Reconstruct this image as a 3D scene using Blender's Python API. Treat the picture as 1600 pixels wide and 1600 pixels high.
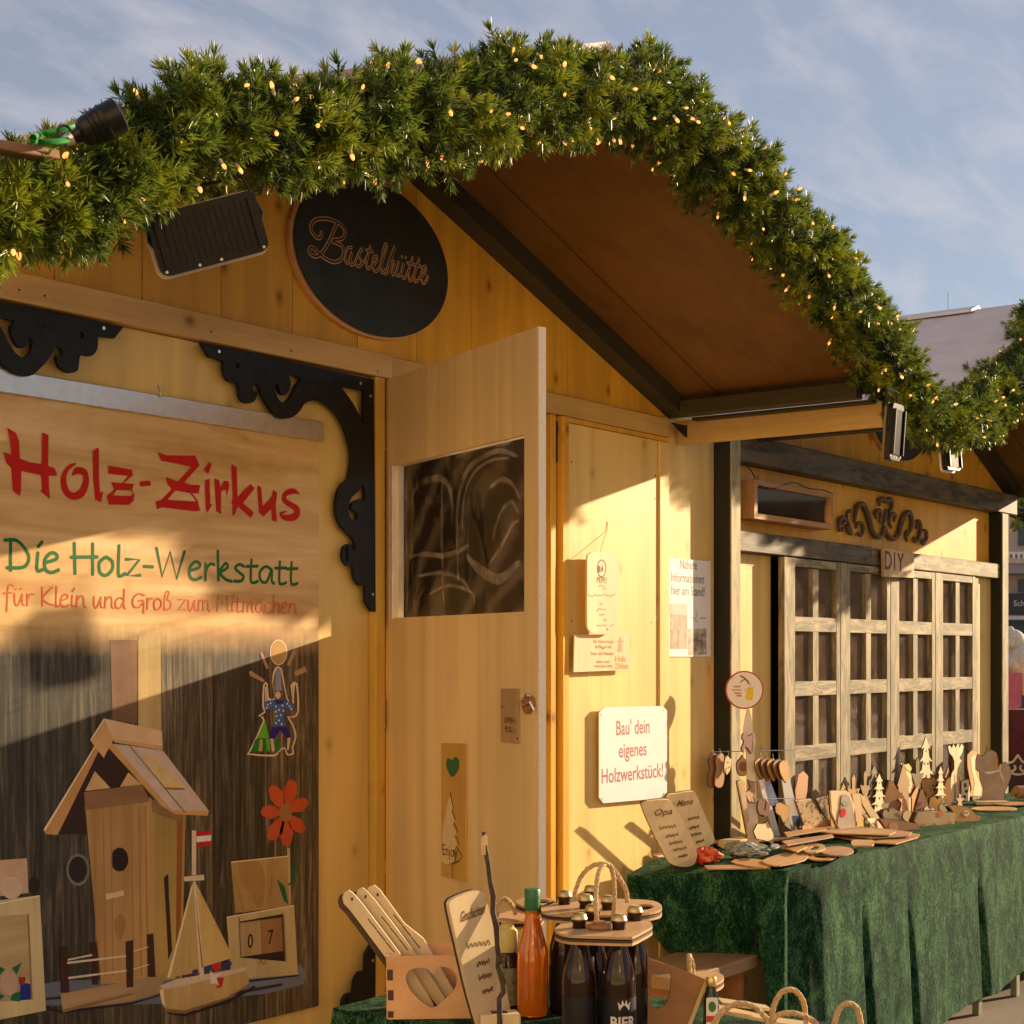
import bpy, math, random, os
import numpy as np
from mathutils import Vector, Matrix
from math import sin, cos, radians as R_, pi

for o in list(bpy.data.objects): bpy.data.objects.remove(o)
S = bpy.context.scene
COL = S.collection
random.seed(7); rng = np.random.default_rng(7)

# ---------------------------------------------------------------- camera
CA, SA, FPX, HV, CH = 0.8019, 0.5974, 2550.0, 1025.0, 1.52     # heading, focal (px of 1600), horizon row, eye height
cam_d = bpy.data.cameras.new('camera'); cam = bpy.data.objects.new('camera', cam_d); COL.objects.link(cam)
cam.location = (0, 0, CH); cam.rotation_euler = (pi/2, 0, math.atan2(SA, CA) - pi/2)
cam_d.sensor_width = 36; cam_d.lens = 36*FPX/1600; cam_d.shift_y = (HV-800)/1600
cam_d.clip_start = 0.05; cam_d.clip_end = 600
S.camera = cam
S.render.resolution_x = 1024; S.render.resolution_y = 1024
S.view_settings.view_transform = 'Standard'; S.view_settings.look = 'None'
S.view_settings.gamma = 1; S.view_settings.exposure = 0.95
try: S.view_settings.use_curve_mapping = False
except Exception: pass

# ---------------------------------------------------------------- sun and sky
SUN_AZ, SUN_EL = R_(68.5), R_(14.6)       # azimuth measured from the facade normal towards +x
sd = Vector((cos(SUN_EL)*sin(SUN_AZ), -cos(SUN_EL)*cos(SUN_AZ), sin(SUN_EL)))
sl = bpy.data.lights.new('sun', 'SUN'); sun = bpy.data.objects.new('sun', sl); COL.objects.link(sun)
sl.energy = 5.0; sl.angle = R_(0.55); sl.color = (1.0, 0.74, 0.45)
sun.rotation_euler = sd.to_track_quat('Z', 'Y').to_euler(); sun.location = (12, -4, 8)

W_ = bpy.data.worlds.new('World'); S.world = W_; W_.use_nodes = True
nt = W_.node_tree; nt.nodes.clear()
def wn(t, **k):
    n = nt.nodes.new(t)
    for a, b in k.items():
        if a in n.inputs.keys() if isinstance(a, str) else False: n.inputs[a].default_value = b
        else: setattr(n, a, b)
    return n
out = wn('ShaderNodeOutputWorld'); bg = wn('ShaderNodeBackground')
sky = wn('ShaderNodeTexSky', sky_type='NISHITA', sun_disc=False)
sky.sun_elevation = SUN_EL; sky.sun_rotation = math.atan2(sd.x, sd.y)
sky.air_density = 1.0; sky.dust_density = 0.6; sky.ozone_density = 2.5
tc = wn('ShaderNodeTexCoord'); sep = wn('ShaderNodeSeparateXYZ'); nt.links.new(tc.outputs['Generated'], sep.inputs[0])
mz = wn('ShaderNodeMath', operation='ADD'); mz.inputs[1].default_value = 0.22; nt.links.new(sep.outputs[2], mz.inputs[0])
dx = wn('ShaderNodeMath', operation='DIVIDE'); dy = wn('ShaderNodeMath', operation='DIVIDE')
nt.links.new(sep.outputs[0], dx.inputs[0]); nt.links.new(mz.outputs[0], dx.inputs[1])
nt.links.new(sep.outputs[1], dy.inputs[0]); nt.links.new(mz.outputs[0], dy.inputs[1])
cb = wn('ShaderNodeCombineXYZ'); nt.links.new(dx.outputs[0], cb.inputs[0]); nt.links.new(dy.outputs[0], cb.inputs[1])
mp = wn('ShaderNodeMapping'); mp.inputs['Rotation'].default_value = (0, 0, R_(28)); mp.inputs['Scale'].default_value = (1.0, 2.2, 1); nt.links.new(cb.outputs[0], mp.inputs[0])
no = wn('ShaderNodeTexNoise'); no.inputs['Scale'].default_value = 4.6; no.inputs['Detail'].default_value = 9; no.inputs['Roughness'].default_value = .58; no.inputs['Distortion'].default_value = .35
nt.links.new(mp.outputs[0], no.inputs['Vector'])
cr = wn('ShaderNodeValToRGB'); cr.color_ramp.elements[0].position = .43; cr.color_ramp.elements[0].color = (0, 0, 0, 1)
cr.color_ramp.elements[1].position = .70; cr.color_ramp.elements[1].color = (1, 1, 1, 1); nt.links.new(no.outputs['Fac'], cr.inputs[0])
cm = wn('ShaderNodeMath', operation='MULTIPLY'); cm.inputs[1].default_value = .42; nt.links.new(cr.outputs[0], cm.inputs[0])
ca = wn('ShaderNodeMath', operation='ADD'); ca.inputs[1].default_value = .30; nt.links.new(cm.outputs[0], ca.inputs[0])
mx = wn('ShaderNodeMix', data_type='RGBA'); nt.links.new(ca.outputs[0], mx.inputs[0]); nt.links.new(sky.outputs[0], mx.inputs[6])
mx.inputs[7].default_value = (2.55, 2.5, 2.85, 1)
mx.inputs[0].default_value = .60; nt.links.remove(mx.inputs[0].links[0])
my = wn('ShaderNodeMix', data_type='RGBA'); nt.links.new(cm.outputs[0], my.inputs[0]); nt.links.new(mx.outputs[2], my.inputs[6]); my.inputs[7].default_value = (5.0, 4.5, 4.6, 1)
nt.links.new(my.outputs[2], bg.inputs[0]); bg.inputs[1].default_value = 0.082
nt.links.new(bg.outputs[0], out.inputs[0])

# ---------------------------------------------------------------- pixel and plane helpers (photo rows/columns -> points on real planes)
FW = Vector((CA, SA, 0)); RT = Vector((SA, -CA, 0)); UP = Vector((0, 0, 1)); CP = Vector((0, 0, CH))
def ray(u, v): return FW + RT*((u-800)/FPX) + UP*((HV-v)/FPX)
def onY(u, v, Y): d = ray(u, v); return CP + d*(Y/d.y)
def onZ(u, v, Z): d = ray(u, v); return CP + d*((Z-CH)/d.z)
def atF(u, v, F): return CP + ray(u, v)*F
def frame(O, X, Y=(0, 0, 1)):
    X = Vector(X).normalized(); Y = Vector(Y).normalized(); Z = X.cross(Y).normalized(); Y = Z.cross(X)
    M = Matrix(((X.x, Y.x, Z.x, O[0]), (X.y, Y.y, Z.y, O[1]), (X.z, Y.z, Z.z, O[2]), (0, 0, 0, 1)))
    return M
def PX(M, pts, d=0.0):
    I = M.inverted(); o = I @ CP; I3 = I.to_3x3(); out = []
    for u, v in pts:
        r = I3 @ ray(u, v); t = (d-o.z)/r.z; p = o + r*t; out.append((p.x, p.y))
    return out
WY = 3.3
WALL = frame((0, WY, 0), (1, 0, 0))
def wall(Y): return frame((0, Y, 0), (1, 0, 0))
def facing(O, yaw=0.0, tilt=0.0):
    """a frame at O turned towards the camera side of the market lane; yaw turns it about z, tilt leans it back"""
    X = Matrix.Rotation(yaw, 3, 'Z') @ RT
    Y = Matrix.Rotation(tilt, 3, X) @ UP
    return frame(O, X, Y)
def sm(pts, n=4, closed=True):
    P = [Vector(p) for p in pts]; N = len(P); out = []
    rngi = range(N) if closed else range(N-1)
    for i in rngi:
        if closed: a, b, c, d = P[(i-1) % N], P[i], P[(i+1) % N], P[(i+2) % N]
        else: a, b, c, d = P[max(i-1, 0)], P[i], P[i+1], P[min(i+2, N-1)]
        for k in range(n):
            t = k/n
            out.append(tuple(.5*((2*b)+(c-a)*t+(2*a-5*b+4*c-d)*t*t+(3*b-a-3*c+d)*t**3)))
    if not closed: out.append(tuple(P[-1]))
    return out
def ell(cx, cy, rx, ry, n=28, a0=0, a1=2*pi):
    full = abs(a1-a0-2*pi) < 1e-6
    return [(cx+rx*cos(a0+(a1-a0)*i/(n if full else n-1)), cy+ry*sin(a0+(a1-a0)*i/(n if full else n-1))) for i in range(n)]
def rrect(x0, y0, x1, y1, r, n=5):
    o = []
    for cx, cy, a in ((x1-r, y1-r, 0), (x0+r, y1-r, pi/2), (x0+r, y0+r, pi), (x1-r, y0+r, 3*pi/2)):
        o += [(cx+r*cos(a+pi/2*i/n), cy+r*sin(a+pi/2*i/n)) for i in range(n+1)]
    return o
def rect(x0, y0, x1, y1): return [(x0, y0), (x1, y0), (x1, y1), (x0, y1)]

# ---------------------------------------------------------------- mesh builder
def curve_mesh(loops, depth):
    cu = bpy.data.curves.new('tmp', 'CURVE'); cu.dimensions = '2D'; cu.fill_mode = 'BOTH' if depth > 0 else 'FRONT'; cu.extrude = depth/2
    for L in loops:
        s = cu.splines.new('POLY'); s.points.add(len(L)-1); s.use_cyclic_u = True
        for p, q in zip(s.points, L): p.co = (q[0], q[1], 0, 1)
    o = bpy.data.objects.new('tmp', cu); me = bpy.data.meshes.new_from_object(o)
    v = [x.co.copy() for x in me.vertices]; f = [tuple(p.vertices) for p in me.polygons]
    bpy.data.objects.remove(o); bpy.data.curves.remove(cu); bpy.data.meshes.remove(me)
    return v, f
class MB:
    def __init__(s): s.v = []; s.f = []; s.uo = 0
    def add(s, v, f, M=None):
        b = len(s.v)
        s.v += [(M @ Vector(p)) if M is not None else Vector(p) for p in v]
        s.f += [tuple(i+b for i in q) for q in f]; return s
    def box(s, x0, y0, z0, x1, y1, z1, M=None):
        v = [(x0, y0, z0), (x1, y0, z0), (x1, y1, z0), (x0, y1, z0), (x0, y0, z1), (x1, y0, z1), (x1, y1, z1), (x0, y1, z1)]
        return s.add(v, [(0, 3, 2, 1), (4, 5, 6, 7), (0, 1, 5, 4), (1, 2, 6, 5), (2, 3, 7, 6), (3, 0, 4, 7)], M)
    def shape(s, loops, depth, M, z0=0.0):
        if loops and not isinstance(loops[0][0], (tuple, list)): loops = [loops]
        v, f = curve_mesh(loops, depth)
        v = [Vector((p.x, p.y, p.z+depth/2+z0)) for p in v]; return s.add(v, f, M)
    def tube(s, pts, r, n=8, caps=True, M=None, sq=None):
        P = [Vector(p) for p in pts]; N = len(P); rr = r if isinstance(r, (list, tuple)) else [r]*N
        T = [(P[min(i+1, N-1)]-P[max(i-1, 0)]).normalized() for i in range(N)]
        up = Vector((0, 0, 1)) if abs(T[0].z) < .9 else Vector((1, 0, 0)); A = T[0].cross(up).normalized(); v = []; f = []
        for i in range(N):
            A = (A - T[i]*A.dot(T[i])).normalized(); B = T[i].cross(A)
            for k in range(n): a = 2*pi*k/n; v.append(P[i]+(A*cos(a)+B*sin(a))*rr[i])
        for i in range(N-1):
            for k in range(n): k2 = (k+1) % n; f.append((i*n+k, i*n+k2, (i+1)*n+k2, (i+1)*n+k))
        if caps: f.append(tuple(range(n-1, -1, -1))); f.append(tuple((N-1)*n+k for k in range(n)))
        return s.add(v, f, M)
    def lathe(s, prof, n=20, M=None):
        v = []; f = []; N = len(prof)
        for r, z in prof:
            for k in range(n): a = 2*pi*k/n; v.append((r*cos(a), r*sin(a), z))
        for i in range(N-1):
            for k in range(n): k2 = (k+1) % n; f.append((i*n+k, i*n+k2, (i+1)*n+k2, (i+1)*n+k))
        f.append(tuple(range(n-1, -1, -1))); f.append(tuple((N-1)*n+k for k in range(n)))
        return s.add(v, f, M)
    def stroke(s, pts, w, M, d=0.0, smooth=True, taper=False):
        """a flat inked line on the plane of M, lifted a hair more along its length so crossings never share a plane"""
        P = sm(pts, 5, False) if (smooth and len(pts) > 2) else list(pts)
        P = [Vector((p[0], p[1])) for p in P]; Q = [P[0]]
        for p in P[1:]:
            if (p-Q[-1]).length > 1e-6: Q.append(p)
        P = Q; N = len(P)
        if N < 2: return s
        v = []; f = []
        T = [(P[min(i+1, N-1)]-P[max(i-1, 0)]).normalized() for i in range(N)]
        def lift(i): s.uo += 1; return d + (s.uo % 400)*1.2e-6
        e0 = P[0]-T[0]*w*.35; e1 = P[-1]+T[-1]*w*.35
        pts2 = [(e0, T[0], .55)] + [(P[i], T[i], 1) for i in range(N)] + [(e1, T[-1], .55)]
        M2 = len(pts2)
        for i, (p, t, k) in enumerate(pts2):
            if taper: k *= .45+.55*sin(pi*min(1, max(0, i/(M2-1)))) 
            n = Vector((-t.y, t.x))*w*.5*k; z = lift(i)
            v += [(p.x+n.x, p.y+n.y, z), (p.x-n.x, p.y-n.y, z)]
        for i in range(M2-1): f.append((2*i, 2*i+1, 2*i+3, 2*i+2))
        return s.add(v, f, M)
    def text(s, body, M, x, y, size, depth=.0002, align='CENTER', sx=1.0, bold=0.0, d=0.0):
        cu = bpy.data.curves.new('t', 'FONT'); cu.body = body; cu.size = size; cu.extrude = depth/2; cu.align_x = align; cu.offset = bold; cu.resolution_u = 3
        o = bpy.data.objects.new('t', cu); me = bpy.data.meshes.new_from_object(o)
        v = [Vector((p.co.x*sx+x, p.co.y+y, p.co.z+depth/2+d)) for p in me.vertices]; f = [tuple(p.vertices) for p in me.polygons]
        bpy.data.objects.remove(o); bpy.data.curves.remove(cu); bpy.data.meshes.remove(me)
        return s.add(v, f, M)
    def build(s, name, mat, parent=None, smooth=False, bevel=0.0, label=None, cat=None, group=None, kind=None, origin=None):
        if parent is not None: org = Vector(parent['_o'])
        elif origin is not None: org = Vector(origin)
        else:
            xs = [p.x for p in s.v]; ys = [p.y for p in s.v]; zs = [p.z for p in s.v]
            org = Vector(((min(xs)+max(xs))/2, (min(ys)+max(ys))/2, min(zs)))
        me = bpy.data.meshes.new(name); me.from_pydata([tuple(p-org) for p in s.v], [], s.f); me.materials.append(mat)
        if smooth:
            me.polygons.foreach_set('use_smooth', [True]*len(me.polygons))
            try: me.set_sharp_from_angle(angle=R_(40))
            except Exception: pass
        me.update(); o = bpy.data.objects.new(name, me); COL.objects.link(o)
        if parent is not None: o.parent = parent
        else: o.location = org
        o['_o'] = tuple(org)
        if bevel:
            b = o.modifiers.new('bevel', 'BEVEL'); b.width = bevel; b.segments = 1; b.limit_method = 'ANGLE'; b.angle_limit = R_(50); b.harden_normals = False
        tag(o, label, cat, group, kind); return o
def tag(o, label=None, cat=None, group=None, kind=None):
    if label: o['label'] = label
    if cat: o['category'] = cat
    if group: o['group'] = group
    if kind: o['kind'] = kind
    return o
def thing(name, label, cat, loc, group=None):
    o = bpy.data.objects.new(name, None); COL.objects.link(o); o.location = loc; o['_o'] = tuple(loc); o.empty_display_size = .05
    return tag(o, label, cat, group)
def copy_tree(o, loc, label=None, rz=0, scale=1, parent=None):
    c = o.copy(); COL.objects.link(c)
    if parent is None:
        c.location = loc; c.rotation_euler = (0, 0, rz); c.scale = (scale,)*3
        if label: c['label'] = label
    else: c.parent = parent
    for ch in list(o.children): copy_tree(ch, None, parent=c)
    return c

# ---------------------------------------------------------------- materials
MATS = {}
def lin(c): return tuple(c)+(1,)
def base_mat(name):
    m = bpy.data.materials.new(name); m.use_nodes = True; t = m.node_tree; p = t.nodes['Principled BSDF']; return m, t, p
def coords(t, scale=(1, 1, 1), rnd=True):
    tc = t.nodes.new('ShaderNodeTexCoord'); mp = t.nodes.new('ShaderNodeMapping'); mp.inputs['Scale'].default_value = scale
    if rnd:
        oi = t.nodes.new('ShaderNodeObjectInfo'); mm = t.nodes.new('ShaderNodeMath'); mm.operation = 'MULTIPLY'; mm.inputs[1].default_value = 37.0
        ad = t.nodes.new('ShaderNodeVectorMath'); ad.operation = 'ADD'
        t.links.new(oi.outputs['Random'], mm.inputs[0]); t.links.new(tc.outputs['Object'], ad.inputs[0]); t.links.new(mm.outputs[0], ad.inputs[1])
        t.links.new(ad.outputs[0], mp.inputs[0])
    else: t.links.new(tc.outputs['Object'], mp.inputs[0])
    return mp
def noise(t, vec, scale, detail=4, rough=.55, dist=0.0):
    n = t.nodes.new('ShaderNodeTexNoise'); n.inputs['Scale'].default_value = scale; n.inputs['Detail'].default_value = detail
    n.inputs['Roughness'].default_value = rough; n.inputs['Distortion'].default_value = dist; t.links.new(vec.outputs[0], n.inputs['Vector']); return n
def ramp(t, src, stops):
    r = t.nodes.new('ShaderNodeValToRGB'); e = r.color_ramp.elements
    while len(e) < len(stops): e.new(.5)
    for i, (p, c) in enumerate(stops): e[i].position = p; e[i].color = lin(c)
    t.links.new(src, r.inputs[0]); return r
def mixc(t, fac, a, b, mode='MIX'):
    m = t.nodes.new('ShaderNodeMix'); m.data_type = 'RGBA'; m.blend_type = mode
    for s, i in ((fac, 0), (a, 6), (b, 7)):
        if isinstance(s, (int, float)): m.inputs[i].default_value = s
        elif isinstance(s, tuple): m.inputs[i].default_value = lin(s)
        else: t.links.new(s, m.inputs[i])
    return m.outputs[2]
def bump(t, p, h, strength=.2, dist=.005):
    b = t.nodes.new('ShaderNodeBump'); b.inputs['Strength'].default_value = strength; b.inputs['Distance'].default_value = dist
    t.links.new(h, b.inputs['Height']); t.links.new(b.outputs[0], p.inputs['Normal'])
def wood(name, c0, c1, axis='z', fine=60, rough=.5, knots=True, bmp=.15, stain=.25, c2=None, weather=None):
    """grain runs along axis; c0 = light wood, c1 = late-wood lines"""
    if name in MATS: return MATS[name]
    m, t, p = base_mat(name); k = {'x': (.06, 1, 1), 'y': (1, .06, 1), 'z': (1, 1, .06)}[axis]
    mp = coords(t, k); n1 = noise(t, mp, fine, 6, .65, .4); n2 = noise(t, mp, 7, 3, .5, 1.2)
    mp2 = coords(t, (1, 1, 1)); n3 = noise(t, mp2, 2.3, 3, .5)
    r1 = ramp(t, n1.outputs['Fac'], [(.36, c1), (.66, c0)])
    r2 = ramp(t, n2.outputs['Fac'], [(.38, tuple(x*.80 for x in c0)), (.62, tuple(min(1, x*1.12) for x in c0))])
    c = mixc(t, .55, r1.outputs[0], r2.outputs[0])
    st = ramp(t, n3.outputs['Fac'], [(.3, (1-stain,)*3), (.7, (1.0, 1.0, 1.0))]); c = mixc(t, 1.0, c, st.outputs[0], 'MULTIPLY')
    if knots:
        cs = coords(t, (1, 1, 1)); sp_ = t.nodes.new('ShaderNodeSeparateXYZ'); t.links.new(cs.outputs[0], sp_.inputs[0]); a_ = t.nodes.new('ShaderNodeMath'); a_.operation = 'ADD'; t.links.new(sp_.outputs[0], a_.inputs[0]); t.links.new(sp_.outputs[1], a_.inputs[1])
        cx_ = t.nodes.new('ShaderNodeCombineXYZ'); t.links.new(a_.outputs[0], cx_.inputs[0]); t.links.new(sp_.outputs[2], cx_.inputs[1])
        mk = t.nodes.new('ShaderNodeMapping'); mk.inputs['Scale'].default_value = (1, .75, 1) if axis != 'x' else (.75, 1, 1); t.links.new(cx_.outputs[0], mk.inputs[0])
        vo = t.nodes.new('ShaderNodeTexVoronoi'); vo.voronoi_dimensions = '2D'; vo.inputs['Scale'].default_value = 3.6; t.links.new(mk.outputs[0], vo.inputs['Vector'])
        kf = .75 if 'gable' in name or 'spruce' in name else .35
        kr = ramp(t, vo.outputs['Distance'], [(.018, (.22, .14, .08)), (.036, (.58, .44, .30)), (.062, (.86, .80, .70)), (.10, (1, 1, 1))]); c = mixc(t, kf, c, kr.outputs[0], 'MULTIPLY')
    if weather:
        n4 = noise(t, coords(t, (k[0]*3 if k[0] < 1 else 1, k[1]*3 if k[1] < 1 else 1, k[2]*3 if k[2] < 1 else 1)), 26, 6, .7, .6)
        wr = ramp(t, n4.outputs['Fac'], [(.44, (1, 1, 1)), (.60, (0, 0, 0))]); c = mixc(t, wr.outputs[0], c, weather)
    t.links.new(c, p.inputs['Base Color']); p.inputs['Roughness'].default_value = rough; p.inputs['Specular IOR Level'].default_value = .22
    bump(t, p, n1.outputs['Fac'], bmp, .003); MATS[name] = m; return m
def paint(name, c, rough=.5, var=.12, scale=18, bmp=.03, metal=0.0, spec=.5, sheen=0.0):
    if name in MATS: return MATS[name]
    m, t, p = base_mat(name); n = noise(t, coords(t), scale, 5, .6)
    r = ramp(t, n.outputs['Fac'], [(.3, tuple(x*(1-var) for x in c)), (.7, tuple(min(1, x*(1+var)) for x in c))])
    t.links.new(r.outputs[0], p.inputs['Base Color']); p.inputs['Roughness'].default_value = rough; p.inputs['Metallic'].default_value = metal
    p.inputs['Specular IOR Level'].default_value = spec
    if bmp: bump(t, p, n.outputs['Fac'], bmp, .003)
    MATS[name] = m; return m
def glass(name, c, rough=.03, trans=1.0, ior=1.45):
    if name in MATS: return MATS[name]
    m, t, p = base_mat(name); p.inputs['Base Color'].default_value = lin(c); p.inputs['Roughness'].default_value = rough
    p.inputs['Transmission Weight'].default_value = trans; p.inputs['IOR'].default_value = ior; MATS[name] = m; return m
def pane_mat(name, dust=.3, dustc=(.3, .22, .14), wave=0.0, wscale=3.0, tint=(1, 1, 1), ior=1.5):
    """thin window pane: lets light through, mirrors at its own fresnel, carries a film of dust"""
    if name in MATS: return MATS[name]
    m = bpy.data.materials.new(name); m.use_nodes = True; t = m.node_tree; t.nodes.clear()
    o = t.nodes.new('ShaderNodeOutputMaterial'); tr = t.nodes.new('ShaderNodeBsdfTransparent'); tr.inputs[0].default_value = lin(tint)
    gl = t.nodes.new('ShaderNodeBsdfGlossy'); gl.inputs['Roughness'].default_value = .04
    df = t.nodes.new('ShaderNodeBsdfDiffuse'); fr = t.nodes.new('ShaderNodeFresnel'); fr.inputs[0].default_value = ior
    m1 = t.nodes.new('ShaderNodeMixShader'); m2 = t.nodes.new('ShaderNodeMixShader')
    mp = coords(t); n = noise(t, mp, wscale, 2, .45, 1.6); n2 = noise(t, mp, 9, 6, .65, .8)
    dr = ramp(t, n2.outputs['Fac'], [(.3, (dust*.45,)*3), (.72, (min(1, dust*1.6),)*3)]); df.inputs[0].default_value = lin(dustc)
    if wave:
        b = t.nodes.new('ShaderNodeBump'); b.inputs['Strength'].default_value = wave; b.inputs['Distance'].default_value = .02
        t.links.new(n.outputs['Fac'], b.inputs['Height']); t.links.new(b.outputs[0], gl.inputs['Normal']); t.links.new(b.outputs[0], fr.inputs['Normal'])
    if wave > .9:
        # pale arcs painted into the dust for wavy reflections, broken up by noise
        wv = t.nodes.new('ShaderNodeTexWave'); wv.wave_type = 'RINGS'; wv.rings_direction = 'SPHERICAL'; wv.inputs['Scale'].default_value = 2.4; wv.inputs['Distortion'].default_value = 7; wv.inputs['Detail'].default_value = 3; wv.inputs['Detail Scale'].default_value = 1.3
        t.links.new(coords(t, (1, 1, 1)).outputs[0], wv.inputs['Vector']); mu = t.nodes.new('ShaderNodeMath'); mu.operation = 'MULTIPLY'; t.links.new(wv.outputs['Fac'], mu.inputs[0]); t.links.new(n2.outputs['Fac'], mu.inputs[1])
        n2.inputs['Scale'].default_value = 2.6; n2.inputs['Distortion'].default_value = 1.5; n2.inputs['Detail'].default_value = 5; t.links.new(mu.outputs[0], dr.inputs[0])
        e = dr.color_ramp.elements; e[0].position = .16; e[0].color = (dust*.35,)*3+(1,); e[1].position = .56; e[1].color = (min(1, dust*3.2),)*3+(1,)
    t.links.new(fr.outputs[0], m1.inputs[0]); t.links.new(tr.outputs[0], m1.inputs[1]); t.links.new(gl.outputs[0], m1.inputs[2])
    t.links.new(dr.outputs[0], m2.inputs[0]); t.links.new(m1.outputs[0], m2.inputs[1]); t.links.new(df.outputs[0], m2.inputs[2])
    t.links.new(m2.outputs[0], o.inputs[0]); MATS[name] = m; return m
def emit(name, c, s):
    if name in MATS: return MATS[name]
    m, t, p = base_mat(name); p.inputs['Base Color'].default_value = lin(c); p.inputs['Emission Color'].default_value = lin(c); p.inputs['Emission Strength'].default_value = s
    MATS[name] = m; return m

YW = (.82, .43, .045)
M_gable = wood('varnished_spruce', YW, (.70, .34, .04), 'z', 45, .42, True, .10)
M_beamx = wood('pale_spruce_beam', (.78, .50, .20), (.62, .34, .10), 'x', 60, .5, True, .12)
M_beamy = wood('pale_spruce_trim', (.62, .43, .18), (.50, .30, .10), 'y', 60, .5, False, .12)
M_panel = wood('yellow_wall_panel', (.82, .59, .22), (.74, .50, .15), 'z', 38, .45, True, .08, .15)
M_panel2 = wood('ochre_wall_panel', (.70, .45, .10), (.60, .36, .07), 'z', 38, .45, True, .08, .2)
M_door = wood('door_plywood', (.86, .66, .36), (.82, .61, .32), 'z', 30, .5, False, .05, .12)
M_edge = paint('door_edge_plies', (.78, .70, .62), .7, .08, 120)
M_soffit = wood('brown_soffit_ply', (.18, .084, .020), (.125, .055, .013), 'x', 30, .55, False, .05, .3)
M_dark = wood('dark_stained_beam', (.055, .048, .028), (.03, .026, .016), 'x', 60, .5, False, .2)
M_darky = wood('dark_stained_eave', (.060, .050, .026), (.035, .03, .016), 'y', 60, .5, False, .2)
M_darkz = wood('stained_shaded_post', (.030, .030, .020), (.018, .017, .012), 'z', 60, .55, False, .2, .3)
M_darkx = wood('worn_dark_beam', (.075, .062, .042), (.03, .026, .018), 'x', 55, .55, True, .3, .3, weather=(.14, .115, .075))
M_latz = wood('weathered_lattice_upright', (.50, .40, .24), (.34, .27, .16), 'z', 55, .6, False, .3, .25, weather=(.17, .145, .09))
M_latx = wood('weathered_lattice_rail', (.50, .40, .24), (.34, .27, .16), 'x', 55, .6, False, .3, .25, weather=(.16, .135, .085))
M_black = paint('matt_black_board', (.012, .012, .012), .55, .4, 30, .1, spec=.25)
M_oval = paint('blackish_green_board', (.014, .017, .012), .5, .45, 14, .06)
M_gold = wood('routed_plywood', (.80, .44, .18), (.68, .34, .12), 'x', 40, .5, False, .05)
M_alu = paint('aluminium_rail', (.62, .60, .57), .35, .08, 40, .02, .85)
M_red = paint('red_print', (.50, .012, .008), .6, .08, spec=.2); M_green = paint('green_print', (.015, .15, .04), .6, .08, spec=.2); M_orange = paint('orange_red_print', (.62, .12, .04), .6, .08, spec=.2)
M_white = paint('white_sign_board', (.78, .76, .76), .35, .04); M_paper = paint('paper_sheet', (.80, .76, .74), .6, .03)
M_inkred = paint('dark_red_ink', (.30, .03, .03), .5, .1); M_ink = paint('grey_ink', (.16, .13, .12), .6, .1); M_burn = paint('laser_burn', (.14, .06, .025), .7, .25); M_burnl = paint('light_laser_burn', (.42, .19, .05), .7, .25)
M_ply = wood('birch_plywood', (.66, .46, .24), (.56, .36, .16), 'z', 50, .5, False, .05, .15)
M_plyx = wood('birch_plywood_flat', (.60, .38, .19), (.48, .27, .12), 'x', 50, .5, False, .05, .2)
M_plyp = wood('pale_poplar_ply', (.78, .62, .38), (.70, .50, .27), 'z', 50, .5, False, .05, .1)
M_char = paint('charred_cut_edge', (.07, .035, .02), .7, .3)
M_brownw = wood('reddish_wood', (.42, .20, .085), (.30, .12, .05), 'x', 40, .5, False, .08)
M_rope = paint('jute_rope', (.52, .36, .18), .85, .25, 150, .5)
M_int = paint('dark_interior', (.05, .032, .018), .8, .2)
M_blk = paint('black_plastic', (.007, .007, .008), .32, .2, 40, .03, spec=.3)
M_screw = paint('screw_steel', (.7, .68, .64), .3, .1, 60, 0, 1.0)
M_strip = paint('white_strip', (.70, .62, .52), .5, .1)
# ================================================================ SETTING
G = -0.09
def ground():
    m, t, p = base_mat('asphalt'); n = noise(t, coords(t, rnd=False), 260, 4, .7); n2 = noise(t, coords(t, rnd=False), 1.2, 4, .6)
    r = ramp(t, n.outputs['Fac'], [(.35, (.10, .085, .07)), (.68, (.36, .30, .24))]); r2 = ramp(t, n2.outputs['Fac'], [(.3, (.7, .7, .7)), (.7, (1.2, 1.15, 1.1))])
    t.links.new(mixc(t, 1.0, r.outputs[0], r2.outputs[0], 'MULTIPLY'), p.inputs['Base Color']); p.inputs['Roughness'].default_value = .85; bump(t, p, n.outputs['Fac'], .6, .006)
    b = MB(); b.add([(-150, -150, G), (250, -150, G), (250, 250, G), (-150, 250, G)], [(0, 1, 2, 3)]); b.build('ground', m, kind='structure', origin=(0, 0, G))
ground()

# ================================================================ HUTS
RX, RZ, SLP, HALF = 3.70, 3.07, .36, 1.75       # ridge x, underside of gable beam at the ridge, slope, half width
YF = 2.46                                        # front edge of the roof
def zb_(x, ox=0, slp=SLP): return RZ - slp*abs(x-ox-RX)     # underside of the gable beam

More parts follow.
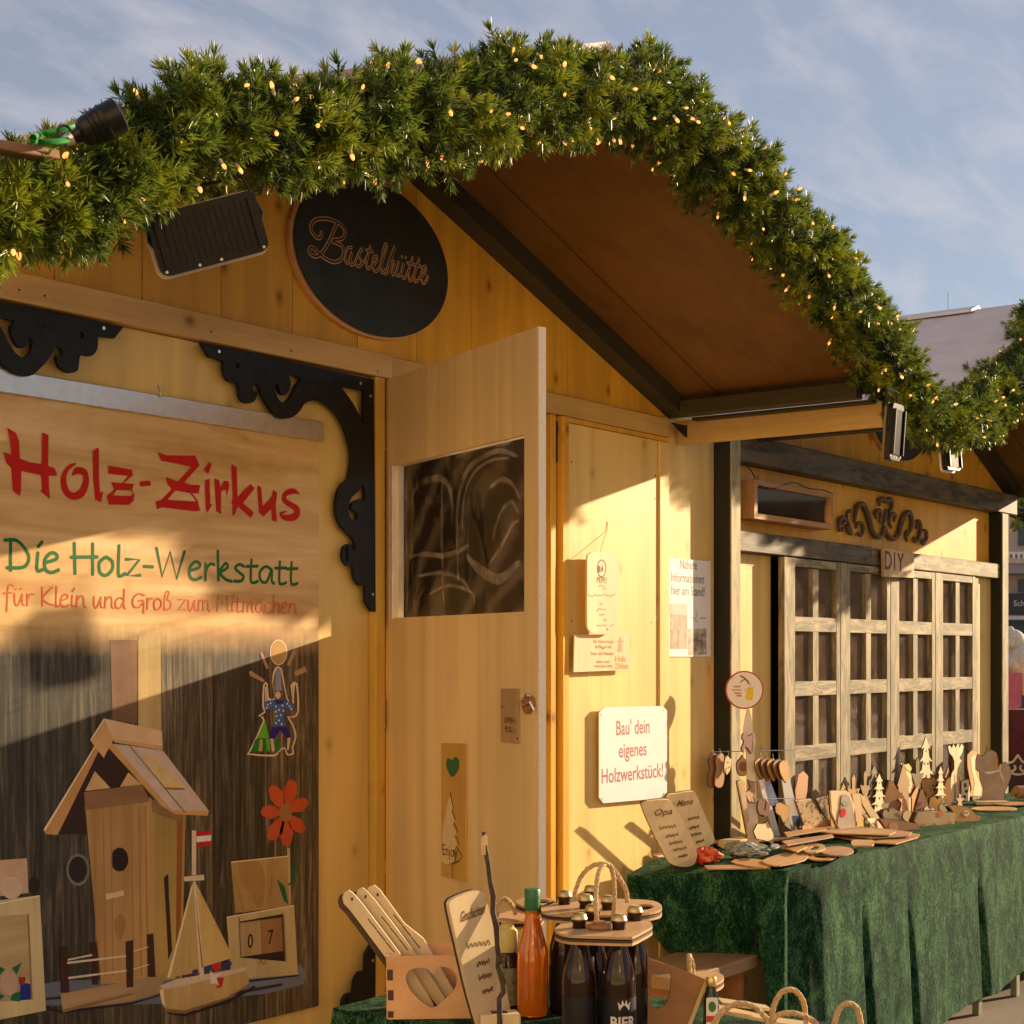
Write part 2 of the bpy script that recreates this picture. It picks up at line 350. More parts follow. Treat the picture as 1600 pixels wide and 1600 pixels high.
def hut_shell(root, ox, frame_mat_gable, cut_left, half=HALF, SLP=SLP, body=None):
    xl, xr = ox+RX-half, ox+RX+half
    zb = lambda x, ox: zb_(x, ox, SLP)
    # gable boards, one by one
    w = .2765; x = ox + 2.546 - 4*w + (0 if ox == 0 else .12); i = 0
    while x < xr-.02:
        a, b_ = max(x+.0015, xl-.2), min(x+w-.0015, xr-.03)
        if b_ > a+.02:
            z0 = 2.442 if ox == 0 else 2.432
            pts = [(a, z0), (b_, z0), (b_, max(z0+.005, zb(b_, ox)+.03))]
            if a < ox+RX < b_: pts.append((ox+RX, RZ+.03))
            pts.append((a, max(z0+.005, zb(a, ox)+.03)))
            dz = random.uniform(0, .0012)
            MB().shape(pts, .02, wall(WY+.02), dz).build('gable_board', M_gable, root)
        x += w; i += 1
    # gable beams under the soffit
    for s in (-1, 1):
        if s < 0: x0, x1 = (xl if not cut_left else xl+.32), ox+RX
        else: x0, x1 = ox+RX, xr
        z0, z1 = zb(x0, ox), zb(x1, ox)
        MB().shape([(x0, z0), (x1, z1), (x1, z1+.07), (x0, z0+.07)], .075, wall(WY-.001), 0).build('gable_beam', M_dark, root, bevel=.003)
        # roof slope: soffit ply below, dark covering above
        q = [(x0-(.10 if s < 0 else 0), zb(x0-(.10 if s < 0 else 0), ox)+.072), (x1+(.10 if s > 0 else 0), zb(x1+(.10 if s > 0 else 0), ox)+.072)]
        (a, za), (b_, zB) = q
        MB().shape([(a, za), (b_, zB), (b_, zB+.018), (a, za+.018)], 2.9, wall(YF+2.9), 0).build('soffit_panel', M_soffit, root)
        for q_ in (.62, 1.95):
            MB().shape([(a+.08, za-SLP*(-.08 if s < 0 else .08)*(1)-.0012), (b_-.08, zB+SLP*(-.08 if s < 0 else .08)-.0012), (b_-.08, zB+SLP*(-.08 if s < 0 else .08)+.0005), (a+.08, za-SLP*(-.08 if s < 0 else .08)+.0005)], .006, wall(YF+q_), 0).build('soffit_joint', M_dark, root)
        MB().shape([(a, za+.02), (b_, zB+.02), (b_, zB+.042), (a, za+.042)], 2.96, wall(YF+2.93), 0).build('roof_covering', paint('grey_roof_sheet', (.58, .50, .47), .6, .12, 5), root)
    if ox > 0: MB().shape([(ox+RX-.09, RZ+.085), (ox+RX, RZ+.1175), (ox+RX+.09, RZ+.085), (ox+RX+.09, RZ+.097), (ox+RX, RZ+.130), (ox+RX-.09, RZ+.097)], 2.50, wall(YF+2.92), 0).build('ridge_cap', paint('pale_ridge_cap', (.6, .57, .57), .5, .1), root)
    # eave beams running out to the front
    for s in (-1, 1):
        xe = xr-.03 if s > 0 else xl+.03
        MB().box(xe-.03, YF+.03, zb(xr, ox)-.0, xe+.03, WY-.08, zb(xr, ox)+.06).build('eave_beam', M_darky, root, bevel=.004)
    # shell
    di = M_int  # inside surfaces coloured dark to stand for the unlit interior
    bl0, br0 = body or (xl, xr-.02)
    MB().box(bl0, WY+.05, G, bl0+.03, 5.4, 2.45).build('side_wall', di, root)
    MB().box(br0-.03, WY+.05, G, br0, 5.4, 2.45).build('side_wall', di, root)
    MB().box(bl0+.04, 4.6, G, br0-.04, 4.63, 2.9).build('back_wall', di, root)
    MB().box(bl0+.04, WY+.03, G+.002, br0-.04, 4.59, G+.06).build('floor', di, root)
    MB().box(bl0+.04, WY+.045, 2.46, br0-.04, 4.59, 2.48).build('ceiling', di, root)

def screws(b, pts, M, r=.0035, d=0.0):
    for u, v in pts:
        (x, y), = PX(M, [(u, v)], d)
        b.shape(ell(x, y, r, r, 8), .0012, M, d)

hut1 = thing('wooden_hut', 'near yellow wooden market hut with an open door under the green garland', 'market hut', (RX, WY, G))
hut_shell(hut1, 0, M_gable, True)
def P1(b, name, mat, bevel=.002, **k): return b.build(name, mat, hut1, bevel=bevel, **k)
P1(MB().box(1.70, WY-.028, 2.366, 3.78, WY+.02, 2.438), 'lintel_beam', M_beamx)
P1(MB().box(3.783, WY-.022, 2.366, 5.43, WY+.02, 2.436), 'lintel_beam', wood('ochre_beam', (.62, .40, .13), (.54, .32, .09), 'x', 50, .5, True, .1))
P1(MB().box(1.70, WY, G, 3.700, WY+.02, 2.3635), 'wall_panel', M_panel, 0)
P1(MB().box(3.703, WY-.03, G, 3.745, WY+.03, 2.3635), 'door_jamb', M_panel2)
P1(MB().box(3.747, WY-.012, G, 3.765, WY+.03, 2.3635), 'door_jamb', M_gable)
P1(MB().box(4.640, WY-.012, G, 4.672, WY+.06, 2.3635), 'door_jamb', M_gable)
P1(MB().box(4.672, WY+.004, G, 4.695, WY+.06, 2.3635), 'door_rebate', M_gable, 0)
P1(MB().box(4.672, WY-.0055, 2.20, 4.690, WY+.004, 2.345), 'latch_slot', M_blk, 0)
P1(MB().box(4.697, WY-.024, G, 4.735, WY+.05, 2.3635), 'door_jamb', M_gable)
P1(MB().box(4.738, WY-.010, G, 5.352, WY+.012, 2.345), 'wall_panel', M_panel, .0015)
P1(MB().box(4.738, WY-.014, 2.347, 5.425, WY+.012, 2.3635), 'panel_strip', M_gable, 0)
P1(MB().box(5.356, WY-.018, G, 5.425, WY+.02, 2.345), 'corner_batten', M_panel)
P1(MB().box(5.428, WY, G, 5.802, WY+.02, 2.50), 'filler_panel', M_panel)
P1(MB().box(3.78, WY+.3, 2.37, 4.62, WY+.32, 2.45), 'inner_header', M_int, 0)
# pale trim under the eave of the hut, running out to the front; the little dark metal tab at its root
P1(MB().box(5.50, YF-.02, 2.345, 5.525, WY-.003, 2.438), 'eave_trim', M_beamy)
P1(MB().box(5.455, YF+.0, 2.428, 5.499, WY-.10, 2.439), 'trim_ledge', M_darky, 0)
tab = MB(); tab.shape(PX(wall(WY-.05), [(1048, 660), (1080, 667), (1076, 686), (1068, 681)]), .003, wall(WY-.05)); P1(tab, 'metal_tab', M_blk, 0)
sb = MB(); screws(sb, [(70, 462), (30, 453), (330, 518), (455, 548), (590, 580)], wall(WY-.0005 if False else WY-.0285), .003); P1(sb, 'screw_heads', M_char, 0)
# screws of the right panel
sb = MB(); screws(sb, [(893, 722), (1024, 743), (893, 970), (1026, 970), (1031, 777)], wall(WY-.0185)); P1(sb, 'screw_heads', M_char, 0)
# battens and small notes inside the doorway
P1(MB().box(4.50, WY+.10, 1.2, 4.62, WY+.12, 1.32), 'switch_box', M_paper)
P1(MB().box(4.52, WY+.10, .98, 4.60, WY+.115, 1.17), 'note', paint('pale_blue_paper', (.35, .5, .6), .6, .05), 0)
P1(MB().box(4.25, WY+.5, .75, 4.62, WY+.54, .80), 'shelf_board', M_brownw)
P1(MB().box(4.25, WY+.5, .35, 4.62, WY+.54, .40), 'shelf_board', M_brownw)

# ---------------- the open door
DO = Vector((3.765, WY-.012, 0)); DE = Vector((-.41, -.912, 0)).normalized()
DM = frame(DO, DE)                                # local x along the leaf, y up, z = visible face
DW, DZ0, DZ1, DT = .932, .02, 2.362, .024
wx0, wx1, wz0, wz1 = .070, .862, 1.635, 2.094
MBd = MB().shape([rect(.004, DZ0, DW, DZ1), rect(wx0, wz0, wx1, wz1)], DT, DM, -DT)
door = MBd.build('door', M_door, hut1, bevel=.0012)
MB().shape(rect(DW+.0003, DZ0+.002, DW+.0030, DZ1-.002), DT-.003, DM, -DT+.0015).build('edge_band', M_edge, door)
MB().shape(rect(.046, wz0-.004, .0695, wz1-.001), .008, DM, .0005).build('window_bead', M_strip, door)
MB().shape([rect(wx0-.012, wz0-.012, wx1+.012, wz1+.012), rect(wx0+.001, wz0+.001, wx1-.001, wz1-.001)], .004, DM, -DT-.0045).build('window_bead', M_strip, door)
pane = MB(); NX, NZ = 26, 16; pv = []; pf = []
for j in range(NZ+1):
    for i in range(NX+1):
        a, c = i/NX, j/NZ; pv.append((wx0+.001+(wx1-wx0-.002)*a, wz0+.001+(wz1-wz0-.002)*c, -.011))
for j in range(NZ):
    for i in range(NX): q = j*(NX+1)+i; pf.append((q, q+1, q+NX+2, q+NX+1))
pane.add(pv, pf, DM)
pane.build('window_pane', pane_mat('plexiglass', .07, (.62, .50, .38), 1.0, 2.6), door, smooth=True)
smm = bpy.data.materials.new('painted_reflection'); smm.use_nodes = True; t_ = smm.node_tree; t_.nodes.clear()  # pale translucent arcs painted on the pane in place of its reflections
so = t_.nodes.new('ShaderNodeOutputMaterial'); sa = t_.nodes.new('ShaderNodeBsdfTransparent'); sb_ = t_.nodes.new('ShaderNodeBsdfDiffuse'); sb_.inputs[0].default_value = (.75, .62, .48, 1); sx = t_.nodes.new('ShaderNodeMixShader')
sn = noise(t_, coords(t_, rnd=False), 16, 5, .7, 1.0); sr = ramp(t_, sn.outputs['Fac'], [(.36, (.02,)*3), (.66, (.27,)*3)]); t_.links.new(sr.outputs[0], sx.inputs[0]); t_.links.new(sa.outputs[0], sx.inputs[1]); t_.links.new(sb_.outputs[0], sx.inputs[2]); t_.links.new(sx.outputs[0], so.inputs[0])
b = MB()
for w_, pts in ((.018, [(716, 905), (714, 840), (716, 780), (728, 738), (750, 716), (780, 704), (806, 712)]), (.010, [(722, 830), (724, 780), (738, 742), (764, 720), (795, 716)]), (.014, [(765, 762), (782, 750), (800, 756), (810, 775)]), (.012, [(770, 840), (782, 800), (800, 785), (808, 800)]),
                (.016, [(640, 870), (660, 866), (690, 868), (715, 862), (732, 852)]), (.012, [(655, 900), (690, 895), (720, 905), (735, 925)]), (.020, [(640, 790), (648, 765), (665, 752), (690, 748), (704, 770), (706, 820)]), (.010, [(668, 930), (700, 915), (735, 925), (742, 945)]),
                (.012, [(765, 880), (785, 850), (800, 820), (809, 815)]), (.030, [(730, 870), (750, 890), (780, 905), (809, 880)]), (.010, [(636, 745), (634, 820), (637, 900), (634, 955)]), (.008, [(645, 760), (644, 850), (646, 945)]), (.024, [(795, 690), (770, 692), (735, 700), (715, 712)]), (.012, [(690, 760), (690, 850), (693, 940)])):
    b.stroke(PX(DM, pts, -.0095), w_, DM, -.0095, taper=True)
b.build('painted_reflection', smm, door, kind='stuff')
hb = MB()
for z in (.4, 1.3, 2.15):
    hb.tube([DO+Vector((.0, -.004, z)), DO+Vector((.0, -.004, z+.09))], .006, 8)
hb.build('hinge', M_screw, door)
lk = MB(); (lx, lz), = PX(DM, [(822, 1101)], .01)
lk.shape(ell(lx, lz, .022, .024, 16), .010, DM, .001); lk.shape(ell(lx+.020, lz+.004, .013, .018, 14), .014, DM, .001)
lk.build('lock_plate', M_brownw, door, bevel=.001)
lk = MB(); lk.tube([DM @ Vector((lx-.03, lz+.01, .014)), DM @ Vector((lx+.01, lz-.002, .022)), DM @ Vector((lx+.035, lz+.008, .018)), DM @ Vector((lx+.045, lz-.012, .012))], .0035, 8)
lk.shape(ell(lx+.022, lz+.024, .006, .006, 10), .012, DM, .012); lk.build('latch_hook', M_screw, door, smooth=True)

def plate(name, label, cat, M, loops, th, mat, d=0.0, bevel=.001, edge=None, group=None):
    """a board standing d proud of the plane of M"""
    r = thing(name, label, cat, tuple(M @ Vector((sum(p[0] for p in loops[0])/len(loops[0]), min(p[1] for p in loops[0]), d))), group)
    MB().shape(loops, th, M, d).build('board', mat, r, bevel=bevel)
    return r
# boards fixed to the door
L = [(.0, 0)]
tree_plate = plate('wooden_tree_sign', 'narrow wooden plank with green heart and carved fir tree on the open door', 'sign', DM,
    [PX(DM, [(691, 1161), (728, 1162), (729, 1378), (691, 1368)], .004)],   .006, wood('yellow_plank', (.74, .46, .13), (.64, .36, .08), 'z', 50, .5, False, .05), .001)
b = MB(); hp = PX(DM, sm([(706, 1188), (711, 1183), (716, 1186), (717, 1197), (713, 1208), (706, 1214), (700, 1205), (697, 1193), (700, 1184)], 3), .008); b.shape(hp, .0008, DM, .0074); b.build('heart', paint('green_heart', (.02, .14, .06), .5), tree_plate)
b = MB(); b.stroke(PX(DM, [(703, 1238), (705, 1248), (708, 1262), (706, 1266), (711, 1280), (709, 1284), (715, 1300), (711, 1304), (717, 1318), (713, 1323), (722, 1338), (716, 1346), (706, 1350), (706, 1372)], .0085), .0045, DM, .0078, smooth=False); b.build('carved_line', M_char, tree_plate)
b = MB(); b.shape(PX(DM, [(703, 1246), (707, 1262), (705, 1268), (710, 1284), (707, 1290), (713, 1304), (709, 1308), (714, 1322), (708, 1330), (709, 1346), (700, 1351), (690, 1346), (685, 1335), (692, 1328), (692, 1300), (698, 1262)], .009), .003, DM, .0075)
b.build('tree_cutout', M_plyp, tree_plate)
b = MB(); (xe, ze), (xf, zf) = PX(DM, [(692, 1336), (713, 1340)], .0108); b.text('Enjoy', DM, (xe+xf)/2, (ze+zf)/2, .045, d=.0108, sx=.95); b.build('lettering', M_burn, tree_plate)
open_plate = plate('latch_instruction_plate', 'small birch plate with OPEN and PULL burnt in beside the door latch', 'plate', DM, [PX(DM, [(783, 1076), (811, 1076), (812, 1162), (783, 1159)], .003)], .004, M_brownw and wood('beige_ply_plate', (.55, .38, .22), (.46, .3, .16), 'z', 40, .5, False, .05), .001)
(ax, az), (bx, bz) = PX(DM, [(797, 1130), (797, 1143)], .006)
b = MB(); b.text('OPEN ›', DM, ax, az, .022, d=.0055, sx=.95, bold=.0004); b.text('PULL ›', DM, bx, bz-.002, .022, d=.0055, sx=.95, bold=.0004); b.build('lettering', M_burn, open_plate)
b = MB(); screws(b, [(785, 1104), (808, 1154)], DM, .003, .0052); b.build('screw_heads', M_char, open_plate)

# ================================================================ SCROLL BRACKETS
A_ = lambda x, y: (300+x/5.3333, 520+y/5.3333)
B_ = lambda x, y: (500+x/6.667, 740+y/6.667)
YB = WY-.020; BM = wall(YB)
o_a = [A_(50, 85), A_(1490, 390)]
o_r = [B_(550, 1440), B_(512, 1436), B_(450, 1340), B_(445, 1165)]
crv = [B_(445, 1165), B_(380, 1160), B_(330, 1080), B_(315, 965), B_(250, 955), B_(208, 880), B_(215, 780), B_(260, 735), B_(302, 742), B_(312, 800), B_(342, 790), B_(335, 720), B_(300, 660), B_(200, 560), B_(145, 430), B_(145, 250), B_(190, 130), B_(262, 60),
       A_(1300, 1130), A_(1305, 1000), A_(1270, 850), A_(1210, 720), A_(1120, 620), A_(1010, 565), A_(920, 590), A_(870, 660), A_(790, 715), A_(690, 705), A_(620, 620), A_(560, 520), A_(530, 440), A_(490, 430), A_(485, 480), A_(520, 500), A_(500, 570), A_(440, 590), A_(380, 550), A_(360, 430), A_(290, 410), A_(245, 340), A_(240, 240)]
outer = o_a + o_r + sm(crv, 3, False) + [A_(120, 205)]
holes = [[A_(1215, 445), A_(1410, 485), A_(1410, 770), A_(1325, 600)],
         sm([A_(780, 350), A_(885, 380), A_(850, 440), A_(800, 540), A_(740, 590), A_(685, 540), A_(668, 450), A_(695, 435), A_(710, 500), A_(750, 525), A_(790, 470), A_(800, 400)], 2),
         sm([B_(430, 115), B_(440, 290), B_(400, 265), B_(310, 310), B_(300, 380), B_(355, 410), B_(360, 470), B_(325, 490), B_(275, 440), B_(270, 340), B_(300, 250), B_(370, 190)], 2),
         sm([A_(335, 265), A_(365, 258), A_(372, 290), A_(350, 305)], 2), [A_(575, 305), A_(600, 312), A_(595, 325)], sm([B_(232, 780), B_(262, 770), B_(268, 920), B_(238, 900)], 2)]
bl = [PX(BM, o) for o in [outer]+holes]
scr = [PX(BM, [p])[0] for p in (A_(200, 160), A_(1380, 425), A_(1462, 530), B_(518, 1258))]
def bracket(label, fx, fz):
    loops = [[(fx(x), fz(y)) for x, y in L] for L in bl]
    r = thing('scroll_bracket', label, 'bracket', (sum(p[0] for p in loops[0])/len(loops[0]), YB, min(p[1] for p in loops[0])), 'black scroll brackets on the hut front')
    MB().shape(loops, .012, BM, 0).build('scroll_board', M_black, r, bevel=.0012)
    b = MB()
    for x, y in scr: b.shape(ell(fx(x), fz(y), .0045, .0045, 10), .0012, BM, .0121)
    b.build('screw_heads', M_screw, r)
I_ = lambda x: x
bracket('black scroll bracket in the upper corner beside the open door', I_, I_)
bracket('black scroll bracket over the banner at the left edge of the photo', lambda x: 5.734-x, I_)
bracket('black scroll bracket low down behind the wooden box, mostly hidden', I_, lambda z: 2.31-z)

# ================================================================ OVAL SIGNS
def oval(ox, label, text):
    M = wall(WY-.022); cx, cz = ox+3.705, 2.72
    r = thing('oval_sign', label, 'sign', (cx, WY, cz-.23), 'oval gable signs')
    MB().shape(ell(cx-.006, cz-.002, .352, .237, 64), .016, M, -.020).build('rim', M_gold, r, bevel=.001)
    MB().shape(ell(cx, cz, .347, .232, 64), .004, M, .001).build('oval_board', M_oval, r, bevel=.001)
    if text:
        Z = lambda x, y: (440+x/5.714, 280+y/5.714)
        st = [[(355, 475), (345, 520), (310, 520), (270, 470), (262, 410), (300, 365), (370, 352), (450, 365), (530, 410), (565, 470), (540, 530), (450, 550), (530, 590), (555, 650), (530, 715), (470, 740), (400, 715), (330, 660), (270, 610), (245, 630), (260, 670), (310, 690), (365, 650), (430, 540), (495, 385)],
              [(625, 610), (590, 620), (568, 690), (575, 745), (600, 735), (628, 650), (612, 730), (622, 768), (650, 750)],
              [(650, 750), (690, 660), (722, 622), (700, 640), (690, 680), (712, 740), (690, 780), (662, 765)],
              [(712, 760), (760, 700), (795, 590), (760, 720), (765, 795), (790, 790)], [(755, 632), (815, 650)],
              [(790, 790), (845, 735), (850, 690), (820, 700), (812, 780), (840, 825), (875, 790)],
              [(875, 790), (930, 640), (940, 585), (915, 600), (890, 740), (895, 835), (925, 810)],
              [(925, 850), (965, 720), (1010, 600), (975, 720), (945, 845), (975, 760), (1005, 740), (985, 830), (1000, 855), (1025, 830)],
              [(1045, 740), (1025, 820), (1040, 865), (1070, 830), (1090, 750), (1068, 840), (1090, 885), (1110, 865)], [(1072, 690), (1076, 694)], [(1106, 698), (1110, 702)],
              [(1110, 865), (1150, 770), (1175, 690), (1140, 800), (1140, 900), (1165, 895)], [(1165, 895), (1205, 790), (1232, 705), (1192, 820), (1190, 912), (1215, 905)], [(1120, 745), (1262, 785)],
              [(1225, 890), (1280, 830), (1290, 785), (1265, 790), (1245, 870), (1265, 930), (1300, 890), (1303, 865)]]
        b = MB(); c = MB()
        for i, s_ in enumerate(st):
            pts = PX(M, [Z(*p) for p in s_], .005); w = .0125 if i == 0 else .0100
            b.stroke(pts, w, M, .0052); c.stroke(pts, w*(.50 if i == 0 else .36), M, .0064)
        b.build('lettering', M_gold, r, kind='stuff'); c.build('lettering_centre', M_oval, r, kind='stuff')
    return r
oval(0, 'black oval sign with routed script word Bastelhütte in the near gable', True)
oval(3.91, 'black oval sign in the gable of the farther hut, half hidden by a garland', False)

# ================================================================ BANNER
YBN = WY-.012; NM = wall(YBN)
bx0 = 2.26; (bx1, _), = PX(NM, [(498, 1200)])
bz0 = PX(NM, [(497, 1572)])[0][1]; bz1 = PX(NM, [(498, 683)])[0][1]
ban = thing('banner', 'large printed banner reading Holz-Zirkus hanging on the hut wall', 'banner', ((bx0+bx1)/2, YBN, bz0))
def banner_mat():
    m, t, p = base_mat('banner_print'); tcn = t.nodes.new('ShaderNodeTexCoord'); sp = t.nodes.new('ShaderNodeSeparateXYZ'); t.links.new(tcn.outputs['Object'], sp.inputs[0])
    n1 = noise(t, coords(t, (.12, 1, 1), False), 14, 5, .55, .8); r1 = ramp(t, n1.outputs['Fac'], [(.3, (.48, .25, .07)), (.5, (.66, .42, .16)), (.72, (.80, .56, .28))])
    n2 = noise(t, coords(t, (1, 1, .05), False), 60, 8, .8, .5); r2 = ramp(t, n2.outputs['Fac'], [(.36, (.008, .006, .004)), (.50, (.055, .045, .032)), (.68, (.27, .215, .15))])
    # plank joints of the printed backdrop
    mt = t.nodes.new('ShaderNodeMath'); mt.operation = 'MULTIPLY'; mt.inputs[1].default_value = 5.2; t.links.new(sp.outputs[0], mt.inputs[0])
    fr = t.nodes.new('ShaderNodeMath'); fr.operation = 'FRACT'; t.links.new(mt.outputs[0], fr.inputs[0])
    jr = ramp(t, fr.outputs[0], [(0, (.15, .15, .15)), (.04, (1, 1, 1))]); fl = t.nodes.new('ShaderNodeMath'); fl.operation = 'FLOOR'; t.links.new(mt.outputs[0], fl.inputs[0])
    wn_ = t.nodes.new('ShaderNodeTexWhiteNoise'); wn_.noise_dimensions = '1D'; t.links.new(fl.outputs[0], wn_.inputs['W'])
    tr = ramp(t, wn_.outputs['Value'], [(0, (.55, .58, .55)), (1, (1.7, 1.55, 1.3))])
    c2 = mixc(t, 1.0, mixc(t, 1.0, r2.outputs[0], jr.outputs[0], 'MULTIPLY'), tr.outputs[0], 'MULTIPLY')
    n3 = noise(t, coords(t, (1, 1, .3), False), 40, 3, .6)
    ad = t.nodes.new('ShaderNodeMath'); ad.operation = 'MULTIPLY_ADD'; ad.inputs[1].default_value = .05; t.links.new(n3.outputs['Fac'], ad.inputs[0]); t.links.new(sp.outputs[2], ad.inputs[2])
    mr = t.nodes.new('ShaderNodeMapRange'); mr.inputs['From Min'].default_value = 1.545-bz0; mr.inputs['From Max'].default_value = 1.63-bz0; t.links.new(ad.outputs[0], mr.inputs['Value'])
    c = mixc(t, mr.outputs[0], c2, r1.outputs[0]); t.links.new(c, p.inputs['Base Color']); p.inputs['Roughness'].default_value = .42
    nn = noise(t, coords(t, rnd=False), 3.5, 3, .5, .6); bump(t, p, nn.outputs['Fac'], .25, .01)
    return m
# cloth sheet, slightly rippled near the top
def sheet(x0, z0, x1, z1, nx, nz, fn, M):
    v = []; f = []
    for j in range(nz+1):
        for i in range(nx+1):
            x = x0+(x1-x0)*i/nx; z = z0+(z1-z0)*j/nz; v.append((x, z, fn(x, z)))
    for j in range(nz):
        for i in range(nx): q = j*(nx+1)+i; f.append((q, q+1, q+nx+2, q+nx+1))
    return MB().add(v, f, M)
rip = lambda x, z: -.0002 - abs(.0025*sin(x*23+z*31)+.0018*sin(x*57-z*44))*max(0, min(1, (z-(bz1-.30))/.2)) * (1 if z > bz1-.30 else 0)
sheet(bx0, bz0, bx1, bz1, 60, 80, rip, NM).build('banner_sheet', banner_mat(), ban, smooth=True)
MB().box(bx0-.01, YBN-.010, bz1-.012, bx1+.014, YBN+.004, bz1+.044).build('top_rail', M_alu, ban, bevel=.002)
hk = MB(); (hx, hz), = PX(NM, [(248, 620)], .01); hk.tube([(hx, YBN-.006, hz+.03), (hx, YBN-.014, hz+.012), (hx+.004, YBN-.014, hz), (hx-.004, YBN-.012, hz+.004)], .002, 6); hk.build('hook', M_screw, ban)

d1 = .0004
DD = lambda d: d1+(d-d1)*.22
z1_ = lambda L: [(x/6.4, 650+y/6.4) for x, y in L]
z2_ = lambda L: [(230+x/6.4, 680+y/6.4) for x, y in L]
LT = [
 [z1_([(70,115),(160,170),(190,250),(200,425),(300,462),(415,480),(425,160),(485,190),(482,500),(545,520),(572,585),(560,600),(488,598),(492,740),(500,830),(400,750),(418,735),(410,590),(215,550),(210,740),(200,800),(130,750),(112,520),(65,470),(35,360),(115,385),(105,250)])],
 [sm(z1_([(770,475),(700,480),(640,540),(605,640),(625,750),(680,820),(760,840),(840,800),(885,700),(888,610),(865,540),(800,508),(740,525),(715,600),(765,582),(825,590),(832,640),(800,730),(740,765),(690,740),(662,640),(685,545)]),2)],
 [z1_([(930,350),(975,315),(990,330),(990,600),(1000,765),(1035,755),(1010,860),(950,835),(930,600)])],
 [z1_([(1082,495),(1320,535),(1332,590),(1240,670),(1340,680),(1320,738),(1345,790),(1335,850),(1290,890),(1090,885),(1065,800),(1140,735),(1110,660),(1220,672),(1280,600),(1085,575)]), z1_([(1165,742),(1310,745),(1330,775),(1310,800),(1130,795)])],
 [z1_([(1400,655),(1500,645),(1510,695),(1400,705)])],
 [z2_([(110,170),(190,200),(480,205),(525,300),(370,470),(420,492),(530,500),(515,580),(450,582),(505,650),(530,755),(480,762),(150,722),(95,740),(82,660),(135,650),(245,540),(205,490),(185,415),(310,465),(445,315),(140,255)]), z2_([(280,552),(430,580),(492,662),(205,646)])],
 [z2_([(568,350),(620,265),(648,290),(610,390)])], [z2_([(580,450),(625,435),(632,690),(655,690),(600,775),(585,740)])],
 [z2_([(670,430),(720,450),(735,530),(770,455),(815,460),(820,500),(795,620),(790,540),(740,560),(738,790),(690,760),(680,600)])],
 [z2_([(845,290),(895,320),(905,620),(975,540),(1035,488),(1075,530),(960,680),(1065,770),(1040,830),(905,710),(880,790),(852,805),(855,690),(838,680),(855,640)])],
 [z2_([(1100,500),(1140,520),(1155,710),(1250,610),(1262,545),(1302,575),(1285,700),(1298,865),(1250,855),(1240,740),(1160,815),(1115,770)])],
 [sm(z2_([(1525,600),(1500,550),(1440,530),(1370,565),(1345,640),(1380,690),(1470,750),(1440,790),(1350,795),(1405,755),(1325,770),(1330,810),(1370,850),(1450,860),(1510,830),(1530,760),(1500,700),(1395,640),(1410,600),(1500,585)]),2)]]
for loops in LT: MB().shape([PX(NM, L_, d1) for L_ in loops], .0001, NM, d1).build('red_letter', M_red, ban)

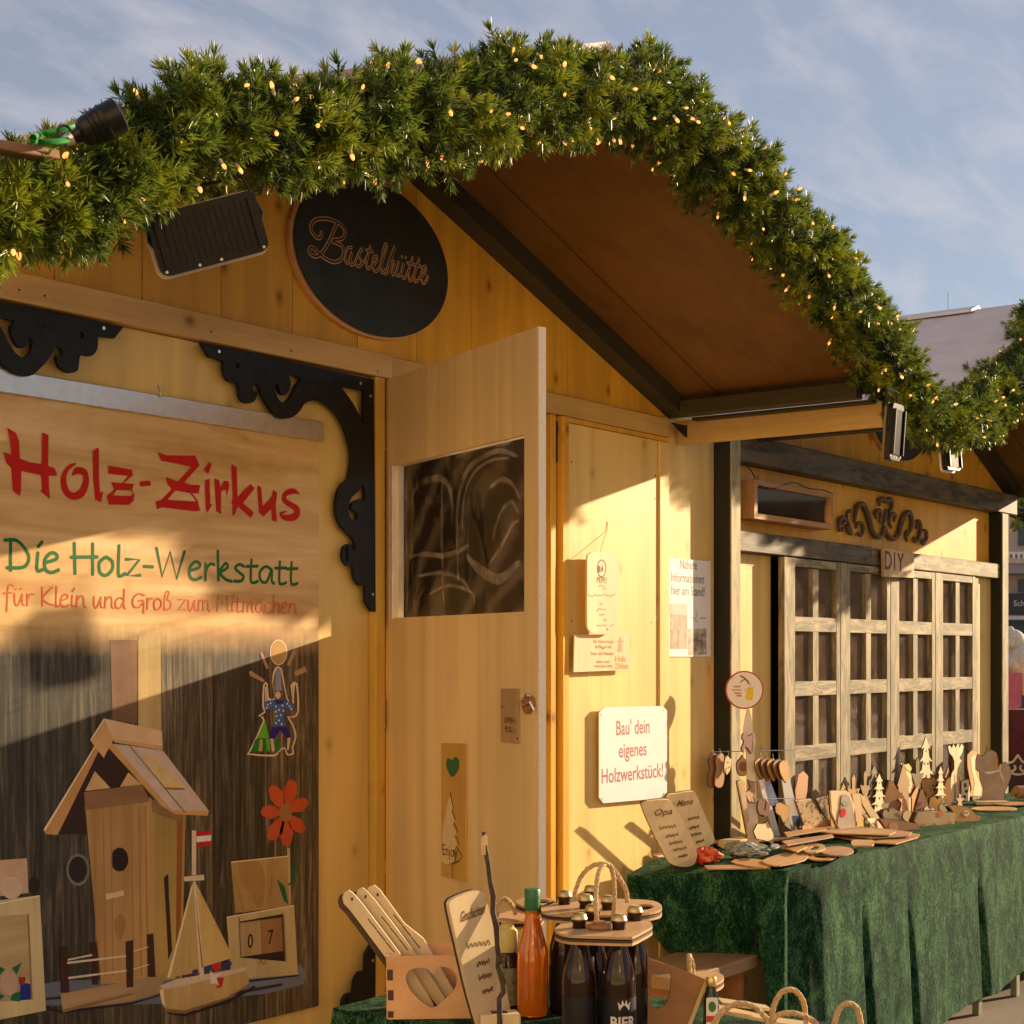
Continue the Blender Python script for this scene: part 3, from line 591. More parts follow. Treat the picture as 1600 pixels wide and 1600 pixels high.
# handwritten single-stroke alphabet: width, strokes; x-height .6, capitals 1
HW = {
 'a': (.52, ['.42,.5 .22,.6 .04,.38 .08,.08 .26,.06 .42,.5 .42,.1 .5,.0']), 'c': (.40, ['.36,.52 .2,.6 .04,.36 .08,.06 .24,.0 .38,.1']),
 'd': (.52, ['.42,.46 .22,.56 .04,.34 .08,.06 .26,.04 .42,.4', '.44,1.0 .42,.4 .44,.06 .5,.0']), 'e': (.42, ['.05,.3 .3,.42 .34,.56 .2,.62 .05,.4 .06,.1 .2,.0 .38,.1']),
 'f': (.40, ['.42,.92 .3,1.0 .2,.85 .17,.4 .14,-.3', '.02,.56 .34,.6']), 'g': (.5, ['.4,.5 .2,.58 .04,.34 .14,.06 .4,.5 .38,-.2 .2,-.3']),
 'h': (.50, ['.08,1.0 .08,.0', '.08,.3 .24,.55 .38,.5 .38,.1 .46,.0']), 'i': (.24, ['.12,.6 .1,.06 .24,.08', '.12,.78 .22,.95']),
 'k': (.52, ['.08,1.05 .1,.02', '.1,.3 .3,.62 .38,.5 .2,.34 .12,.3 .3,.08 .5,.0']), 'l': (.24, ['.1,1.0 .08,.1 .14,.0 .26,.1']),
 'm': (.72, ['.08,.58 .07,.0', '.07,.3 .2,.58 .3,.5 .3,.02', '.3,.3 .44,.58 .54,.5 .56,.1 .66,.0']), 'n': (.50, ['.08,.58 .06,.0', '.07,.3 .24,.58 .36,.48 .38,.08 .48,.02']),
 'o': (.46, ['.22,.6 .05,.4 .07,.08 .22,.0 .38,.2 .38,.46 .22,.6']), 'r': (.36, ['.08,.58 .08,.0', '.08,.3 .2,.56 .34,.56']),
 's': (.42, ['.36,.55 .2,.62 .08,.48 .2,.34 .34,.2 .26,.04 .04,.02']), 't': (.38, ['.16,.82 .14,.1 .22,.0 .36,.06', '.0,.56 .36,.6']),
 'u': (.50, ['.06,.56 .08,.1 .2,.02 .38,.56', '.38,.56 .38,.1 .48,.02']), 'z': (.48, ['.04,.56 .4,.58 .06,.02 .42,.06']),
 'ß': (.46, ['.06,.0 .1,.7 .2,.98 .3,.9 .22,.58 .38,.4 .36,.1 .2,.0 .1,.08']), 'D': (.66, ['.14,.94 .14,.0', '.0,.92 .3,.92 .56,.5 .46,.14 .06,.08']),
 'G': (.66, ['.6,.72 .3,.78 .06,.5 .1,.14 .36,.1 .56,.4', '.34,.42 .56,.42 .56,-.2']), 'H': (.66, ['.08,.98 .1,.0', '.54,1.0 .54,.0', '.0,.52 .66,.58']),
 'K': (.58, ['.08,.95 .08,.0', '.5,.95 .1,.42 .3,.16 .56,.06']), 'M': (.74, ['.04,.0 .1,.9 .3,.4 .54,.9 .6,.1 .68,.04']), 'W': (.92, ['.04,1.0 .2,.06 .42,.9 .6,.0 .82,.95']),
 '-': (.34, ['.04,.36 .28,.36']), ' ': (.26, []), 'O': (.6, ['.3,.95 .05,.6 .1,.1 .3,.0 .5,.2 .52,.75 .3,.95']), 'p': (.5, ['.08,.58 .08,-.3', '.08,.4 .26,.6 .4,.4 .3,.04 .08,.1']),
}
HW['ü'] = (.50, HW['u'][1]+['.1,.76 .12,.8', '.3,.78 .32,.82']); HW['ä'] = (.52, HW['a'][1]+['.12,.76 .14,.8', '.3,.78 .32,.82'])
def hand(b, body, M, x0, x1, z, h, w, d):
    tot = sum(HW[c][0] for c in body); k = (x1-x0)/tot; x = x0
    for c in body:
        for s_ in HW[c][1]:
            pts = [tuple(map(float, q.split(','))) for q in s_.split()]
            b.stroke([(x+px*k, z+py*h) for px, py in pts], w, M, d, smooth=len(pts) > 2 and c not in 'zWM')
        x += HW[c][0]*k
(xa, _), (xb, _) = PX(NM, [(7, 900), (466, 900)], d1)
b = MB(); hand(b, 'Die Holz-Werkstatt', NM, xa, xb, 1.724, .078, .0088, d1); b.build('green_lettering', M_green, ban)
(xa, _), (xb, _) = PX(NM, [(5, 950), (464, 950)], d1)
b = MB(); hand(b, 'für Klein und Groß zum Mitmachen', NM, xa, xb, 1.641, .050, .0042, d1); b.build('orange_lettering', M_orange, ban, kind='stuff')

# printed picture on the banner
PM = {}
def ink(name, c, grain=None):
    if grain: c = tuple(min(.9, x*1.12) for x in c)
    return paint('print_'+name, c, .6, .12, 20, 0, spec=.25) if not grain else wood('print_'+name, c, tuple(x*.60 for x in c), grain, 26, .5, False, 0, .35)
def prn(name, col, polys, d, grain=None):
    d = DD(d)
    for L_ in polys:
        b = MB()
        if isinstance(L_[0][0], (tuple, list)): b.shape([PX(NM, q, d) for q in L_], .00004, NM, d)
        else: b.shape(PX(NM, L_, d), .00004, NM, d)
        b.build(name, ink(name, col, grain), ban)
Cz = lambda L_: [(60+x/5.333, 1100+y/5.333) for x, y in L_]
Dz = lambda L_: [(230+x/5.161, 1290+y/5.161) for x, y in L_]
Ez = lambda L_: [(370+x/7.273, 980+y/7.273) for x, y in L_]
Fz = lambda L_: [(x/5.714, 1320+y/5.714) for x, y in L_]
prn('printed_light_plank', (.62, .46, .20), [[(216, 992), (251, 992), (252, 1178), (216, 1140)]], d1, 'z')
prn('printed_brown_plank', (.22, .12, .07), [[(172, 1000), (214, 1000), (214, 1130), (176, 1125)]], d1, 'z')
prn('printed_shelf', (.17, .19, .27), [[(-40, 1555), (100, 1532), (300, 1528), (470, 1508), (479, 1520), (474, 1538), (420, 1552), (300, 1566), (180, 1571), (-40, 1571)]], d1, 'x')
prn('printed_shelf_cracks', (.03, .03, .04), [[(-20, 1568), (100, 1556), (104, 1560), (-20, 1571)], [(150, 1560), (290, 1545), (292, 1549), (160, 1566)], [(330, 1556), (440, 1536), (442, 1540), (340, 1560)], [(165, 1545), (172, 1545), (174, 1550), (163, 1551)]], d1+.0006)
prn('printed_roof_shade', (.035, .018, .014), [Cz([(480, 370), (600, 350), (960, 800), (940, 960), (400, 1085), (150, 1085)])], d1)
prn('printed_house_side', (.50, .34, .10), [[(234, 1248), (290, 1272), (284, 1528), (246, 1533)]], d1+.0006, 'z')
prn('printed_house_front', (.60, .36, .14), [[[(133, 1259), (236, 1246), (246, 1530), (158, 1538)], ell(186.6, 1343, 14, 19, 24)]], d1+.0012, 'z')
prn('printed_side_edge', (.30, .10, .03), [[(277, 1270), (286, 1272), (281, 1528), (274, 1530)]], d1+.0012)
prn('printed_grain', (.36, .18, .06), [sm([(178, 1440), (188, 1428), (197, 1440), (190, 1468), (181, 1462)], 2)] + [[(x, 1260), (x+2, 1260), (x+6, 1525), (x+4, 1525)] for x in (146, 160, 172, 204, 216, 226)], d1+.0018)
prn('printed_gable_pieces', (.62, .42, .18), [Cz([(470, 560), (600, 700), (390, 725)]), Cz([(750, 570), (860, 670), (680, 690)])], d1+.0012)
prn('printed_hole', (.02, .012, .012), [ell(188, 1343, 12, 18, 24)], d1+.0018)
prn('printed_crossbeam', (.36, .19, .10), [Cz([(380, 735), (860, 670), (920, 780), (390, 850)])], d1+.0018, 'x')
prn('printed_roof_left', (.52, .28, .11), [Cz([(470, 345), (505, 385), (160, 1090), (60, 1085), (42, 1050)])], d1+.0024)
prn('printed_roof_right', (.58, .46, .40), [Cz([(600, 330), (780, 350), (1040, 390), (1420, 890), (1410, 915), (1110, 885)])], d1+.0024)
prn('printed_roof_edge', (.60, .34, .12), [Cz([(600, 330), (625, 335), (1115, 885), (1420, 890), (1412, 930), (1090, 918), (590, 370)])], d1+.003)
prn('printed_ridge_cap', (.68, .46, .27), [Cz([(545, 120), (1030, 225), (1035, 375), (620, 295), (545, 450), (430, 300)])], d1+.0036)
prn('printed_ridge_front', (.62, .36, .15), [Cz([(545, 125), (628, 295), (545, 445), (430, 300)]), Cz([(620, 290), (1035, 350), (1035, 385), (640, 320)])], d1+.0042)
prn('printed_skylight', (.68, .48, .18), [[Cz([(850, 425), (1010, 455), (1220, 690), (1200, 720), (1070, 705)]), Cz([(915, 470), (960, 475), (1000, 540), (965, 530)]), Cz([(990, 480), (1035, 485), (1080, 550), (1035, 545)]), Cz([(1010, 575), (1055, 580), (1100, 645), (1060, 635)]), Cz([(1085, 580), (1120, 585), (1170, 655), (1130, 650)])]], d1+.0036)
prn('printed_perch', (.66, .50, .30), [[(165, 1397), (193, 1391), (194, 1399), (166, 1406)]], d1+.0024)
prn('printed_twig', (.04, .02, .015), [[(256, 1372), (260, 1367), (263, 1366), (264, 1400), (269, 1485), (263, 1500), (259, 1420)]], d1+.0024)
prn('printed_knot', (.025, .02, .018), [ell(121, 1358, 14, 20, 20), ell(53, 1383, 9, 14, 18)], d1)
prn('printed_knot_ring', (.20, .18, .14), [[ell(122, 1359, 18, 25, 24), ell(122, 1359, 15, 21, 24)]], d1+.0006)
prn('printed_fence_posts', (.05, .02, .015), [Fz([(535, 905), (605, 905), (620, 1320), (540, 1320)]), Fz([(800, 875), (860, 865), (880, 1250), (820, 1250)]), Fz([(1120, 865), (1190, 850), (1190, 1270), (1130, 1275)]), Fz([(1310, 800), (1370, 792), (1390, 1180), (1320, 1180)])], d1+.003)
prn('printed_fence_rails', (.66, .56, .44), [Fz([(600, 1045), (1125, 985), (1125, 1000), (600, 1065)]), Fz([(610, 1180), (1130, 1115), (1130, 1130), (610, 1200)]), Fz([(1190, 945), (1325, 905), (1325, 915), (1190, 955)]), Fz([(1190, 1105), (1330, 1065), (1330, 1075), (1190, 1115)]), Fz([(605, 1020), (820, 975), (825, 990), (605, 1035)])], d1+.0036)
prn('printed_fence_base', (.44, .30, .16), [Fz([(540, 1330), (1160, 1215), (1480, 1155), (1420, 1330), (1160, 1400), (560, 1480)])], d1+.0024, 'x')
prn('printed_frame', (.66, .54, .30), [[Fz([(-200, 520), (355, 450), (410, 1480), (-200, 1600)]), Fz([(-200, 650), (245, 620), (280, 1380), (-200, 1420)])]], d1+.0024, 'z')
prn('printed_frame_back', (.58, .44, .22), [Fz([(-200, 640), (260, 610), (290, 1390), (-200, 1425)])], d1+.0018, 'x')
prn('printed_block', (.56, .38, .24), [Fz([(-200, 150), (240, 120), (255, 430), (-200, 480)])], d1+.0024)
prn('printed_disc', (.62, .47, .34), [[(x, y) for x, y in ell(18, 1387, 17, 17.5, 24)]], d1+.003)
prn('printed_leaves_dark', (.01, .13, .05), [Fz([(105, 1100), (195, 1050), (150, 1160)]), Fz([(-40, 1070), (45, 1110), (-10, 1170)]), Fz([(110, 1330), (180, 1310), (180, 1400), (90, 1390)]), Fz([(-30, 1310), (40, 1350), (-20, 1400)]), Dz([(1150, 480), (1190, 265), (1205, 330), (1180, 440), (1125, 480)]), Dz([(1045, 430), (1110, 490), (1140, 640), (1100, 600)])], d1+.0036)
prn('printed_blue_patch', (.01, .03, .25), [Fz([(180, 1230), (270, 1240), (275, 1380), (180, 1390)])], d1+.003)
prn('printed_tiny_red_patch', (.30, .03, .03), [Fz([(165, 1180), (230, 1180), (220, 1250), (170, 1250)])], d1+.0036)
prn('printed_pebble', (.50, .33, .26), [Fz(ell(82, 1235, 80, 108, 24))], d1+.0042)
prn('printed_calendar_frame', (.60, .48, .24), [[Dz([(640, 735), (1185, 640), (1215, 1200), (680, 1245)]), Dz([(740, 775), (1092, 712), (1110, 1095), (752, 1065)])]], d1+.0024, 'z')
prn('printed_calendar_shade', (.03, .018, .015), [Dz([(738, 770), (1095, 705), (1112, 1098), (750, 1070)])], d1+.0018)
prn('printed_calendar_block', (.48, .34, .17), [Dz([(750, 785), (915, 762), (925, 1035), (755, 1060)])], d1+.0024, 'z')
prn('printed_calendar_block_dark', (.36, .19, .08), [Dz([(918, 762), (1085, 740), (1098, 1010), (928, 1035)])], d1+.0024, 'z')
prn('printed_back_board', (.58, .38, .15), [Dz([(675, 290), (1140, 242), (1150, 650), (712, 705)])], d1+.0012, 'z')
prn('printed_board_pattern', (.40, .22, .07), [sm(Dz([(740, 300), (900, 290), (950, 420), (930, 640), (880, 655), (830, 560), (770, 470)]), 3), Dz([(690, 400), (720, 440), (800, 700), (770, 700)]), Dz([(1000, 270), (1020, 268), (1000, 680), (985, 680)])], d1+.0018)
b = MB(); dg = DD(d1+.0036)
for ch, q in (('0', (832, 985)), ('7', (995, 950))):
    (gx, gz), = PX(NM, Dz([q]), dg); b.text(ch, NM, gx, gz, .055, d=dg, sx=.8, bold=.0006)
b.stroke(PX(NM, Dz([(890, 1070), (915, 1085), (895, 1115)]), dg), .002, NM, dg); b.stroke(PX(NM, Dz([(925, 1065), (925, 1110), (950, 1110), (955, 1060)]), dg), .002, NM, dg)
b.build('printed_digits', M_blk, ban)
prn('printed_stem', (.55, .42, .20), [Dz([(1128, 180), (1150, 180), (1160, 640), (1145, 640)])], d1+.003)
pet = []
for i, (px, py) in enumerate([(1220, 580), (1282, 668), (1266, 800), (1195, 860), (1125, 835), (1086, 715), (1130, 605)]):
    cx, cy = 1190, 720; vx, vy = px-cx, py-cy; l = math.hypot(vx, vy); ux, uy = vx/l, vy/l
    pet.append([((cx+ux*t+(-uy)*s_)/2.6667, 1000+(cy+uy*t+ux*s_)/2.6667) for t, s_ in ((20, -10), (l*.6, -30), (l*.92, -18), (l, 0), (l*.92, 18), (l*.6, 30), (20, 10))])
prn('printed_flower', (.55, .09, .03), pet, d1+.003)
prn('printed_flower_centre', (.36, .17, .06), [ell(1190/2.6667, 1000+720/2.6667, 10, 14, 20)], d1+.0042)
prn('printed_boat_hull', (.62, .42, .18), [Dz([(105, 1290), (160, 1268), (800, 1150), (822, 1290), (640, 1400), (300, 1515), (150, 1500), (100, 1350)])], d1+.0036, 'z')
prn('printed_boat_deck', (.66, .52, .42), [Dz([(110, 1290), (230, 1240), (800, 1140), (800, 1170), (300, 1290), (130, 1320)])], d1+.0042)
prn('printed_sails', (.70, .50, .19), [Dz([(355, 490), (370, 450), (430, 1180), (160, 1228)]), Dz([(385, 450), (402, 480), (695, 1065), (450, 1140)])], d1+.0042, 'z')
prn('printed_mast', (.72, .60, .42), [Dz([(360, 38), (395, 42), (395, 400), (360, 400)]), Dz([(296, 412), (458, 395), (460, 440), (298, 450)]), Dz([(370, 450), (392, 450), (462, 1230), (425, 1235)]), Dz([(355, 490), (375, 470), (185, 1225), (160, 1228)])], d1+.0048)
prn('printed_flag', (.55, .02, .02), [Dz([(392, 50), (520, 38), (515, 160), (402, 172)]), Dz([(510, 1120), (600, 1105), (560, 1190)]), Dz([(560, 1220), (620, 1230), (600, 1300), (560, 1315)])], d1+.0048)
prn('printed_flag_stripe', (.75, .72, .68), [Dz([(398, 88), (518, 76), (516, 122), (400, 134)]), Dz([(505, 1170), (540, 1200), (600, 1190), (560, 1230), (580, 1290), (540, 1270), (510, 1280)])], d1+.0054)
prn('printed_blue_rail', (.04, .05, .22), [Dz([(365, 1165), (410, 1155), (410, 1195), (365, 1200)]), Dz([(460, 1140), (515, 1130), (515, 1165), (460, 1170)]), Dz([(610, 1110), (680, 1095), (680, 1130), (610, 1140)])], d1+.0048)
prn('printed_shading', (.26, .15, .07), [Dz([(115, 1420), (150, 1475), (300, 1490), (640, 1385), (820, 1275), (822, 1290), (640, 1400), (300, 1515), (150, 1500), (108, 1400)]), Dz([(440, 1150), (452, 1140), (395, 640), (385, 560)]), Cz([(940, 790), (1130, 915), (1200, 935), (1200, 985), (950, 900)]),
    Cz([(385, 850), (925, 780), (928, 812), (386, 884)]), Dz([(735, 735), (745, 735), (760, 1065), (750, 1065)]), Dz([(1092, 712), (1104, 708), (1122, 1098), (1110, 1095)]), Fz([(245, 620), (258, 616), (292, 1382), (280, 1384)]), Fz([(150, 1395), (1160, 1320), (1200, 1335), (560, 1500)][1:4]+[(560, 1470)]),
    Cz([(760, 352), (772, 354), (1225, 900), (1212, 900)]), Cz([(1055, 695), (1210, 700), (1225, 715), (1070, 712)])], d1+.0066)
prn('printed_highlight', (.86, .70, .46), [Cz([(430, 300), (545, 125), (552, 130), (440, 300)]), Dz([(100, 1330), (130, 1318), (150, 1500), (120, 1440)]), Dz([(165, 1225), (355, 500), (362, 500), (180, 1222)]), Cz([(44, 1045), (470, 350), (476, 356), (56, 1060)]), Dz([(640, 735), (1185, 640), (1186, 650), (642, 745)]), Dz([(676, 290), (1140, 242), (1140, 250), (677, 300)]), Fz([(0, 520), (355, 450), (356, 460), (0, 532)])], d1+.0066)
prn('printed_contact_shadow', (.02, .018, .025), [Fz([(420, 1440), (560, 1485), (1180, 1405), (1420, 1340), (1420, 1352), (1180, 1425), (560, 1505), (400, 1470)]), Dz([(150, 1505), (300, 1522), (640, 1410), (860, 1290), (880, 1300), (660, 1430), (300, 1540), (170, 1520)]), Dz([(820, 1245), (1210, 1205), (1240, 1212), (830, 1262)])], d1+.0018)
# juggling figure printed beside the planks
prn('printed_emblem_outline', (.82, .62, .46), [[sm(Ez([(300, 650), (350, 640), (365, 800), (430, 800), (400, 620), (430, 470), (510, 470), (570, 790), (640, 880), (610, 660), (690, 640), (705, 960), (640, 1030), (590, 1020), (640, 1100), (680, 1240), (640, 1370), (650, 1440), (570, 1455), (540, 1380), (480, 1420), (420, 1470), (140, 1450), (140, 1410), (300, 1060), (240, 1010), (310, 960), (290, 900)]), 2),
   sm(Ez([(315, 670), (335, 660), (345, 830), (430, 815), (410, 640), (445, 490), (500, 490), (560, 800), (640, 900), (655, 690), (675, 660), (690, 950), (630, 1015), (570, 1015), (625, 1110), (660, 1240), (625, 1370), (635, 1425), (580, 1440), (545, 1360), (480, 1400), (420, 1450), (160, 1435), (155, 1410), (318, 1060), (265, 1010), (325, 970), (310, 900)]), 2)],
   [Ez(ell(475, 285, 100, 145, 28)), Ez(ell(475, 285, 88, 132, 28))]], d1+.0012)
prn('printed_log_slice', (.55, .34, .12), [Ez(ell(475, 285, 86, 130, 28))], d1+.0018)
prn('printed_juggled_tools', (.48, .26, .15), [Ez([(262, 290), (290, 285), (365, 460), (335, 480)]), Ez([(640, 240), (685, 270), (600, 440), (570, 430)]), Ez([(140, 500), (170, 500), (320, 600), (300, 625), (150, 550)]), Ez([(650, 510), (770, 445), (800, 500), (670, 560)])], d1+.0018)
prn('printed_hat', (.32, .30, .44), [Ez([(445, 480), (500, 480), (510, 720), (435, 720)])], d1+.0018)
prn('printed_skin', (.72, .52, .36), [Ez(ell(468, 770, 32, 42, 16)), Ez([(318, 680), (345, 670), (350, 850), (320, 850)]), Ez([(625, 670), (650, 670), (650, 870), (628, 850)]), Ez([(380, 1265), (415, 1265), (430, 1400), (400, 1420)]), Ez([(575, 1255), (612, 1255), (590, 1390), (570, 1400)])], d1+.0018)
prn('printed_shirt', (.06, .14, .36), [sm(Ez([(310, 850), (400, 830), (540, 830), (640, 870), (650, 930), (600, 950), (545, 910), (540, 1050), (560, 1110), (500, 1140), (420, 1130), (400, 1100), (440, 1050), (425, 920), (330, 945)]), 2)], d1+.0024)
dots = []
for qx, qy in [(350, 880), (385, 865), (340, 915), (445, 900), (480, 940), (445, 960), (520, 890), (575, 870), (600, 900), (620, 930), (450, 1010), (500, 1000), (480, 1060), (445, 1090), (510, 1100), (530, 950)]: dots.append(Ez(ell(qx, qy, 10, 12, 8)))
prn('printed_shirt_dots', (.75, .75, .75), dots, d1+.003)
prn('printed_trousers', (.035, .015, .20), [Ez([(400, 1130), (560, 1130), (620, 1250), (570, 1260), (495, 1170), (430, 1270), (365, 1260)]), Ez([(430, 830), (540, 830), (520, 870), (450, 870)])], d1+.003)
prn('printed_tent', (.12, .42, .03), [Ez([(320, 1055), (370, 1260), (225, 1265)]), Ez([(330, 1270), (375, 1270), (380, 1410), (300, 1410)])], d1+.0018)
prn('printed_tent_dark', (.02, .20, .03), [Ez([(210, 1275), (255, 1275), (240, 1410), (160, 1410)]), Ez([(300, 1275), (330, 1275), (345, 1410), (300, 1410)]), Ez([(430, 1270), (465, 1270), (490, 1400), (440, 1405)])], d1+.0024)
prn('printed_tent_light', (.42, .42, .12), [Ez([(260, 1275), (296, 1275), (292, 1410), (245, 1410)])], d1+.0024)
# ================================================================ HUT 2
OX = 3.91
hut2 = thing('wooden_hut', 'farther yellow market hut with dark timber frame and a lattice front', 'market hut', (OX+RX, WY, G))
hut_shell(hut2, OX, M_gable, False, 1.56, .42, (5.81, 8.96))
def P2(b, name, mat, bevel=.002, **k): return b.build(name, mat, hut2, bevel=bevel, **k)
YP = 3.23
P2(MB().box(5.806, YP, G, 5.885, WY+.02, 2.43), 'post', M_darkz, .003)  # stain deepened to hold the shade on the post sides
P2(MB().box(8.875, YP, G, 8.97, WY+.02, 2.315), 'post', M_darkz, .003)
P2(MB().box(8.879, YP-.007, G, 8.969, YP-.0005, 2.312), 'lit_worn_front', M_latz, .001)  # added front strip: worn wood, paler to stand for the sunlit face
P2(MB().box(5.808, YP-.007, G, 5.884, YP-.0005, 2.425), 'lit_worn_front', wood('worn_green_lit_front', (.26, .24, .15), (.16, .15, .10), 'z', 55, .6, False, .3, .3, weather=(.40, .34, .20)), .001)
P2(MB().box(5.887, YP, 2.318, 9.13, WY+.02, 2.428), 'top_beam', M_darkx, .003)
P2(MB().box(5.887, YP+.004, 1.950, 7.18, WY+.02, 2.034), 'lintel_beam', M_darkx, .003)
P2(MB().box(7.184, YP+.008, 1.950, 8.873, WY+.02, 2.030), 'lintel_beam', M_latx, .003)  # same beam as the dark stretch; its sunlit half painted as paler wood
P2(MB().box(5.887, WY, 2.036, 8.873, WY+.02, 2.316), 'frieze_panel', M_gable, 0)
P2(MB().box(5.887, WY, G, 6.29, WY+.02, 1.948), 'wall_panel', M_panel, 0)
P2(MB().box(8.508, WY-.01, G, 8.873, WY+.02, 1.948), 'wall_panel', M_panel, 0)
P2(MB().box(8.512, YP+.025, G, 8.60, WY-.012, 1.948), 'stile', M_latz, .002)
# lattice leaves
rows = [1.909, 1.627, 1.345, 1.062, .780, .50]
for k in range(4):
    x0 = 6.291+.553*k; x1 = x0+.548; y0, y1 = YP+.004, YP+.034
    lf = MB().box(x0, y0, .02, x0+.100, y1, 1.945).build('lattice_leaf', M_latz, hut2, bevel=.0015)
    def sub(b, n, m, bv=.0015): return b.build(n, m, lf, bevel=bv)
    sub(MB().box(x1-.040, y0, .02, x1, y1, 1.945), 'stile', M_latz)
    xs = [(x0+.102, x0+.276), (x0+.334, x0+.506)]
    sub(MB().box(x0+.277, y0+.003, .22, x0+.333, y1, 1.905), 'muntin', M_latz)
    sub(MB().box(x0+.1005, y0+.001, 1.909, x1-.0405, y1, 1.944), 'rail', M_latx)
    for i, zt in enumerate(rows):
        zb_ = zt-.218
        if i < 5: sub(MB().box(x0+.1005, y0+.001, rows[i+1]+.0, x1-.0405, y1-.001, zb_), 'rail', M_latx)
        if i == 5: sub(MB().box(x0+.1005, y0+.001, .02, x1-.0405, y1-.001, zt-.28), 'rail', M_latx)
        for a, b_ in xs:
            sub(MB().box(a-.006, y1-.006, max(.2, zb_), b_+.006, y1-.003, zt), 'pane', pane_mat('dusty_pane', .24, (.34, .24, .16), .12, 3), 0)
# light box with glass and little tubes
lb = MB().shape([rect(5.985, 2.087, 6.722, 2.247), rect(6.012, 2.110, 6.695, 2.226)], .085, wall(WY-.001), 0).build('display_box', wood('orange_box_frame', (.55, .30, .12), (.42, .2, .07), 'x', 50, .5, False, .06), hut2, bevel=.002)
MB().box(6.013, WY-.012, 2.111, 6.694, WY-.003, 2.225).build('box_back', paint('dark_ribbed', (.05, .04, .03), .6, .3), lb)
for i in range(14): MB().box(6.013, WY-.016, 2.114+i*.008, 6.694, WY-.0125, 2.1165+i*.008).build('rib', M_dark, lb)
for i, x in enumerate([6.30, 6.35, 6.42, 6.51, 6.58, 6.62, 6.66]):
    MB().lathe([(.0045, 0), (.0055, .01), (.0055, .045+.01*(i % 3)), (.002, .065)], 10, Matrix.Translation((x, WY-.035, 2.115))).build('glass_tube', emit('warm_tube', (1.0, .72, .38), 2.2), lb, smooth=True)
MB().box(6.0125, WY-.070, 2.1105, 6.6945, WY-.067, 2.2255).build('box_glass', pane_mat('clear_pane', .03, (.3, .2, .12), 0, 3, ior=1.15), lb)
cb_ = MB(); M = wall(YP-.01)
cpt = sm([(1157, 727), (1168, 730), (1177, 744), (1181, 755), (1196, 762), (1210, 763), (1222, 758), (1240, 754), (1262, 763), (1285, 766), (1300, 772)], 3, False)
cb_.tube([M @ Vector((x, z, .004)) for x, z in PX(M, cpt)], .0028, 6)
tag(cb_.build('cable', M_blk, smooth=True), 'thin black cable looping over the small display box on the farther hut', 'cable')

# carved scroll ornament
Gz = lambda L_: [(1290+x/9.412, 740+y/9.412) for x, y in L_]
OM = wall(WY-.004)
orn = thing('carved_ornament', 'dark carved scroll ornament on the frieze of the farther hut', 'ornament', (6.95, WY, 2.05))
sts = [([(205, 850), (190, 760), (215, 660), (265, 660), (275, 720), (235, 740)], .022), ([(235, 850), (225, 790)], .02),
       ([(330, 540), (300, 640), (330, 760), (370, 880), (330, 850), (300, 760)], .020), ([(340, 540), (370, 560)], .018),
       ([(420, 720), (430, 600), (470, 470), (540, 450), (590, 540), (640, 700), (700, 880), (790, 930), (850, 860), (840, 790)], .028),
       ([(470, 870), (510, 910), (545, 840), (530, 740), (470, 730), (440, 800)], .020),
       ([(740, 660), (730, 580), (770, 540), (810, 590), (790, 720)], .022), ([(790, 470), (780, 400), (830, 370), (880, 400), (940, 380), (970, 430), (960, 520), (920, 560)], .026),
       ([(880, 520), (870, 640), (830, 760)], .020), ([(1000, 700), (1020, 620), (985, 590), (940, 620), (930, 720), (960, 800)], .022),
       ([(850, 780), (910, 900), (990, 960), (1060, 900), (1110, 720), (1170, 590), (1230, 580), (1260, 680), (1250, 800), (1200, 900)], .028),
       ([(1190, 1000), (1175, 900), (1210, 830)], .020), ([(1330, 700), (1370, 700), (1390, 800), (1360, 940), (1310, 1000), (1290, 930)], .022), ([(1340, 720), (1330, 820)], .018),
       ([(1430, 830), (1470, 850), (1475, 950), (1420, 1030), (1420, 960)], .022)]
for pts, w in sts:
    P = PX(OM, Gz(sm(pts, 4, False)), .01); n = len(P)
    MB().tube([OM @ Vector((x, z, .012)) for x, z in P], [w*.5*(.62+.38*sin(pi*i/(n-1))) for i in range(n)], 10).build('scroll', wood('carved_dark_wood', (.16, .115, .07), (.07, .05, .035), 'z', 60, .5, False, .4, .3), orn, smooth=True)
# DIY board
DYM = wall(YP-.012)
diy = plate('diy_board', 'small wooden board reading DIY over the lattice front', 'sign', DYM, [PX(DYM, [(1376, 856), (1424, 866), (1424, 903), (1377, 901)], 0)], .014, M_ply, 0, .002)
(x, z), = PX(DYM, [(1399, 892)], .014)
for ch_, dx_ in (('D', -.085), ('I', -.01), ('Y', .06)): MB().text(ch_, DYM, x+dx_, z+.004*(dx_ < 0), .125, d=.0143, sx=1.0, bold=.002).build('letter', M_burn, diy)

# ================================================================ SIGNS on the right wall panel of hut 1
PM1 = wall(WY-.0105)
Hz = lambda L_: [(880+x/6.667, 850+y/6.667) for x, y in L_]
Md = wall(WY-.055)
rb = plate('hanging_wood_tag', 'tall rounded birch plywood tag with burnt crest and small writing, hung on the wall panel', 'sign', Md,
    [sm(PX(Md, Hz([(235, 160), (250, 110), (290, 85), (400, 80), (520, 80), (550, 110), (562, 200), (562, 500), (562, 800), (550, 890), (510, 932), (400, 935), (290, 930), (250, 895), (232, 820), (232, 500)])), 2)], .007, M_plyp, 0, .001)
b = MB(); b.stroke(PX(Md, Hz(ell(400, 255, 44, 88, 22)+[(444, 255)]), .007), .0045, Md, .0074)
b.shape(PX(Md, Hz([(372, 220), (388, 240), (390, 290), (372, 300), (356, 270)]), .0075), .0002, Md, .0074); b.shape(PX(Md, Hz([(405, 215), (420, 260), (412, 290), (396, 280)]), .0075), .0002, Md, .0074)
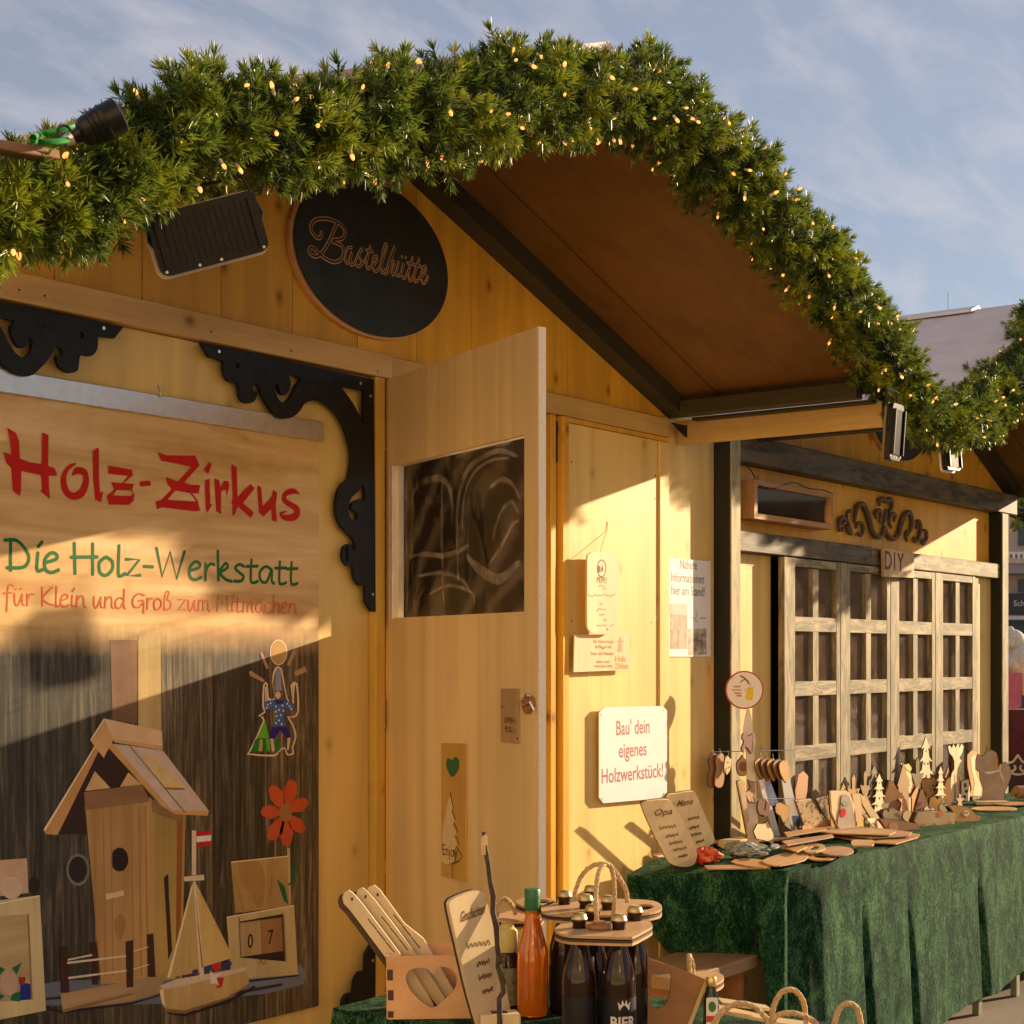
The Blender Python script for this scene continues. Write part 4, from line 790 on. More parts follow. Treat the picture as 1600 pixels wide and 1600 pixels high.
(x, z), = PX(Md, Hz([(402, 400)]), .0074); b.text('PEPE!', Md, x, z-.002, .030, d=.0074, sx=.95)
b.build('crest', M_burn, rb)
b = MB()
for ln in ([(365, 440), (400, 435), (430, 445)], [(415, 470), (440, 465)], [(262, 525), (300, 540), (340, 530), (390, 545), (440, 530), (490, 540), (540, 530)], [(385, 620), (410, 630)], [(350, 690), (385, 680), (445, 690)], [(380, 740), (430, 735)], [(420, 780), (450, 800)], [(345, 845), (400, 850), (450, 845)], [(490, 850), (530, 845)], [(455, 880), (465, 890)]):
    b.stroke(PX(Md, Hz([(x+random.uniform(-4, 4), y+random.uniform(-9, 9)) for x, y in sm(ln, 4, False)]), .0074), .0032, Md, .0074)
b.build('burnt_writing', M_burnl, rb)
co = MB(); co.tube([Vector((*(Md @ Vector((*PX(Md, [(937, 862)])[0], .002))).xy, (Md @ Vector((*PX(Md, [(937, 862)])[0], .002))).z)), onY(948, 830, WY-.012), onY(950, 815, WY-.012)], .0012, 5)
co.build('cord', M_rope, rb)
Mc = wall(WY-.034)
info = plate('notice_plate', 'landscape birch plate with orange burnt writing below the rounded tag', 'sign', Mc, [PX(Mc, Hz([(108, 945), (672, 940), (695, 1310), (98, 1335)]))], .005, M_plyp, 0, .0008)
b = MB()
def words(b, M, x0, z, body, w, h, d, bold=0.0):
    """one line of print fitted to width w"""
    n = len(b.v); b.text(body, M, 0, 0, h, d=d, align='LEFT', bold=bold)
    I = M.inverted(); loc = [I @ p for p in b.v[n:]]; xm = min(p.x for p in loc); xM = max(p.x for p in loc); k = w/(xM-xm)
    for i, p in enumerate(loc): b.v[n+i] = M @ Vector((x0+(p.x-xm)*k, z+p.y, p.z))
for (q0, q1, body) in (((315, 1020), (525, 1025), 'Die Holzwerkstatt'), ((335, 1075), (500, 1075), 'für Klein und Groß'), ((285, 1145), (530, 1148), 'Firmen- und Weihnachts-'), ((345, 1230), (485, 1228), 'feiern unter'), ((325, 1275), (515, 1270), 'www.holz.zirkus')):
    (xa, za), (xb, zb2) = PX(Mc, Hz([q0, q1]), .0052); words(b, Mc, xa, za-.004, body, xb-xa, .017, .0052, .0002)
b.build('burnt_writing', M_burnl, info)
b = MB()
for (q0, q1, body) in (((545, 1215), (655, 1215), 'Holz'), ((540, 1290), (680, 1290), 'Zirkus')):
    (xa, za), (xb, zb2) = PX(Mc, Hz([q0, q1]), .0052); words(b, Mc, xa, za-.003, body, xb-xa, .028, .0054, .0006)
b.shape(PX(Mc, Hz([(595, 965), (612, 1000), (632, 1020), (610, 1025), (612, 1120), (565, 1122), (580, 1030), (556, 1012), (584, 1000)]), .0054), .0002, Mc, .0054)
b.build('burnt_emblem', paint('orange_burn', (.50, .20, .03), .6), info)
b = MB(); screws(b, [(942, 1014)], Mc, .003, .0052); b.build('screw_heads', M_char, info)

Mw = wall(WY-.030)
ws = thing('white_sign', "white board with cut corners reading Bau' dein eigenes Holzwerkstück!", 'sign', tuple(onY(988, 1255, WY-.03)))
cc = PX(Mw, [(943, 1105), (1034, 1103), (1041, 1110), (1041, 1238), (1034, 1247), (942, 1255), (935, 1246), (935, 1114)])
MB().shape(cc, .0035, Mw).build('board', M_white, ws, bevel=.0008)
b = MB()
for (q0, q1, body, h) in (((963, 1146), (1015, 1146), "Bau' dein", .076), ((967, 1182), (1010, 1180), 'eigenes', .076), ((940, 1222), (1036, 1214), 'Holzwerkstück!', .076)):
    (xa, za), (xb, zb2) = PX(Mw, [q0, q1], .0036); words(b, Mw, xa, (za+zb2)/2-.002, body, xb-xa, h, .0036, .0006)
b.build('lettering', M_inkred, ws)
b = MB(); screws(b, [(939, 1117), (1037, 1109), (1037, 1240), (941, 1248)], Mw, .0035, .0036); b.build('screw_heads', M_screw, ws)

Mn = wall(WY-.004)
nt_ = thing('paper_notice', 'white paper notice reading Nähere Informationen hier am Stand! with two photos', 'notice', tuple(onY(1076, 1025, WY-.004)))
(x0, zt), (x1, zb1) = PX(Mn, [(1042, 875), (1110, 1025)]); 
sheet(x0, PX(Mn, [(1042, 1026)])[0][1], x1, PX(Mn, [(1042, 871)])[0][1], 24, 20, lambda x, z: .001, Mn).build('sheet', M_paper, nt_, smooth=True)
b = MB()
for (q0, q1, body) in (((1063, 886), (1089, 889), 'Nähere'), ((1049, 908), (1100, 909), 'Informationen'), ((1049, 929), (1101, 928), 'hier am Stand!')):
    (xa, za), (xb, zb2) = PX(Mn, [q0, q1], .0015); words(b, Mn, xa, (za+zb2)/2-.004, body, xb-xa, .052, .0013, .0004)
b.build('lettering', M_ink, nt_)
def picm(name, stops, sc):
    m, t, p = base_mat(name); n = noise(t, coords(t, rnd=False), sc, 5, .7); r = ramp(t, n.outputs['Fac'], stops); t.links.new(r.outputs[0], p.inputs['Base Color']); p.inputs['Roughness'].default_value = .5; return m
MB().shape(PX(Mn, [(1047, 943), (1074, 944), (1074, 1014), (1047, 1014)], .0015), .0002, Mn, .0013).build('printed_photo', picm('stall_photo', [(.3, (.06, .07, .06)), (.5, (.30, .20, .12)), (.7, (.55, .35, .28))], 34), nt_)
MB().shape(PX(Mn, [(1047, 943), (1074, 944), (1074, 962), (1047, 960)], .0018), .0002, Mn, .0018).build('printed_sky', paint('pink_print', (.62, .36, .30), .5), nt_)
MB().shape(PX(Mn, [(1061, 985), (1067, 985), (1071, 1014), (1060, 1014)], .0018), .0002, Mn, .0018).build('printed_path', paint('orange_print', (.62, .28, .14), .5), nt_)
MB().shape(PX(Mn, [(1075, 983), (1104, 982), (1104, 1022), (1076, 1024)], .0015), .0002, Mn, .0013).build('printed_photo', picm('room_photo', [(.35, (.05, .04, .04)), (.5, (.35, .28, .2)), (.65, (.65, .55, .4))], 26), nt_)
b = MB(); b.stroke(PX(Mn, [(1078, 965), (1085, 966)], .0015), .003, Mn, .0014); b.stroke(PX(Mn, [(1089, 958), (1087, 970), (1090, 971)], .0015), .003, Mn, .0014); b.stroke(PX(Mn, [(1094, 966), (1103, 966)], .0015), .003, Mn, .0014); b.build('printed_emblem', M_ink, nt_)

# ================================================================ GARLANDS
def needle_mat():
    m, t, p = base_mat('fir_needles'); n = noise(t, coords(t, rnd=False), 11, 3, .6); n2 = noise(t, coords(t, rnd=False), 90, 2, .6)
    r = ramp(t, n.outputs['Fac'], [(.40, (.010, .034, .006)), (.50, (.075, .135, .010)), (.60, (.33, .37, .022))]); r2 = ramp(t, n2.outputs['Fac'], [(.3, (.55, .6, .5)), (.7, (1.5, 1.4, 1.2))])
    t.links.new(mixc(t, 1.0, r.outputs[0], r2.outputs[0], 'MULTIPLY'), p.inputs['Base Color']); p.inputs['Roughness'].default_value = .42
    p.inputs['Specular IOR Level'].default_value = .6
    tl = t.nodes.new('ShaderNodeBsdfTranslucent'); tl.inputs[0].default_value = (.20, .28, .03, 1); ms = t.nodes.new('ShaderNodeMixShader'); ms.inputs[0].default_value = .22
    om = t.nodes['Material Output']; t.links.new(p.outputs[0], ms.inputs[1]); t.links.new(tl.outputs[0], ms.inputs[2]); t.links.new(ms.outputs[0], om.inputs[0]); return m
M_need = needle_mat(); M_core = paint('garland_core', (.010, .022, .008), .9, .3); M_twig = paint('garland_twig', (.10, .06, .02), .8, .3)
def path_eval(P, Rr, n=400):
    P = np.array(P); Rr = np.array(Rr); seg = np.linalg.norm(np.diff(P, axis=0), axis=1); s = np.concatenate([[0], np.cumsum(seg)])
    return P, Rr, s
def garland(name, label, pts, rads, dens=640, seed=1, group='fir garlands with lights'):
    g = np.random.default_rng(seed)
    P, Rr, s = path_eval(pts, rads); L = s[-1]; T = int(dens*L)
    root = thing(name, label, 'garland', tuple(P[len(P)//2]), group); org = P[len(P)//2]
    MB().tube([Vector(p) for p in P], [r*.50 for r in Rr], 14).build('core', M_core, root, smooth=True)
    u = g.uniform(0, L, T); idx = np.clip(np.searchsorted(s, u)-1, 0, len(s)-2); f = (u-s[idx])/(s[idx+1]-s[idx])
    C = P[idx]*(1-f[:, None])+P[idx+1]*f[:, None]; rad = Rr[idx]*(1-f)+Rr[idx+1]*f
    Tn = P[idx+1]-P[idx]; Tn /= np.linalg.norm(Tn, axis=1)[:, None]
    A = np.cross(Tn, [0, 0, 1.]); A /= np.linalg.norm(A, axis=1)[:, None]; B = np.cross(Tn, A)
    th = g.uniform(0, 2*pi, T); D = A*np.cos(th)[:, None]+B*np.sin(th)[:, None]
    lump = 1+.22*np.sin(u*11+th*2+seed)+.15*np.sin(u*29+th*3)
    dr = D + g.normal(0, .42, (T, 3)) + Tn*g.normal(0, .35, T)[:, None]; dr /= np.linalg.norm(dr, axis=1)[:, None]
    slen = g.uniform(.046, .072, T); base = C + D*(rad*lump*g.uniform(.40, .72, T))[:, None]
    # ---- needles of each sprig
    K = 60; j = np.tile(np.arange(K), T); ti = np.repeat(np.arange(T), K)
    a = np.where(j < 42, g.uniform(.10, .95, T*K), 1.0); cen = base[ti]+dr[ti]*(slen[ti]*a)[:, None]
    q = np.cross(dr[ti], g.normal(0, 1, (T*K, 3))); q /= np.linalg.norm(q, axis=1)[:, None]
    spread = np.where(j < 42, g.uniform(.75, 1.25, T*K), g.uniform(.05, .8, T*K))
    nd = dr[ti]*np.cos(spread)[:, None]+q*np.sin(spread)[:, None]; nl = g.uniform(.020, .035, T*K)
    w = np.cross(nd, g.normal(0, 1, (T*K, 3))); w /= np.linalg.norm(w, axis=1)[:, None]; w *= .0016
    tip = cen+nd*nl[:, None]; mid = cen+nd*(nl*.6)[:, None]
    V = np.stack([cen-w*.7, cen+w*.7, mid+w, tip+w*.25, tip-w*.25, mid-w], 1).reshape(-1, 3)-org
    b0 = np.arange(T*K)*6; F = np.stack([np.stack([b0, b0+1, b0+2, b0+5], 1), np.stack([b0+5, b0+2, b0+3, b0+4], 1)], 1).reshape(-1, 4)
    me = bpy.data.meshes.new('needles'); me.vertices.add(len(V)); me.vertices.foreach_set('co', V.ravel().astype(np.float32))
    me.loops.add(F.size); me.loops.foreach_set('vertex_index', F.ravel().astype(np.int32)); me.polygons.add(len(F)); me.polygons.foreach_set('loop_start', np.arange(0, F.size, 4, dtype=np.int32))
    try: me.polygons.foreach_set('loop_total', np.full(len(F), 4, dtype=np.int32))
    except Exception: pass
    me.update(); me.validate(); me.materials.append(M_need); o = bpy.data.objects.new('needles', me); COL.objects.link(o); o.parent = root; o['kind'] = 'stuff'
    # twigs
    b = MB(); tv = []; tf = []
    for i in range(0, T):
        c, d_ = base[i], dr[i]; e = c+d_*slen[i]*.85; w_ = np.cross(d_, [.3, .5, .8]); w_ /= np.linalg.norm(w_)+1e-9; w_ *= .0012; k = len(tv)
        tv += [tuple(c-w_), tuple(c+w_), tuple(e+w_*.6), tuple(e-w_*.6)]; tf.append((k, k+1, k+2, k+3))
    b.add(tv, tf); o2 = b.build('twigs', M_twig, root, kind='stuff')
    return root, (P, Rr, s)

bulb_me = None
def bulb_mesh():
    b = MB(); b.lathe([(.0028, 0), (.0042, .002), (.0042, .016)], 8); n1 = len(b.f); b.lathe([(.0041, .0162), (.0048, .019), (.0046, .024), (.0024, .0285), (.0008, .030)], 8)
    me = bpy.data.meshes.new('bulb'); me.from_pydata([tuple(p) for p in b.v], [], b.f)
    me.materials.append(paint('bulb_socket', (.70, .60, .48), .25, .1, 60, 0)); me.materials.append(emit('bulb_glow', (1.0, .40, .09), .9))
    for i, p in enumerate(me.polygons): p.material_index = 0 if i < n1 else 1
    return me
def lights(label, pr, n, seed, root_loc, front=True):
    global bulb_me
    if bulb_me is None: bulb_me = bulb_mesh()
    g = np.random.default_rng(seed); P, Rr, s = pr; L = s[-1]
    root = thing('string_lights', label, 'string lights', root_loc, 'warm light strings in the garlands')
    prev = []; 
    for i in range(n):
        u = (i+g.uniform(.1, .9))/n*L; k = min(max(np.searchsorted(s, u)-1, 0), len(s)-2); f = (u-s[k])/(s[k+1]-s[k])
        c = P[k]*(1-f)+P[k+1]*f; r = Rr[k]*(1-f)+Rr[k+1]*f; t = P[k+1]-P[k]; t /= np.linalg.norm(t)
        toc = np.array([0, 0, CH])-c; toc /= np.linalg.norm(toc); toc -= t*toc.dot(t); toc /= np.linalg.norm(toc); up = np.cross(t, toc); th = g.uniform(-1.75, 1.75)
        d = toc*cos(th)+up*sin(th); p = c+d*r*g.uniform(.98, 1.12); o = bpy.data.objects.new('bulb', bulb_me); COL.objects.link(o); o.parent = root
        dd = d+g.normal(0, .65, 3)+np.array([0, 0, -.25]); dd /= np.linalg.norm(dd); o.location = Vector(p)-Vector(root_loc); o.rotation_euler = Vector(dd).to_track_quat('Z', 'Y').to_euler(); o.scale = (g.uniform(.72, 1.0),)*3
        prev.append(c+d*r*1.04)
    prev = [prev[0]]+prev
    b = MB()
    for i in range(0, len(prev)-3, 2): b.tube([Vector(x) for x in sm([tuple(q) for q in prev[i:i+4]], 4, False)] if False else [Vector(prev[i]), Vector((prev[i]+prev[i+1])/2)+Vector((0, -.01, -.02)), Vector(prev[i+1])], .0017, 5)
    b.build('cable', M_blk, root, kind='stuff')
YG = 2.40
gp = [(-70, 340, 76), (-20, 330, 76), (40, 324, 75), (100, 316, 72), (150, 298, 74), (200, 258, 90), (250, 218, 110), (310, 203, 112), (380, 205, 105), (450, 208, 100), (520, 203, 100), (600, 190, 102), (670, 178, 102), (740, 165, 102), (800, 148, 98), (860, 148, 92), (920, 150, 90), (980, 150, 88), (1040, 172, 88), (1085, 215, 86), (1130, 260, 82), (1190, 325, 78), (1250, 388, 70), (1300, 447, 69), (1345, 506, 67), (1385, 564, 64), (1412, 612, 60), (1432, 650, 50)]
pts = []; rads = []
for u, v, r in gp:
    y = YG - (.0 if u > 120 else .02); p = onY(u, v, y); pts.append(tuple(p)); rads.append(max(.06, (r*(FW.dot(p-Vector((0, 0, CH))))/FPX) - .048))
g1, pr1 = garland('fir_garland', 'long green fir garland along the roof edge of the near hut', pts, rads, 560, 3)
lights('warm light string wound through the long garland of the near hut', pr1, 135, 5, tuple(pts[14]))
gp2 = [(1425, 640, 40), (1455, 652, 52), (1490, 655, 60), (1530, 640, 62), (1570, 608, 64), (1610, 572, 64), (1660, 520, 62)]
pts = [tuple(onY(u, v, 2.38)) for u, v, r in gp2]; rads = [max(.06, r*(FW.dot(Vector(p)-CP))/FPX-.05) for p, (u, v, r) in zip(pts, gp2)]
for x, z in ((7.0, 2.92), (7.3, 3.03), (7.61, 3.12), (7.9, 3.05), (8.3, 2.90), (8.8, 2.68), (9.15, 2.52), (9.3, 2.42)): pts.append((x, 2.38, z)); rads.append(.115)
g2, pr2 = garland('fir_garland', 'fir garland climbing the roof of the farther hut at the right edge', pts, rads, 470, 9)
lights('warm light string in the garland at the right edge', pr2, 110, 6, tuple(pts[3]))

# ---------------- plug and floodlights at the eaves
pl = thing('cable_connector', 'black rubber power connector with green cable on the left roof edge', 'connector', tuple(atF(150, 215, 2.78)))
ax = [atF(112, 216, 2.78), atF(190, 178, 2.80)]; dv = (ax[1]-ax[0])
MB().tube([ax[0]+dv*t for t in (0, .1, .16, .17, .24, .36, .37, .45, .46, .55, .56, .66, .67, .95, 1.0)], [.010, .012, .014, .018, .024, .027, .025, .030, .027, .031, .028, .032, .030, .031, .022], 16).build('connector_body', M_blk, pl, smooth=True)
MB().tube([ax[0]-dv*.14, ax[0]-dv*.04, ax[0]+dv*.02], [.009, .012, .012], 14).build('cable_gland', M_screw, pl, smooth=True)
gc = [atF(u, v, F-.18) for u, v, F in sm([(106, 219, 2.93), (80, 222, 2.90), (57, 222, 2.92), (52, 215, 2.78), (62, 210, 2.97), (90, 204, 2.98), (112, 198, 3.0), (135, 196, 3.05)], 4, False)]
MB().tube(gc, .0055, 8).build('green_cable', paint('green_cable', (.03, .28, .05), .4, .1), pl, smooth=True)
MB().tube([atF(u, v, F-.18) for u, v, F in sm([(92, 224, 2.92), (89, 208, 2.91), (96, 196, 2.94), (108, 200, 2.98), (110, 214, 2.98), (100, 228, 2.94), (93, 224, 2.92)], 3, False)], .0024, 6).build('cable_tie', M_blk, pl)
eb = MB(); eb.box(-.16, -.009, -.02, .03, .007, .02, frame(atF(60, 240, 2.78), (1, .0, .10))); tag(eb.build('eave_plank', wood('brown_eave_plank', (.36, .20, .12), (.26, .13, .07), 'x', 50, .6, False, .1), bevel=.002), 'short brown roof plank under the green cable at the left edge', 'plank')

def flood(label, TL, TR, BR, BL, F, dz=.035, tiltF=(0, 0, 0, 0), bz=.006):
    P = [atF(u, v, F+t) for (u, v), t in zip((TL, TR, BR, BL), tiltF)]; c = sum(P, Vector())/4
    X = ((P[1]-P[0])+(P[2]-P[3])).normalized(); Y = ((P[0]-P[3])+(P[1]-P[2])).normalized(); M = frame(c, X, Y)
    w = ((P[1]-P[0]).length+(P[2]-P[3]).length)/4; h = ((P[0]-P[3]).length+(P[1]-P[2]).length)/4
    r = thing('floodlight', label, 'floodlight', tuple(c), 'floodlights under the garlands')
    MB().shape(rrect(-w, -h, w, h, .018), .020, M, -.010).build('housing', M_blk, r, bevel=.002)
    MB().shape([rrect(-w-bz, -h-bz, w+.001, h+.001, .020), rrect(-w+.006, -h+.006, w-.006, h-.006, .014)], .008, M, -.0185).build('front_bezel', paint('pale_bezel', (.75, .62, .50), .4) if bz > .003 else paint('dull_bezel', (.20, .13, .08), .6), r)
    MB().shape(rrect(-w+.007, -h+.007, w-.007, h-.007, .013), .002, M, -.0165).build('lamp_glass', paint('amber_lamp_glass', (.12, .07, .045), .25, .2), r)
    fb = MB()
    for i in range(13):
        x = -w*.72+1.44*w*i/12; fb.box(x-.0018, -h*.80, .0101, x+.0018, h*.8, .0135, M)
    fb.build('cooling_fins', M_blk, r, kind='stuff')
    for s_ in (-1, 1): MB().box(s_*w*.86-.004, -h*.8, .0101, s_*w*.86+.004, h*.8, .021, M).build('side_rib', M_blk, r)
    b = MB()
    for x, y in ((-.9, -.86), (.9, -.86), (.1, -.9), (-.3, -.9)): b.shape(ell(x*w, y*h, .003, .003, 8), .001, M, .0102)
    b.build('screw_heads', M_screw, r)
    br = MB(); br.tube([M @ Vector(q) for q in ((-w*.98, 0, 0), (-w*1.04, h*.2, 0), (-w*.9, h*1.5, -.02), (w*.9, h*1.5, -.02), (w*1.04, h*.2, 0), (w*.98, 0, 0))], .004, 8); br.build('mounting_bracket', M_blk, r)
    return r
flood('large black floodlight with cooling fins hanging below the near garland', (212, 340), (388, 302), (428, 384), (266, 433), 3.15, tiltF=(-.04, 0.02, .05, .01))
flood('black floodlight seen edge-on where the two garlands meet', (1390, 630), (1412, 634), (1399, 722), (1387, 716), 5.5, tiltF=(-.05, .05, .05, -.05), bz=.002)
f3 = flood('small floodlight with bright frame below the right-hand garland', (1472, 688), (1494, 690), (1497, 737), (1478, 733), 6.3, tiltF=(-.06, .08, .08, -.04))

# ================================================================ TABLES
TZ = .76
def velvet():
    m, t, p = base_mat('crushed_velvet'); n = noise(t, coords(t, (1, 1, .6), False), 120, 5, .85, .8); n2 = noise(t, coords(t, (1, 1, .5), False), 14, 3, .6, .8)
    ad = t.nodes.new('ShaderNodeMath'); ad.operation = 'MULTIPLY_ADD'; ad.inputs[1].default_value = .45; t.links.new(n2.outputs['Fac'], ad.inputs[0]); t.links.new(n.outputs['Fac'], ad.inputs[2])
    r = ramp(t, ad.outputs[0], [(.62, (.001, .012, .008)), (.70, (.003, .040, .020)), (.78, (.008, .080, .038)), (.89, (.085, .20, .085))])
    t.links.new(r.outputs[0], p.inputs['Base Color']); p.inputs['Roughness'].default_value = .8; p.inputs['Specular IOR Level'].default_value = .12; sw = ramp(t, ad.outputs[0], [(.70, (0, 0, 0)), (.82, (.40, .40, .40))]); t.links.new(sw.outputs[0], p.inputs['Sheen Weight']); p.inputs['Sheen Roughness'].default_value = .42
    p.inputs['Sheen Tint'].default_value = (.50, .80, .36, 1); bump(t, p, n.outputs['Fac'], 1.0, .012); return m
M_vel = velvet()
M_leg = wood('grey_green_leg', (.26, .27, .20), (.16, .17, .12), 'z', 50, .6, False, .1)
tb = thing('market_table', 'long market table under the green velvet cloth', 'table', (7.2, 2.95, G))
MB().box(5.22, 2.71, TZ-.035, 9.9, 3.19, TZ-.006).build('table_top', M_brownw, tb)
for u, v in ((1532, 1586), (1591, 1557), (1557, 1543), (1478, 1584), (1275, 1640), (1640, 1520)):
    p = onZ(u, v, G); MB().box(p.x-.022, p.y, G, p.x+.022, p.y+.03, TZ-.04).build('leg', M_leg, tb, bevel=.002)
# cloth: plan outline from the back-left corner round the near corner along the front
def cloth():
    v = []; f = []
    path = []
    bl_, nc = Vector((4.965, 3.18)), Vector((5.215, 2.680))
    n1 = 22
    for i in range(n1): 
        t = i/n1; path.append((bl_.lerp(nc, t), Vector((-.90, -.43)), 'end', t))
    for i in range(10):
        a = i/10; nn = Vector((-.90, -.43)).lerp(Vector((0, -1)), a).normalized(); path.append((nc+Vector((.035*a, -.012*sin(pi*a))), nn, 'corner', a))
    n2 = 300
    for i in range(n2+1):
        t = i/n2; path.append((Vector((nc.x+.04+4.8*t, nc.y)), Vector((0, -1)), 'front', t))
    NR = 26; N = len(path); s = 0
    def tz(p): return TZ-.030*max(0, min(1, (5.16-p.x)/.16))
    for i, (p, nn, k, t) in enumerate(path):
        if i: s += (p-path[i-1][0]).length
        if k == 'end': L = (.07+.25*min(1, t*3.2)**.7) if t < .88 else .32+(.47)*((t-.88)/.12)**.6
        elif k == 'corner': L = .80
        else: x = p.x; L = .745-.028*sin((x-5.2)*3.1)-.014*sin((x-5.2)*8.3)
        for j in range(NR+1):
            d = j/NR
            if k == 'front':
                x = p.x-5.2
                w = .010*sin(x*7.5+1.1*sin(x*3.1))+.005*sin(x*19+2.0)+.003*sin(x*41)
                cr_ = sum(-a_*math.exp(-((x-c-.06*d)/(.010+.016*d))**2) for c, a_ in ((.62, .10), (1.04, .06), (1.82, .07), (2.6, .08), (3.4, .06)))
                off = (w+cr_*min(1, d*1.3))*(d**.7)+.03*d-.16*max(0, 1-x/.29)*min(1, d*7)
            elif k == 'end': off = (.012*sin(t*9)+.005*sin(t*33))*d+.01*d - (.10*(d**2) if t < .85 else 0.0)
            else: off = .02*d+.010*sin(t*9)*d-.16*t*min(1, d*7)
            r = .014*(1-math.exp(-d*24)); q = p+nn*(off*.8+r)
            z = tz(p)-L*d if j else tz(p)
            v.append((q.x, q.y, z if j else tz(p)))
    for i in range(N-1):
        for j in range(NR): a = i*(NR+1)+j; f.append((a, a+1, a+NR+2, a+NR+1))
    # top: rows from the outline to the back edge
    base = len(v); back = []
    K = 6
    for i, (p, nn, k, t) in enumerate(path):
        b_ = Vector((p.x if k != 'end' else p.x+.0, 3.20)) if k == 'front' else Vector((max(p.x, 4.97+.0), 3.20)).lerp(p, 0.0)
        if k != 'front': b_ = Vector((4.97+(5.255-4.97)*(i/31), 3.20))
        for j in range(K+1): q = p.lerp(b_, j/K); v.append((q.x, q.y, tz(q)+.0015*sin(q.x*21+q.y*33)*(1 if 0 < j else 0)))
    for i in range(N-1):
        for j in range(K): a = base+i*(K+1)+j; f.append((a, a+K+1, a+K+2, a+1))
    return MB().add(v, f)
c_ = cloth().build('tablecloth', M_vel, smooth=True, origin=(6.5, 2.7, 0)); tag(c_, 'green crushed velvet cloth draped over the long market table', 'tablecloth')
bp = [onZ(u, v, .45) for u, v in ((1030, 1512), (1166, 1500))]
bn = thing('bench', 'worn brown wooden bench half under the near end of the long table', 'bench', (5.0, 2.95, G))
MB().box(4.66, 2.78, .405, 5.22, 3.05, .45).build('seat', wood('worn_bench', (.34, .22, .12), (.22, .13, .07), 'x', 40, .6, True, .3), bn, bevel=.004)
for x in (4.75, 5.13): MB().box(x, 2.82, G, x+.04, 3.0, .403).build('leg', M_brownw, bn)
# near table
nt2 = thing('display_table', 'small display table with dark green cover at the bottom of the photo', 'table', (2.87, 1.4, G))
MB().box(2.62, .35, TZ-.04, 3.10, 2.40, TZ-.012).build('table_top', M_brownw, nt2)
for x in (2.66, 3.02):
    for y in (.42, 2.30): MB().box(x, y, G, x+.04, y+.04, TZ-.042).build('leg', M_leg, nt2)
def cover():
    v = []; f = []; x0, y0, x1, y1 = 2.60, .33, 3.115, 2.42; out = []
    for i in range(40): out.append((x0, y0+(y1-y0)*i/40, -1, 0))
    for i in range(16): out.append((x0+(x1-x0)*i/16, y1, 0, 1))
    for i in range(40): out.append((x1, y1-(y1-y0)*i/40, 1, 0))
    for i in range(16): out.append((x1-(x1-x0)*i/16, y0, 0, -1))
    N = len(out); R = 8
    for i, (x, y, nx, ny) in enumerate(out):
        for j in range(R+1):
            d = j/R; o_ = (.012*sin(i*1.1)+.008*sin(i*2.7)+.03)*d+.006*(1-math.exp(-20*d)); v.append((x+nx*o_, y+ny*o_, TZ-.001-.42*d))
    for i in range(N):
        for j in range(R): a = i*(R+1)+j; b_ = ((i+1) % N)*(R+1)+j; f.append((a, b_, b_+1, a+1))
    f.append(tuple(i*(R+1) for i in range(N)))
    return MB().add(v, f)
tag(cover().build('tablecloth', M_vel, smooth=True, origin=(2.85, 1.4, 0)), 'dark green velvet cover on the small display table at the bottom', 'tablecloth')

# ================================================================ cut-out goods helper
def item(name, label, cat, base, F, loops, th, mat, yaw=0.0, tilt=0.0, extras=(), group=None, part='board', zb=None, stand=None, bevel=.0006, edge=None, outline=0.0):
    """loops: photo pixels on the upright plane through the base point; base = (u, v) where it stands"""
    O = atF(base[0], base[1], F) if zb is None else onZ(base[0], base[1], zb)
    gap = 0.0
    if zb is not None and O.y > 3.165:
        F_ = 3.165/ray(base[0], base[1]).y; zz = CH-(base[1]-HV)*F_/FPX; P_ = onY(base[0], base[1], 3.165); O = Vector((P_.x, P_.y, zb)); gap = zz-zb
    M = facing(O, yaw, tilt)
    if not isinstance(loops[0][0], (tuple, list)): loops = [loops]
    root = thing(name, label, cat, tuple(O), group)
    MB().shape([PX(M, L_) for L_ in loops], th, M, -th).build(part, mat, root, bevel=bevel)
    if gap > .004:
        q_ = PX(M, loops[0]); w0 = min(p[0] for p in q_); w1 = max(p[0] for p in q_); MB().box(w0+(w1-w0)*.12, 0, -.022, w1-(w1-w0)*.12, gap+.002, .008, M).build('foot', mat, root, bevel=.001)
    if outline:
        L0 = PX(M, loops[0]); cx_ = (min(p[0] for p in L0)+max(p[0] for p in L0))/2; cy_ = (min(p[1] for p in L0)+max(p[1] for p in L0))/2; n_ = len(L0); L1 = []
        ar = sum(L0[i][0]*L0[(i+1) % n_][1]-L0[(i+1) % n_][0]*L0[i][1] for i in range(n_)); sg = 1 if ar > 0 else -1
        for i in range(n_):
            a_, c_2 = L0[i-1], L0[(i+1) % n_]; tx, ty = c_2[0]-a_[0], c_2[1]-a_[1]; l_ = math.hypot(tx, ty) or 1; L1.append((L0[i][0]+sg*ty/l_*outline, L0[i][1]-sg*tx/l_*outline))
        MB().shape([L1], th*.7, M, -th*.95).build('burnt_outline', M_char, root)
    if edge: MB().shape([PX(M, L_) for L_ in loops], th*.8, M @ Matrix.Translation((.0012, -.0006, 0)), -th*1.9).build('back_ply', edge, root)
    for i, (n, ls, mt, off) in enumerate(extras):
        if not isinstance(ls[0][0], (tuple, list)): ls = [ls]
        for L_ in ls:
            b = MB()
            b.shape(PX(M, L_, off), .0006, M, off+.0001*i); b.build(n, mt, root)
    if stand:
        w, d_ = stand; MB().box(-w/2, -.012, -d_/2, w/2, 0, d_/2, M).build('foot', mat, root)
    return root, M
